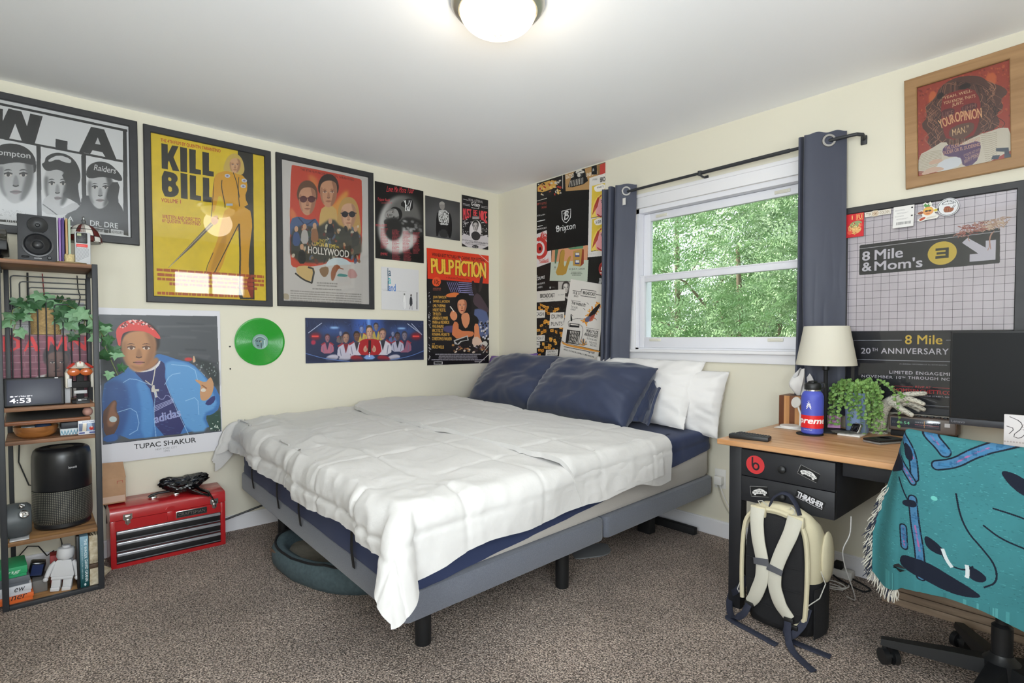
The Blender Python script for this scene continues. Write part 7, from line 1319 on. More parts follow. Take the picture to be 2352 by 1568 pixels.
obj('base', MB().lathe([(0, ZD), (.048, ZD), (.048, .750), (0, .752)], 36, (2.735, -.20, 0)), M_blackmat, nt_); m = MB(); m.T = Matrix.Translation((2.713, -.195, .751)) @ Matrix.Rotation(R_(22), 4, 'Z') @ Matrix.Rotation(R_(-12), 4, 'X'); m.box(-.036, .036, -.008, .008, .002, .062, .001); obj('notes', m, mat('pink_paper', '#cf98c4', .8), nt_)
m2 = MB(); m2.T = m.T; lettering(m2, 'GRIND', (-.028, -.0081, .036), (.055, 0, 0), (0, 0, .012), 0, .15); lettering(m2, 'LIFE', (-.018, -.0081, .014), (.038, 0, 0), (0, 0, .013), 0, .15); obj('handwriting', m2, mat('mauve_ink', '#a06a9c', .8), nt_, smooth=False)
dl = thing('desk_lamp', 'desk lamp with a cream drum shade on a thin black post', 'lamp', (2.697, -.235, .74)); lc2 = (2.697, -.235, 0)
M_shade = mat('cream_linen', '#cfcbbd', .85, bump=.2, bscale=700, bdist=.0005)
obj('lamp_shade', MB().lathe([(.0935, 1.236), (.095, 1.240), (.096, 1.236), (.1275, 1.062), (.1275, 1.056), (.1245, 1.058), (.093, 1.233)], 64, lc2), M_shade, dl)
obj('post', MB().cyl((2.697, -.235, .752), (2.697, -.235, 1.06), .009, 16), M_blackmat, dl); obj('base', MB().lathe([(0, ZD), (.075, ZD), (.074, .748), (.02, .756), (0, .757)], 40, lc2), M_blackmat, dl); obj('socket', MB().lathe([(.012, 1.03), (.016, 1.034), (.017, 1.06), (.014, 1.10), (0, 1.102)], 24, lc2), M_black, dl); obj('bulb', MB().ball((2.697, -.235, 1.135), .03, 20, 12), mat('bulb_white', '#e4e2dc', .3), dl)
m = MB()
for k in range(3): t = k*2.094; m.cyl((2.697, -.235, 1.10), (2.697+.112*math.cos(t), -.235+.112*math.sin(t), 1.14), .0018, 6)
obj('shade_spider', m, M_black, dl)
# potted trailing plant
pt_ = thing('plant_pot', 'pale blue pot of round-leaved trailing plant beside the newspaper hand', 'plant', (2.812, -.165, .74)); pc2 = (2.812, -.165, 0)
obj('pot', MB().lathe([(0, ZD), (.043, ZD), (.046, .744), (.054, .925), (.054, .93), (.050, .93), (.047, .91), (0, .908)], 44, pc2), mat('powder_blue_glaze', '#8fa6cc', .4, var=.08, vscale=20), pt_); obj('soil', MB().lathe([(.048, .910), (0, .918)], 24, pc2), mat('soil', '#3a2e26', .9), pt_)
rnd = random.Random(3); st = MB(); lf = MB()
def disc(m, c, n, r):
    n = Vector(n).normalized(); x = n.orthogonal().normalized(); y = n.cross(x); c = Vector(c); k = 7
    m.add([c+n*r*.25]+[c+x*(r*math.cos(6.283*i/k))+y*(r*.85*math.sin(6.283*i/k)) for i in range(k)], [(0, 1+i, 1+(i+1) % k) for i in range(k)])
for i in range(58):
    a_ = rnd.uniform(0, 6.283) if i > 24 else rnd.uniform(3.3, 5.9); out = rnd.uniform(.045, .10) if i < 50 else rnd.uniform(.1, .15); hang = rnd.choice([.03, .06, .10, .14, .17]) if i > 6 else rnd.uniform(.12, .19)
    if i in (3, 20): a_, out, hang = .1, .17, .02
    if i in (9, 14): a_, out, hang = 2.9, .11, .05
    p0 = Vector((pc2[0]+.02*math.cos(a_), pc2[1]+.02*math.sin(a_), .925)); p1 = p0+Vector((math.cos(a_)*out*.45, math.sin(a_)*out*.45, rnd.uniform(.04, .07))); p2_ = p0+Vector((math.cos(a_)*out*.85, math.sin(a_)*out*.85, rnd.uniform(0, .035))); p3 = p0+Vector((math.cos(a_)*out, math.sin(a_)*out, -hang))
    P = [p0.lerp(p1, k/4) for k in range(4)]+[p1.lerp(p2_, k/4) for k in range(4)]+[p2_.lerp(p3, k/8) for k in range(9)]
    P = [q for q in P if q.y < -.02]
    if len(P) < 4: continue
    st.tube(P, .0010, 4)
    for k, q in enumerate(P[2:]):
        for sd in (-1, 1):
            if rnd.random() < .9: disc(lf, q+Vector((rnd.uniform(-.008, .008), rnd.uniform(-.008, .004), rnd.uniform(-.004, .004))), (rnd.uniform(-.5, .8), rnd.uniform(-1, .1), rnd.uniform(.1, .9)), rnd.uniform(.0055, .0095))
obj('stems', st, mat('button_stem', '#6a7a44', .6), pt_); obj('leaves', lf, mat('button_leaf', '#86ab5c', .5, var2='#5f8a44', vscale=30), pt_, smooth=False)
# newspaper-covered hand
hd = thing('hand_sculpture', 'sculpted forearm and open hand covered in newsprint', 'sculpture', (2.882, -.11, .74))
def news():
    m = bpy.data.materials.new('newsprint'); m.use_nodes = True; N = m.node_tree.nodes; L = m.node_tree.links; p = N['Principled BSDF']; p.inputs['Roughness'].default_value = .6; tc = N.new('ShaderNodeTexCoord')
    mp = N.new('ShaderNodeMapping'); mp.inputs['Scale'].default_value = (70, 70, 330); mp.inputs['Rotation'].default_value = (.3, .5, .2); L.new(tc.outputs['Object'], mp.inputs[0]); n = N.new('ShaderNodeTexNoise'); n.inputs['Scale'].default_value = 1.6; n.inputs['Detail'].default_value = 2; L.new(mp.outputs[0], n.inputs['Vector'])
    r = N.new('ShaderNodeValToRGB'); L.new(n.outputs['Fac'], r.inputs[0]); r.color_ramp.elements[0].position = .40; r.color_ramp.elements[0].color = (*hx('#5a574f'), 1); r.color_ramp.elements[1].position = .47; r.color_ramp.elements[1].color = (*hx('#d0cdbf'), 1); L.new(r.outputs[0], p.inputs['Base Color']); return m
M_news = news(); Y_ = -.11
def skin_hand():
    """one continuous surface: skeleton edges with a radius each, grown by Skin and smoothed"""
    V = [(2.882, -.110, .742), (2.884, -.110, .80), (2.897, -.110, .852), (2.916, -.110, .886), (2.944, -.110, .899)]; Rr = [.038, .035, .030, .027, .028]; E = [(0, 1), (1, 2), (2, 3), (3, 4)]
    F = [[(2.968, -.120, .916, .015), (2.997, -.124, .931, .0105), (3.034, -.128, .937, .0095), (3.070, -.130, .941, .0075)],
         [(2.972, -.136, .906, .014), (3.006, -.150, .914, .0105), (3.040, -.160, .906, .0095), (3.070, -.166, .893, .0075)],
         [(2.970, -.112, .893, .014), (3.004, -.108, .889, .0105), (3.036, -.106, .876, .0095), (3.060, -.104, .862, .0075)],
         [(2.962, -.092, .890, .013), (2.990, -.080, .882, .0095), (3.014, -.074, .868, .0085), (3.034, -.070, .852, .007)],
         [(2.952, -.130, .880, .014), (2.974, -.145, .866, .0115), (3.002, -.152, .852, .0105), (3.028, -.156, .838, .008)]]
    for f in F:
        prev = 4
        for x, y, z, r in f: V.append((x, y, z)); Rr.append(r*1.28); E.append((prev, len(V)-1)); prev = len(V)-1
    me = bpy.data.meshes.new('s'); me.from_pydata(V, E, []); o = bpy.data.objects.new('s', me); COL.objects.link(o)
    md = o.modifiers.new('k', 'SKIN'); md.use_smooth_shade = True; sv = me.skin_vertices[0].data
    for i, r in enumerate(Rr): sv[i].radius = (r, r)
    sv[0].use_root = True; o.modifiers.new('d', 'SUBSURF').levels = 2; bpy.context.view_layer.update()
    ev = o.evaluated_get(bpy.context.evaluated_depsgraph_get()); m2 = ev.to_mesh(); mb = MB(); mb.add([v.co[:] for v in m2.vertices], [tuple(p.vertices) for p in m2.polygons]); ev.to_mesh_clear(); bpy.data.objects.remove(o); return mb
obj('hand', skin_hand(), M_news, hd, ang=80); obj('base', MB().lathe([(0, ZD), (.039, ZD), (.040, .744), (.037, .748), (0, .748)], 36, (2.882, -.11, 0)), M_news, hd)
# watch on a paper pad
solo('paper_pad', MB().box(2.775, 2.865, -.315, -.205, ZD, .748, .001), M_wp, 'small pile of white paper under the watch', 'paper')
wt = thing('smart_watch', 'square smart watch with a grey metal band lying on white paper', 'watch', (2.815, -.26, .748)); m = MB(); m.T = Matrix.Translation((2.835, -.262, .7725)) @ Matrix.Rotation(R_(-20), 4, 'Z') @ Matrix.Rotation(R_(60), 4, 'X'); m.box(-.020, .020, -.022, .022, -.005, .005, .008, 3); obj('case', m, mat('silver_case', '#b5b4b0', .3, .7), wt)
m2 = MB(); m2.T = m.T; m2.box(-.0165, .0165, -.0185, .0185, .0045, .0058, .005, 2); obj('screen', m2, mat('glossy_black', '#15171c'), wt)
m = MB(); m.strap([(2.838, -.246, .792), (2.838, -.222, .789), (2.832, -.21, .768), (2.818, -.222, .753), (2.79, -.245, .752), (2.765, -.265, .7535), (2.742, -.285, .750)], .024, .003, [(.3, -.6, .8), (.2, .4, .9), (.3, .9, .2), (.2, -.3, .9), (.1, 0, 1), (.1, 0, 1), (.1, -.2, 1)]); m.strap([(2.834, -.268, .757), (2.815, -.285, .751), (2.79, -.29, .752), (2.76, -.30, .7505)], .023, .003, (.1, 0, 1)); obj('band', m, mat('grey_mesh_band', '#77766f', .45, .5), wt)
wl = thing('phone', 'black phone lying face down on a silver wallet near the chair', 'phone', (2.965, -.36, .74)); T = Matrix.Translation((2.968, -.36, ZD)) @ Matrix.Rotation(R_(-24), 4, 'Z'); m = MB(); m.T = T; m.box(-.038, .038, -.075, .075, .010, .019, .004); obj('body', m, M_black, wl); m = MB(); m.T = T; m.lathe([(.026, .019), (.026, .0205), (.021, .0205), (.021, .019)], 28); obj('magnet_ring', m, M_blackmat, wl)
m = MB(); m.T = T; m.box(-.04, .04, -.072, .07, 0, .009, .003); obj('wallet_sleeve', m, mat('silver_sleeve', '#9a9a9a', .35, .5), wl)
ck = thing('clock_radio', 'brown retro clock radio with a dial behind the newspaper hand', 'clock radio', (3.05, -.085, .765)); M_cr = wood('walnut_vinyl', '#4a3a32', '#6a5548', 0, 14, .45)
obj('case', MB().box(2.928, 3.172, -.130, -.045, .766, .831, .003), M_cr, ck); obj('bezel', MB().box(2.932, 3.168, -.134, -.129, .771, .828, .002), mat('radio_grey', '#6b625c', .5), ck)
a = Art(300, 80, '#2c3038'); a.rect(0, 0, 300, 80, '#333842'); a.text('4:54', (52, 52), (118, 52), (52, 26), '#7fd0a0', .0)
a.rect(150, 16, 292, 17, '#7a808a'); a.scribble(150, 22, 290, 34, '#8f959e', 1, 3); a.scribble(150, 44, 290, 54, '#c8787c', 1, 4); a.rect(150, 60, 292, 61, '#7a808a'); a.rect(205, 10, 207, 70, '#d8a05a'); a.scribble(10, 30, 30, 52, '#8f959e', 2, 5)
obj('dial_window', MB().box(2.937, 3.118, -.1352, -.133, .783, .823, .001), a.mat('radio_dial', .12, .6, .10), ck, wuv=lambda W: np.c_[(W[:, 0]-2.937)/.181, (W[:, 2]-.783)/.04])
m = MB().box(3.132, 3.150, -.1362, -.133, .80, .816); obj('badge', m, M_silver, ck, smooth=False); m = MB()
for k in range(6): m.box(3.0+k*.024, 3.014+k*.024, -.10, -.075, .831, .836, .001)
obj('buttons', m, M_black, ck)
solo('black_case', MB().box(2.935, 3.165, -.13, -.045, ZD, .765, .003), M_blackmat, 'flat black case the clock radio stands on', 'case')
mo = thing('monitor', 'black flat computer monitor in front of the tile poster', 'monitor', (3.45, -.25, .74)); obj('housing', MB().box(3.171, 3.70, -.285, -.255, .838, 1.211, .004), M_black, mo); obj('screen', MB().box(3.178, 3.693, -.2862, -.284, .866, 1.203), mat('dark_screen', '#0e1012', .5, spec=.2), mo, smooth=False); obj('chin', MB().box(3.172, 3.699, -.288, -.28, .836, .862, .002), mat('monitor_chin', '#3a3d44', .45), mo)
obj('lettering', lettering(MB(), 'Lenovo', (3.180, -.2882, .844), (.042, 0, 0), (0, 0, .010), .02), mat('dim_print', '#7d8088', .5), mo, smooth=False); obj('neck', MB().box(3.40, 3.47, -.26, -.235, .745, .95, .004), M_black, mo); obj('base', MB().box(3.33, 3.54, -.34, -.13, ZD, .750, .004), M_black, mo)
a = Art(150, 150, '#d8d4d4'); a.line([(20, 10), (60, 30), (70, 60), (30, 110), (60, 120), (80, 90), (130, 120)], 3, '#3a3638', 1); a.line([(90, 10), (70, 50), (110, 60), (140, 50)], 3, '#3a3638', 1); a.line([(10, 60), (40, 70), (20, 100)], 3, '#3a3638', 1); a.scribble(66, 44, 100, 80, '#7a6a6a', 3, 4)
for k in range(14): a.ell(k*11+5, 140, 4, 4, '#b8b0b0')
a.line([(80, 140), (88, 132), (96, 140), (88, 148), (80, 140)], 3, '#6a3a3a')
solo('art_card', MB().box(3.373, 3.475, -.62, -.605, ZD, .927, .002), a.mat('ink_drawing', .6), 'white card with a black ink drawing standing on the desk by the chair', 'card', wuv=lambda W: np.c_[(W[:, 0]-3.373)/.102, (W[:, 2]-.83)/.097])
# ================================================================== floor by the desk
M_cream = mat('cream_nylon', '#cfc6a8', .75, bump=.25, bscale=260, var=.06, vscale=12); M_creaml = mat('pale_strap', '#c6c3b6', .75, bump=.2, bscale=300); M_bknit = mat('black_mesh', '#17171a', .85, bump=.4, bscale=500); M_web = mat('navy_webbing', '#25293a', .8, bump=.35, bscale=420)
bp = thing('backpack', 'cream and black backpack standing against the desk drawers, straps towards the room', 'backpack', (2.735, -.79, 0))
def ring(z, x0, x1, yf, yb, e=3.):
    out = []
    for k in range(40):
        a_ = 2*math.pi*k/40; c_, s_ = math.cos(a_), math.sin(a_); f = lambda q: (abs(q)**(2/e))*(1 if q > 0 else -1); out.append(((x0+x1)/2+(x1-x0)/2*f(c_), (yf+yb)/2+(yb-yf)/2*f(s_), z))
    return out
low = [ring(.004, 2.63, 2.83, -.81, -.70), ring(.02, 2.605, 2.855, -.85, -.68), ring(.08, 2.592, 2.868, -.862, -.665), ring(.16, 2.59, 2.874, -.864, -.66), ring(.235, 2.592, 2.878, -.864, -.66)]
upr = [ring(.235, 2.592, 2.878, -.864, -.66), ring(.32, 2.594, 2.884, -.864, -.672), ring(.40, 2.598, 2.882, -.862, -.70), ring(.455, 2.608, 2.872, -.860, -.745), ring(.495, 2.635, 2.845, -.858, -.785, 2.6), ring(.515, 2.67, 2.81, -.852, -.798, 2.4), ring(.521, 2.70, 2.78, -.845, -.805, 2.2)]
obj('lower_body', MB().loft(low), M_bknit, bp, ang=80); obj('upper_body', MB().loft(upr), M_cream, bp, ang=80)
pn = MB(); O = [(2.632, .03), (2.838, .04), (2.845, .20), (2.838, .40), (2.815, .462), (2.760, .482), (2.700, .484), (2.640, .462), (2.618, .40), (2.612, .20)]
def padded(m, O, y0, t):
    P = chaikin(O, 2); c = P.mean(0); k = len(P); rings = []
    for s, y in ((1, y0), (.985, y0-t*.7), (.93, y0-t), (.5, y0-t*1.1), (.06, y0-t*1.1)): rings.append([(c[0]+(x-c[0])*s, y, c[1]+(z-c[1])*s) for x, z in P])
    return m.loft(rings)
obj('back_panel', padded(pn, O, -.860, .012), M_bknit, bp, ang=60); obj('piping', MB().tube([(x, -.866, z) for x, z in chaikin([(2.605, .05), (2.597, .2), (2.603, .40), (2.628, .47), (2.69, .5), (2.765, .498), (2.825, .476), (2.852, .41), (2.853, .2), (2.842, .05)], 2)][:-4], .009, 8), M_cream, bp)
for z in (.115, .20, .29): obj('panel_seam', MB().tube([(2.622, -.8735, z), (2.73, -.8755, z-.004), (2.835, -.8735, z+.004)], .0018, 5), M_blackmat, bp)
SL = [(2.668, .498), (2.668, .45), (2.678, .377), (2.699, .295), (2.697, .22), (2.665, .135), (2.643, .105)]; SR = [(2.812, .492), (2.800, .43), (2.770, .35), (2.748, .28), (2.744, .21), (2.765, .14), (2.797, .098)]
def spl(P, n=6): 
    P = np.array(P); t = np.linspace(0, len(P)-1, (len(P)-1)*n+1); Q = np.stack([np.interp(t, range(len(P)), P[:, k]) for k in range(P.shape[1])], 1)
    for _ in range(4): Q[1:-1] = Q[:-2]*.25+Q[1:-1]*.5+Q[2:]*.25
    return Q
for S in (SL, SR):
    Q = spl(S); k = len(Q); w = [.056-.006*abs(math.sin(i/k*3.1))-(.016*max(0, i/k-.75)*4) for i in range(k)]
    s_ = obj('shoulder_strap', MB().strap([(x, -.878-.022*math.sin(min(1, i/k)*3.0), z) for i, (x, z) in enumerate(Q)], w, .016, (0, -1, 0)), M_creaml, bp, ang=50)
    i0 = int(k*.46); obj('sternum_band', MB().strap([(Q[i][0], -.8885-.022*math.sin(i/k*3.0), Q[i][1]) for i in range(i0, i0+3)], .060, .004, (0, -1, 0)), mat('grey_webbing', '#55565c', .8), s_)
    obj('strap_anchor', MB().cbox((S[0][0], -.873, S[0][1]-.014), (.062, .018, .042), .006), M_cream, s_)
    x, z = S[-1]; m = MB().cbox((x, -.892, z-.006), (.036, .012, .022), .004); m.cbox((x+(.02 if S is SR else -.008), -.893, z-.026), (.030, .010, .018), .003); obj('buckle', m, M_black, s_)
obj('grab_handle', MB().strap([(x, y, z) for x, y, z in spl([(2.700, -.842, .505), (2.714, -.846, .545), (2.748, -.842, .572), (2.778, -.842, .566), (2.806, -.846, .528), (2.818, -.852, .498)])], .024, .008, [(math.cos(t), -.2, math.sin(t)) for t in np.linspace(2.8, .3, 31)]), M_web, bp, ang=60)
W_ = [[(2.643, -.897, .10), (2.63, -.905, .06), (2.60, -.90, .03), (2.56, -.87, .008), (2.545, -.885, .006), (2.60, -.905, .006), (2.70, -.925, .006), (2.775, -.945, .006)], [(2.797, -.90, .09), (2.80, -.91, .05), (2.815, -.93, .02), (2.84, -.95, .006), (2.885, -.985, .006), (2.932, -1.015, .006)], [(2.80, -.90, .085), (2.79, -.90, .04), (2.80, -.88, .010), (2.86, -.875, .006), (2.94, -.875, .006)],
    [(2.597, -.80, .17), (2.575, -.80, .13), (2.535, -.79, .08), (2.50, -.76, .05), (2.498, -.77, .02), (2.535, -.84, .008), (2.585, -.90, .006)], [(2.85, -.84, .14), (2.845, -.875, .09), (2.825, -.90, .055), (2.80, -.905, .03)]]
for P in W_: Q = spl(P); obj('webbing', MB().strap(Q.tolist(), .026, .0035, [(0, -1, .25) if z > .03 else (0, -.25, 1) for x, y, z in Q]), M_web, bp, ang=60)
for P in ([(2.597, -.84, .19), (2.585, -.85, .16), (2.578, -.86, .13), (2.585, -.86, .118), (2.592, -.86, .135), (2.586, -.852, .16)], [(2.872, -.80, .30), (2.895, -.80, .24), (2.885, -.83, .19), (2.86, -.86, .165), (2.848, -.862, .15), (2.852, -.862, .135), (2.858, -.862, .15)], [(2.672, -.865, .51), (2.664, -.868, .524), (2.68, -.868, .528), (2.702, -.866, .512)], [(2.786, -.862, .515), (2.792, -.865, .527), (2.803, -.866, .52), (2.806, -.864, .505), (2.796, -.864, .498)]): obj('cord_pull', MB().tube(P, .0022, 6), mat('grey_cord', '#b5b3ac', .7), bp)
u, v = np.meshgrid(np.linspace(0, 1, 14), np.linspace(0, 1, 10), indexing='ij')
obj('side_pocket', MB().sheet(2.874+.012*np.sin(u*3.1), -.845+.15*u, .03+.19*v+0*u, thick=.004), M_bknit, bp); obj('side_pouch', MB().ball((2.885, -.755, .33), (.018, .055, .10), 18, 12), M_cream, bp)
# cords, power strip and crate under the desk
for P, r, m_, nm, ct in (([(2.925, -.62, .47), (2.93, -.64, .40), (2.905, -.66, .34), (2.90, -.60, .25), (2.905, -.50, .12), (2.88, -.38, .03), (2.82, -.30, .006)], .0022, M_wp, 'white charging cord hanging down behind the backpack', 'cord'), ([(2.70, -.10, .006), (2.74, -.14, .006), (2.80, -.17, .006), (2.86, -.20, .006), (2.88, -.14, .006), (2.80, -.09, .006), (2.74, -.07, .010)], .004, M_blackmat, 'black cord lying on the carpet under the desk', 'cord'), ([(2.75+.035*math.cos(t)*(1+.06*t), -.25+.03*math.sin(t)*(1+.05*t), .005+.002*t) for t in np.linspace(0, 13, 60)], .003, M_wp, 'coiled white cable on the carpet behind the backpack', 'cable'), ([(2.04, -.015, .33), (2.06, -.012, .25), (2.10, -.012, .17), (2.16, -.014, .11), (2.20, -.016, .05), (2.24, -.02, .01)], .0035, mat('braided_cream', '#b5b0a0', .8), 'cream braided cord hanging on the wall beside the bed', 'cord'), ([(2.05, -.015, .33), (2.085, -.013, .24), (2.14, -.013, .15), (2.21, -.016, .04)], .0035, M_wp, 'white cord hanging on the wall beside the bed', 'cord')):
    solo('floor_cord', MB().tube(spl(P, 5).tolist(), r, 8), m_, nm, ct)
ol = thing('plug_adapter', 'white plug adapter in the wall outlet beside the bed head', 'plug', (2.055, 0, .33)); obj('plate', MB().box(2.02, 2.09, -.005, 0, .29, .405, .002), M_wp, ol); obj('plug', MB().box(2.032, 2.078, -.04, -.005, .315, .365, .004), M_wp, ol)
ps = thing('power_strip', 'white power strip on the carpet behind the backpack', 'power strip', (2.68, -.07, 0)); obj('housing', MB().box(2.60, 2.78, -.10, -.05, .0, .04, .005), M_wp, ps); obj('plug', MB().box(2.70, 2.735, -.098, -.062, .04, .075, .004), M_blackmat, ps)
cr = thing('wooden_crate', 'low pale wooden crate with printed boards on the carpet by the wall', 'crate', (3.18, -.13, 0)); M_crate = wood('crate_wood', '#7a6654', '#a8927c', 0, 12, .7)
for z in (.0, .033, .066): obj('board', MB().box(2.935, 3.45, -.215, -.203, z, z+.029, .001), M_crate, cr)
obj('end_board', MB().box(2.935, 2.947, -.203, -.05, 0, .095, .001), M_crate, cr); obj('end_board', MB().box(3.438, 3.45, -.203, -.05, 0, .095, .001), M_crate, cr); obj('base', MB().box(2.947, 3.438, -.203, -.05, 0, .01), M_crate, cr)
# ================================================================== office chair and blanket
ch = thing('office_chair', 'black office chair with a five-spoke caster base at the desk', 'chair', (3.39, -.70, 0)); M_fab = mat('black_chair_mesh', '#1a1b1e', .8, bump=.3, bscale=500); M_chp = mat('black_nylon', '#1b1c1e', .4)
hx_, hy_ = 3.39, -.70
obj('gas_column', MB().lathe([(.028, .09), (.028, .24), (.018, .25), (.018, .36)], 24, (hx_, hy_, 0)), M_chp, ch); obj('hub', MB().lathe([(.045, .075), (.052, .08), (.050, .125), (.035, .14), (.03, .15)], 28, (hx_, hy_, 0)), M_chp, ch)
for k in range(5):
    a_ = R_(190+72*k); d = Vector((math.cos(a_), math.sin(a_), 0)); sd = Vector((-d.y, d.x, 0)); c = Vector((hx_, hy_, 0)); tip = c+d*.315
    sec = lambda p, w, z0, z1: [p+sd*w+Vector((0, 0, z0)), p+sd*w*.8+Vector((0, 0, z1)), p-sd*w*.8+Vector((0, 0, z1)), p-sd*w+Vector((0, 0, z0))]
    s_ = obj('spoke', MB().loft([sec(c+d*.03, .030, .078, .128), sec(c+d*.12, .026, .075, .118), sec(c+d*.25, .021, .070, .100), sec(tip+d*.012, .017, .068, .090)]), M_chp, ch, ang=60)
    w = MB(); ax = sd if k % 2 else (sd*.6+d*.8).normalized(); pc3 = tip-d*.012+Vector((0, 0, .0285))
    for s2 in (-1, 1): w.cyl(pc3+ax*(s2*.008), pc3+ax*(s2*.026), .028, 24)
    w.cyl(pc3-ax*.009, pc3+ax*.009, .012, 12); w.cyl(tip+Vector((0, 0, .03)), tip+Vector((0, 0, .075)), .009, 12); obj('caster', w, M_chp, ch)
n = 30; u, v = np.meshgrid(np.linspace(-1, 1, n), np.linspace(-1, 1, n), indexing='ij'); ss = np.sqrt(np.clip((1-np.abs(u)**4)*(1-np.abs(v)**4), 0, 1))
m = MB(); m.sheet(hx_+.25*u, -.69+.24*v, .425+.045*ss, thick=None); m.sheet(hx_+.25*u[::-1], -.69+.24*v, .42-.075*ss, thick=None); obj('seat', m, M_fab, ch, ang=60)
bx_ = lambda u: -.935+.05*(u*u)                         # curved back shell
m = MB(); m.sheet(hx_+.225*u*(1-.12*np.clip(v, 0, 1)**3), bx_(u)+.02+.0*v, .60+.235*v, thick=.03); obj('backrest', m, M_fab, ch, ang=60)
obj('back_bracket', MB().strap([(hx_, -.93, .62), (hx_, -.955, .50), (hx_, -.93, .38), (hx_, -.80, .355), (hx_, -.72, .355)], .09, .014, [(0, -1, 0), (0, -1, 0), (0, -.7, -.7), (0, 0, -1), (0, 0, -1)]), M_chp, ch)
for s_ in (-1, 1):
    x = hx_+.275*s_; obj('armrest', MB().tube([(hx_+.2*s_, -.66, .36), (x, -.66, .38), (x+.01*s_, -.66, .50), (x, -.66, .59)], .016, 10), M_chp, ch); obj('arm_pad', MB().box(x-.035, x+.035, -.78, -.55, .585, .615, .012), M_chp, ch)
# blanket: a woven throw hung over the chair back
a = Art(760, 560, '#3f7c82'); rnd = random.Random(5)
for i in range(2600): x, y = rnd.uniform(0, 760), rnd.uniform(0, 560); a.rect(x, y, x+rnd.uniform(2, 9), y+1.4, rnd.choice(['#376f76', '#4c9094', '#33686e', '#56999c']))
a.mottle(.05, 60, 3)
def bz(x, z): return ((x-3.0)*1000, (.95-z)*1000)
def B_(P): return [bz(x, z) for x, z in P]
def leafmark(P, w, core=True):
    Q_ = B_(P)
    for e, c_ in ((9, '#1f2530'), (0, '#4a789c')):
        a.line(Q_, w+e, c_, 2)
        for q_ in (Q_[0], Q_[-1]): a.ell(q_[0], q_[1], (w+e)/2, (w+e)/2, c_)
    if core: a.line(B_(P[1:-1] if len(P) > 3 else P), 5, '#a0608f', 2)
    for i in range(60): k = rnd.randrange(len(P)-1); t = rnd.random(); x, z = P[k][0]+(P[k+1][0]-P[k][0])*t, P[k][1]+(P[k+1][1]-P[k][1])*t; cx, cy = bz(x, z); a.rect(cx+rnd.uniform(-w/2, w/2), cy+rnd.uniform(-w/2, w/2), cx+rnd.uniform(-w/2, w/2)+4, cy+2, rnd.choice(['#3f7aa4', '#2a567a']), alpha=.5)
leafmark([(3.215, .90), (3.235, .875), (3.262, .848), (3.275, .83)], 26); leafmark([(3.255, .785), (3.30, .80), (3.34, .835), (3.38, .86), (3.44, .885)], 24); leafmark([(3.15, .87), (3.175, .83), (3.19, .79), (3.195, .73)], 18); leafmark([(3.19, .66), (3.20, .58), (3.215, .50), (3.22, .42)], 20); leafmark([(3.165, .56), (3.170, .50)], 16); leafmark([(3.13, .80), (3.16, .76), (3.19, .715)], 14)
for P in ([(3.16, .845), (3.18, .83), (3.19, .80), (3.185, .78), (3.165, .79)], [(3.11, .80), (3.15, .79), (3.165, .75), (3.13, .73), (3.10, .71)], [(3.402, .80), (3.44, .795), (3.475, .765), (3.49, .725), (3.45, .735), (3.42, .765)], [(3.16, .65), (3.20, .66), (3.205, .635), (3.16, .63)], [(3.225, .56), (3.26, .545), (3.285, .52), (3.27, .505), (3.23, .52)], [(3.16, .47), (3.20, .475), (3.25, .47), (3.30, .45), (3.34, .435), (3.38, .41), (3.30, .395), (3.22, .415), (3.155, .43)], [(3.33, .50), (3.36, .495), (3.385, .475), (3.37, .455), (3.34, .46)], [(3.47, .50), (3.52, .52), (3.52, .46)]): a.poly(B_(P), '#222633', 2)
for P in ([(3.305, .71), (3.315, .65), (3.335, .60), (3.37, .56), (3.40, .52), (3.405, .47), (3.375, .445)], [(3.24, .55), (3.27, .52), (3.29, .485), (3.33, .48), (3.35, .50)], [(3.37, .63), (3.41, .60), (3.46, .585)], [(3.39, .685), (3.44, .675), (3.49, .66)], [(3.145, .72), (3.17, .66), (3.19, .64)]): a.line(B_(P), 4.5, '#1f2430', 2)
for P in ([(3.275, .53), (3.285, .50), (3.30, .48)], [(3.335, .50), (3.338, .475), (3.335, .46)]): a.line(B_(P), 10, '#c9d2d4', 2)
a.ell(*bz(3.25, .68), 9, 7, '#6fc0b8'); ART['blk'] = a
bl = thing('blanket', 'teal woven throw with blue and black markings and a fringe over the chair back', 'blanket', (3.40, -.98, .40))
nu, nv = 90, 70; u, v = np.meshgrid(np.linspace(0, 1, nu), np.linspace(-.35, 1, nv), indexing='ij')
def blanket(u, v):
    """u: 0 left edge .. 1 right; v: <0 behind the back, 0 over the top, 1 lower hem"""
    s = -.19+.66*u                                       # metres along the width from the back's left side
    wing = np.clip(-s/.19, 0, 1)
    x = 3.168+np.maximum(s, 0)-wing*.118*(.35+.65*np.clip(v*1.6, 0, 1)); yb = bx_(np.clip((x-hx_)/.235, -1, 1))-.022
    y = yb+wing*.10-.018*np.sin(wing*6.0)*np.clip(v*2, 0, 1)*(s < 0)
    top = .872-.10*wing**1.1-.035*np.clip(u-.1, 0, 1)
    L = (.50-.07*wing**2+.02*np.sin(u*9))*np.clip(v, 0, 1)
    z = top-L; back = v < 0
    rr = .03; an = np.clip((-v)*7, 0, math.pi)
    y = np.where(back, y+rr*(1-np.cos(np.minimum(an, math.pi)))*1.0, y); z = np.where(back, top+.012*np.sin(an)-np.maximum(0, (-v)-.2)*1.0, z)
    y = y-.012*np.sin(v*3.1)*np.clip(v, 0, 1)+.010*(fbm(u*6, v*2, 3)-.45)+.006*np.sin(u*26+v*2)*np.clip(v, 0, 1)*(u < .35)
    z = z+.01*(fbm(u*8, v*6, 5)-.45)*np.clip(v, 0, 1)
    return x, y, z
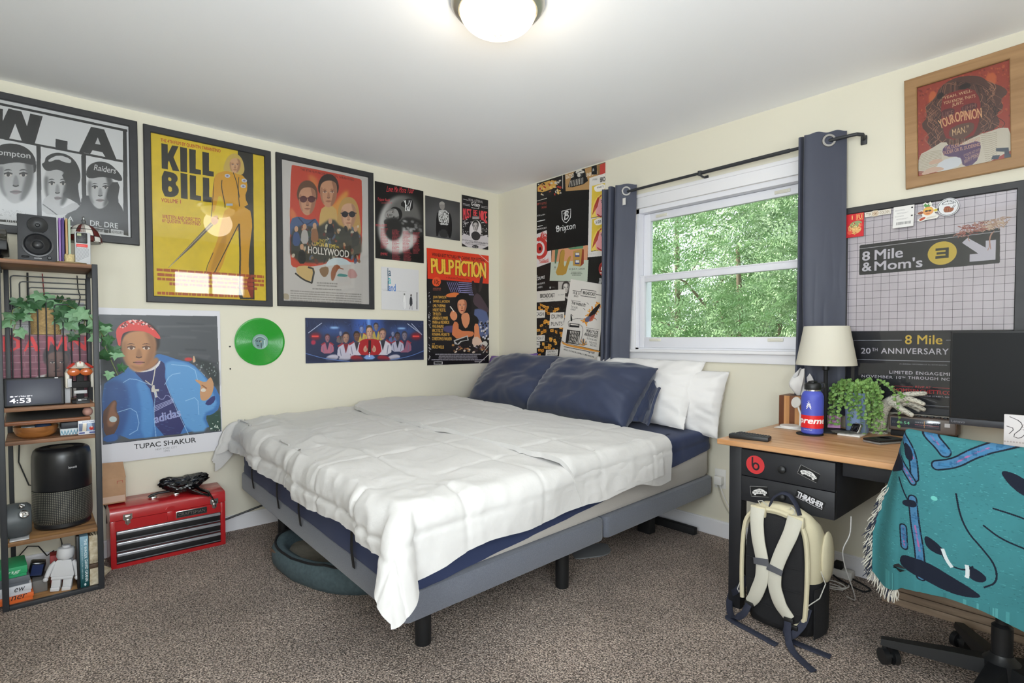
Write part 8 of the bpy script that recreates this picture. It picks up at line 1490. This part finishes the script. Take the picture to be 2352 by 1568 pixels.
x_, y_, z_ = blanket(u, v); obj('throw', MB().sheet(x_, y_, z_, thick=.007), a.mat('woven_throw', .9, .1), bl, ang=80, wuv=lambda W: np.c_[(W[:, 0]-3.0)/.76, (W[:, 2]-.39)/.56])
fr_ = MB(); fr2 = MB(); rnd = random.Random(2)
for i in range(250):
    vv = .22+.78*i/250; x, y, z = (float(q) for q in blanket(np.array(0.), np.array(vv))); l = rnd.uniform(.035, .055); d = Vector((-.55+rnd.uniform(-.3, .3), rnd.uniform(-.5, .3), -1)).normalized(); p = Vector((x, y, z))
    (fr_ if rnd.random() < .6 else fr2).tube([p, p+d*l*.35+Vector((rnd.uniform(-.004, .004), 0, 0)), p+d*l*.7+Vector((rnd.uniform(-.005, .005), 0, 0)), p+d*l], [.0016, .0020, .0018, .0010], 5)
for i in range(70):
    uu = .24*i/70; x, y, z = (float(q) for q in blanket(np.array(uu), np.array(1.))); l = rnd.uniform(.03, .05); p = Vector((x, y, z)); d = Vector((rnd.uniform(-.3, .3), rnd.uniform(-.4, .2), -1)).normalized()
    (fr_ if rnd.random() < .6 else fr2).tube([p, p+d*l*.5+Vector((rnd.uniform(-.004, .004), 0, 0)), p+d*l], [.0016, .0020, .0010], 5)
obj('fringe', fr_, mat('cream_yarn', '#c9c4b8', .9), bl); obj('dark_fringe', fr2, mat('ink_yarn', '#2a2f40', .9), bl)
# ================================================================== curtains and rod
rdd = thing('curtain_rod', 'thin black curtain rod with curled ends above the window', 'curtain rod', (2.07, -.07, 2.16)); yr = -.085
rp = [(1.40, -.005, 2.157), (1.385, -.03, 2.157), (1.386, -.06, 2.158), (1.40, yr, 2.158), (1.6, yr, 2.159), (2.0, yr, 2.160), (2.40, yr, 2.161), (2.70, yr, 2.162), (2.765, yr+.006, 2.162), (2.785, -.055, 2.160), (2.780, -.02, 2.156), (2.77, -.004, 2.152)]
obj('rod', MB().tube(rp[2:10], .0085, 12), M_steelblk, rdd); obj('sleeve', MB().tube([(1.95, yr, 2.160), (2.46, yr, 2.1615)], .0105, 12), M_steelblk, rdd)
for x, z in ((2.775, 2.152), (1.395, 2.152)): m = MB().cbox((x, -.006, z-.004), (.028, .010, .044), .004); m.tube([(x, -.010, z), (x+.008, -.04, z+.006), (x+.008, -.058, z+.008)], .008, 10); obj('end_bracket', m, M_steelblk, rdd)
m = MB().cbox((1.952, -.006, 2.142), (.022, .012, .040), .003); m.tube([(1.952, -.01, 2.146), (1.952, -.06, 2.146), (1.952, yr, 2.152)], .006, 8); m.lathe([(.013, -.012), (.013, .012)], 16, (1.952, yr, 2.16)); obj('mid_bracket', m, M_steelblk, rdd)
M_curt = mat('charcoal_blackout', '#393d4e', .55, bump=.25, bscale=900, bdist=.0006, sheen=.25, var=.08, vscale=3)
def curtain(plan, z0, lab, seed, ztop=2.205, pull=0.):
    """a hanging panel: plan = its wavy outline seen from above at the rod; pull shifts the hem sideways"""
    P = np.array(plan, float); 
    for _ in range(3): P = np.concatenate([P[:1], np.stack([P[:-1]*.75+P[1:]*.25, P[:-1]*.25+P[1:]*.75], 1).reshape(-1, 2), P[-1:]])
    L = np.r_[0, np.cumsum(np.linalg.norm(np.diff(P, axis=0), axis=1))]; w = np.linspace(0, 1, 170); x0, y0 = np.interp(w*L[-1], L, P[:, 0]), np.interp(w*L[-1], L, P[:, 1])
    t = thing('curtain', lab, 'curtain', (P[:, 0].mean(), yr, ztop)); v = np.linspace(0, 1, 60)[None]; u = w[:, None]
    x = x0[:, None]+pull*v**1.3*u+.022*(vnoise(u*3, v*2.2, seed)-.5)*v; y = yr+(y0[:, None]-yr)*(1-.15*v)+.03*(ridge(u*2.6, v*1.8, seed)-.4)*v; z = ztop-(ztop-z0)*v+0*u+.004*np.sin(u*30)*(1-v)
    y = np.minimum(y, -.032); obj('fabric', MB().sheet(x, y, z, thick=.003), M_curt, t, ang=80); return t
cl_ = curtain([(1.236, -.05), (1.240, -.12), (1.262, -.125), (1.272, -.055), (1.290, -.05), (1.298, -.125), (1.322, -.13), (1.334, -.055), (1.352, -.05), (1.362, -.13), (1.385, -.135), (1.476, -.045)], 1.00, 'charcoal grommet curtain at the bed end of the window', 1.0, pull=-.06)
cr_ = curtain([(2.520, -.05), (2.516, -.12), (2.526, -.125), (2.534, -.06), (2.541, -.055), (2.545, -.125), (2.556, -.136), (2.60, -.120), (2.712, -.045)], .80, 'charcoal grommet curtain behind the cream lamp shade', 3.9, pull=.02)
for t, x, y, a_ in ((cl_, 1.432, yr+.002, 44), (cr_, 2.654, yr+.002, 34)):
    for k, d_ in enumerate((0, -.03, -.055)):
        m = MB(); m.T = Matrix.Translation((x+d_*(1.0 if k else 0)-(.006 if k == 0 else 0), y-(.010 if k == 0 else -.02), 2.160)) @ Matrix.Rotation(R_(a_ if k == 0 else -60), 4, 'Z') @ Matrix.Rotation(R_(90), 4, 'X'); m.lathe([(.020, -.002), (.021, -.006), (.030, -.006), (.032, -.002), (.032, .002), (.030, .006), (.021, .006), (.020, .002), (.020, -.002)], 32); obj('grommet', m, mat('satin_nickel', '#b5b3b0', .3, .9), t)
obj('care_tag', MB().box(1.428, 1.452, -.135, -.133, 2.06, 2.105, .0005), mat('tag_white', '#cfccc8', .8), cl_)
# ================================================================== trees beyond the window
obj_g = MB().box(-14, 16, .3, 24, -1.3, -1.2); struct('ground_outside', obj_g, mat('lawn', '#55703c', .9, var=.3, vscale=2))
M_leafA = mat('leaf_light', '#c2d4ae', .5, var2='#94b284', vscale=3); M_leafB = mat('leaf_mid', '#a0ba8e', .5, var2='#6a8c5c', vscale=3); M_bark = mat('bark', '#6a5c4c', .9, bump=.6, bscale=30)
for mm_ in (M_leafA, M_leafB):
    p = mm_.node_tree.nodes['Principled BSDF']; p.inputs['Transmission Weight'].default_value = .0; p.inputs['Subsurface Weight'].default_value = 0
def frond(m, c, d, L, droop, rnd, pairs=7, w=.03):
    """a compound leaf: leaflets in pairs along a drooping stalk"""
    d = Vector(d).normalized(); side = d.cross(Vector((rnd.uniform(-.8, .8), rnd.uniform(-1, .3), rnd.uniform(.1, 1))));  side = side.normalized() if side.length > 1e-3 else Vector((1, 0, 0)); c = Vector(c); vs = []; fs = []
    for k in range(pairs):
        t = (k+.6)/pairs; p = c+d*L*t+Vector((0, 0, -droop*t*t*L)); l = L*.26*(1-.35*t)
        for s in (-1, 1):
            q = (side*s+d*.45+Vector((0, 0, -.25+rnd.uniform(-.2, .2)))).normalized(); n = d*w*L*1.6; b = len(vs); vs += [p, p+q*l*.5+n, p+q*l, p+q*l*.5-n]; fs.append((b, b+1, b+2, b+3))
    m.add(vs, fs)
def tree(x, y, h, r, n, label, ml, seed, zc=.55, L=.27):
    rnd = random.Random(seed); t = thing('tree', label, 'tree', (x, y, -1.2), 'trees outside the window'); m = MB(); m.tube([(x, y, -1.2), (x+.05, y, h*.3), (x-.04, y+.05, h*.7)], [.07, .05, .02], 10)
    for k in range(4): a_ = rnd.uniform(0, 6.28); m.tube([(x, y, h*(.1+.08*k)), (x+r*.5*math.cos(a_), y+r*.4*math.sin(a_), h*(.3+.09*k)), (x+r*.85*math.cos(a_), y+r*.7*math.sin(a_), h*(.34+.1*k))], [.022, .013, .005], 7)
    obj('trunk', m, M_bark, t); m = MB()
    for k in range(n):
        a_, b_ = rnd.uniform(0, 6.283), rnd.uniform(-1, 1); s = rnd.uniform(.55, 1.0)**.5; cb_ = math.sqrt(1-b_*b_); lump = 1+.25*math.sin(a_*3+seed)*math.cos(b_*4+seed)
        p = (x+r*s*lump*cb_*math.cos(a_), y+r*.8*s*lump*cb_*math.sin(a_), h*zc+h*.52*s*b_); frond(m, p, (math.cos(a_)*.8+rnd.uniform(-.5, .5), math.sin(a_)*.6+rnd.uniform(-.6, .3), rnd.uniform(-.2, .5)), L*rnd.uniform(.7, 1.2), rnd.uniform(.2, .6), rnd, 6)
    obj('foliage', m, ml, t, smooth=False)
for args in ((.55, 3.3, 3.3, 1.3, 3400, 'bushy tree with drooping feathery leaves close to the window, at the bed end', M_leafB, 3), (2.0, 4.2, 3.9, 1.5, 3600, 'pale feathery tree filling the middle of the window view', M_leafA, 5, .56), (-1.1, 4.6, 4.4, 1.6, 3200, 'mid green tree beyond the curtain at the bed end', M_leafA, 8), (.6, 6.6, 5.6, 2.2, 2400, 'tall pale tree behind the feathery trees', M_leafA, 11, .55, .34), (-2.8, 7.4, 6.0, 2.4, 2400, 'tall tree furthest along the hedge line', M_leafA, 14, .55, .36), (1.3, 2.7, 1.9, .95, 2400, 'low dark shrub-like tree below the middle of the window', M_leafB, 17, .45, .2), (-.4, 5.6, 2.4, 1.7, 2200, 'low leafy tree in the second row outside', M_leafB, 19, .42, .3)): tree(*args)
for y, z, nm in ((-2.157, 1.137, 'tiny black nail between the portrait poster and the green record, upper of two'), (-2.157, 1.0, 'tiny black nail between the portrait poster and the green record, lower of two')):
    solo('nail', MB().ball((.003, y, z), (.003, .005, .005), 8, 6), M_black, nm, 'nail')
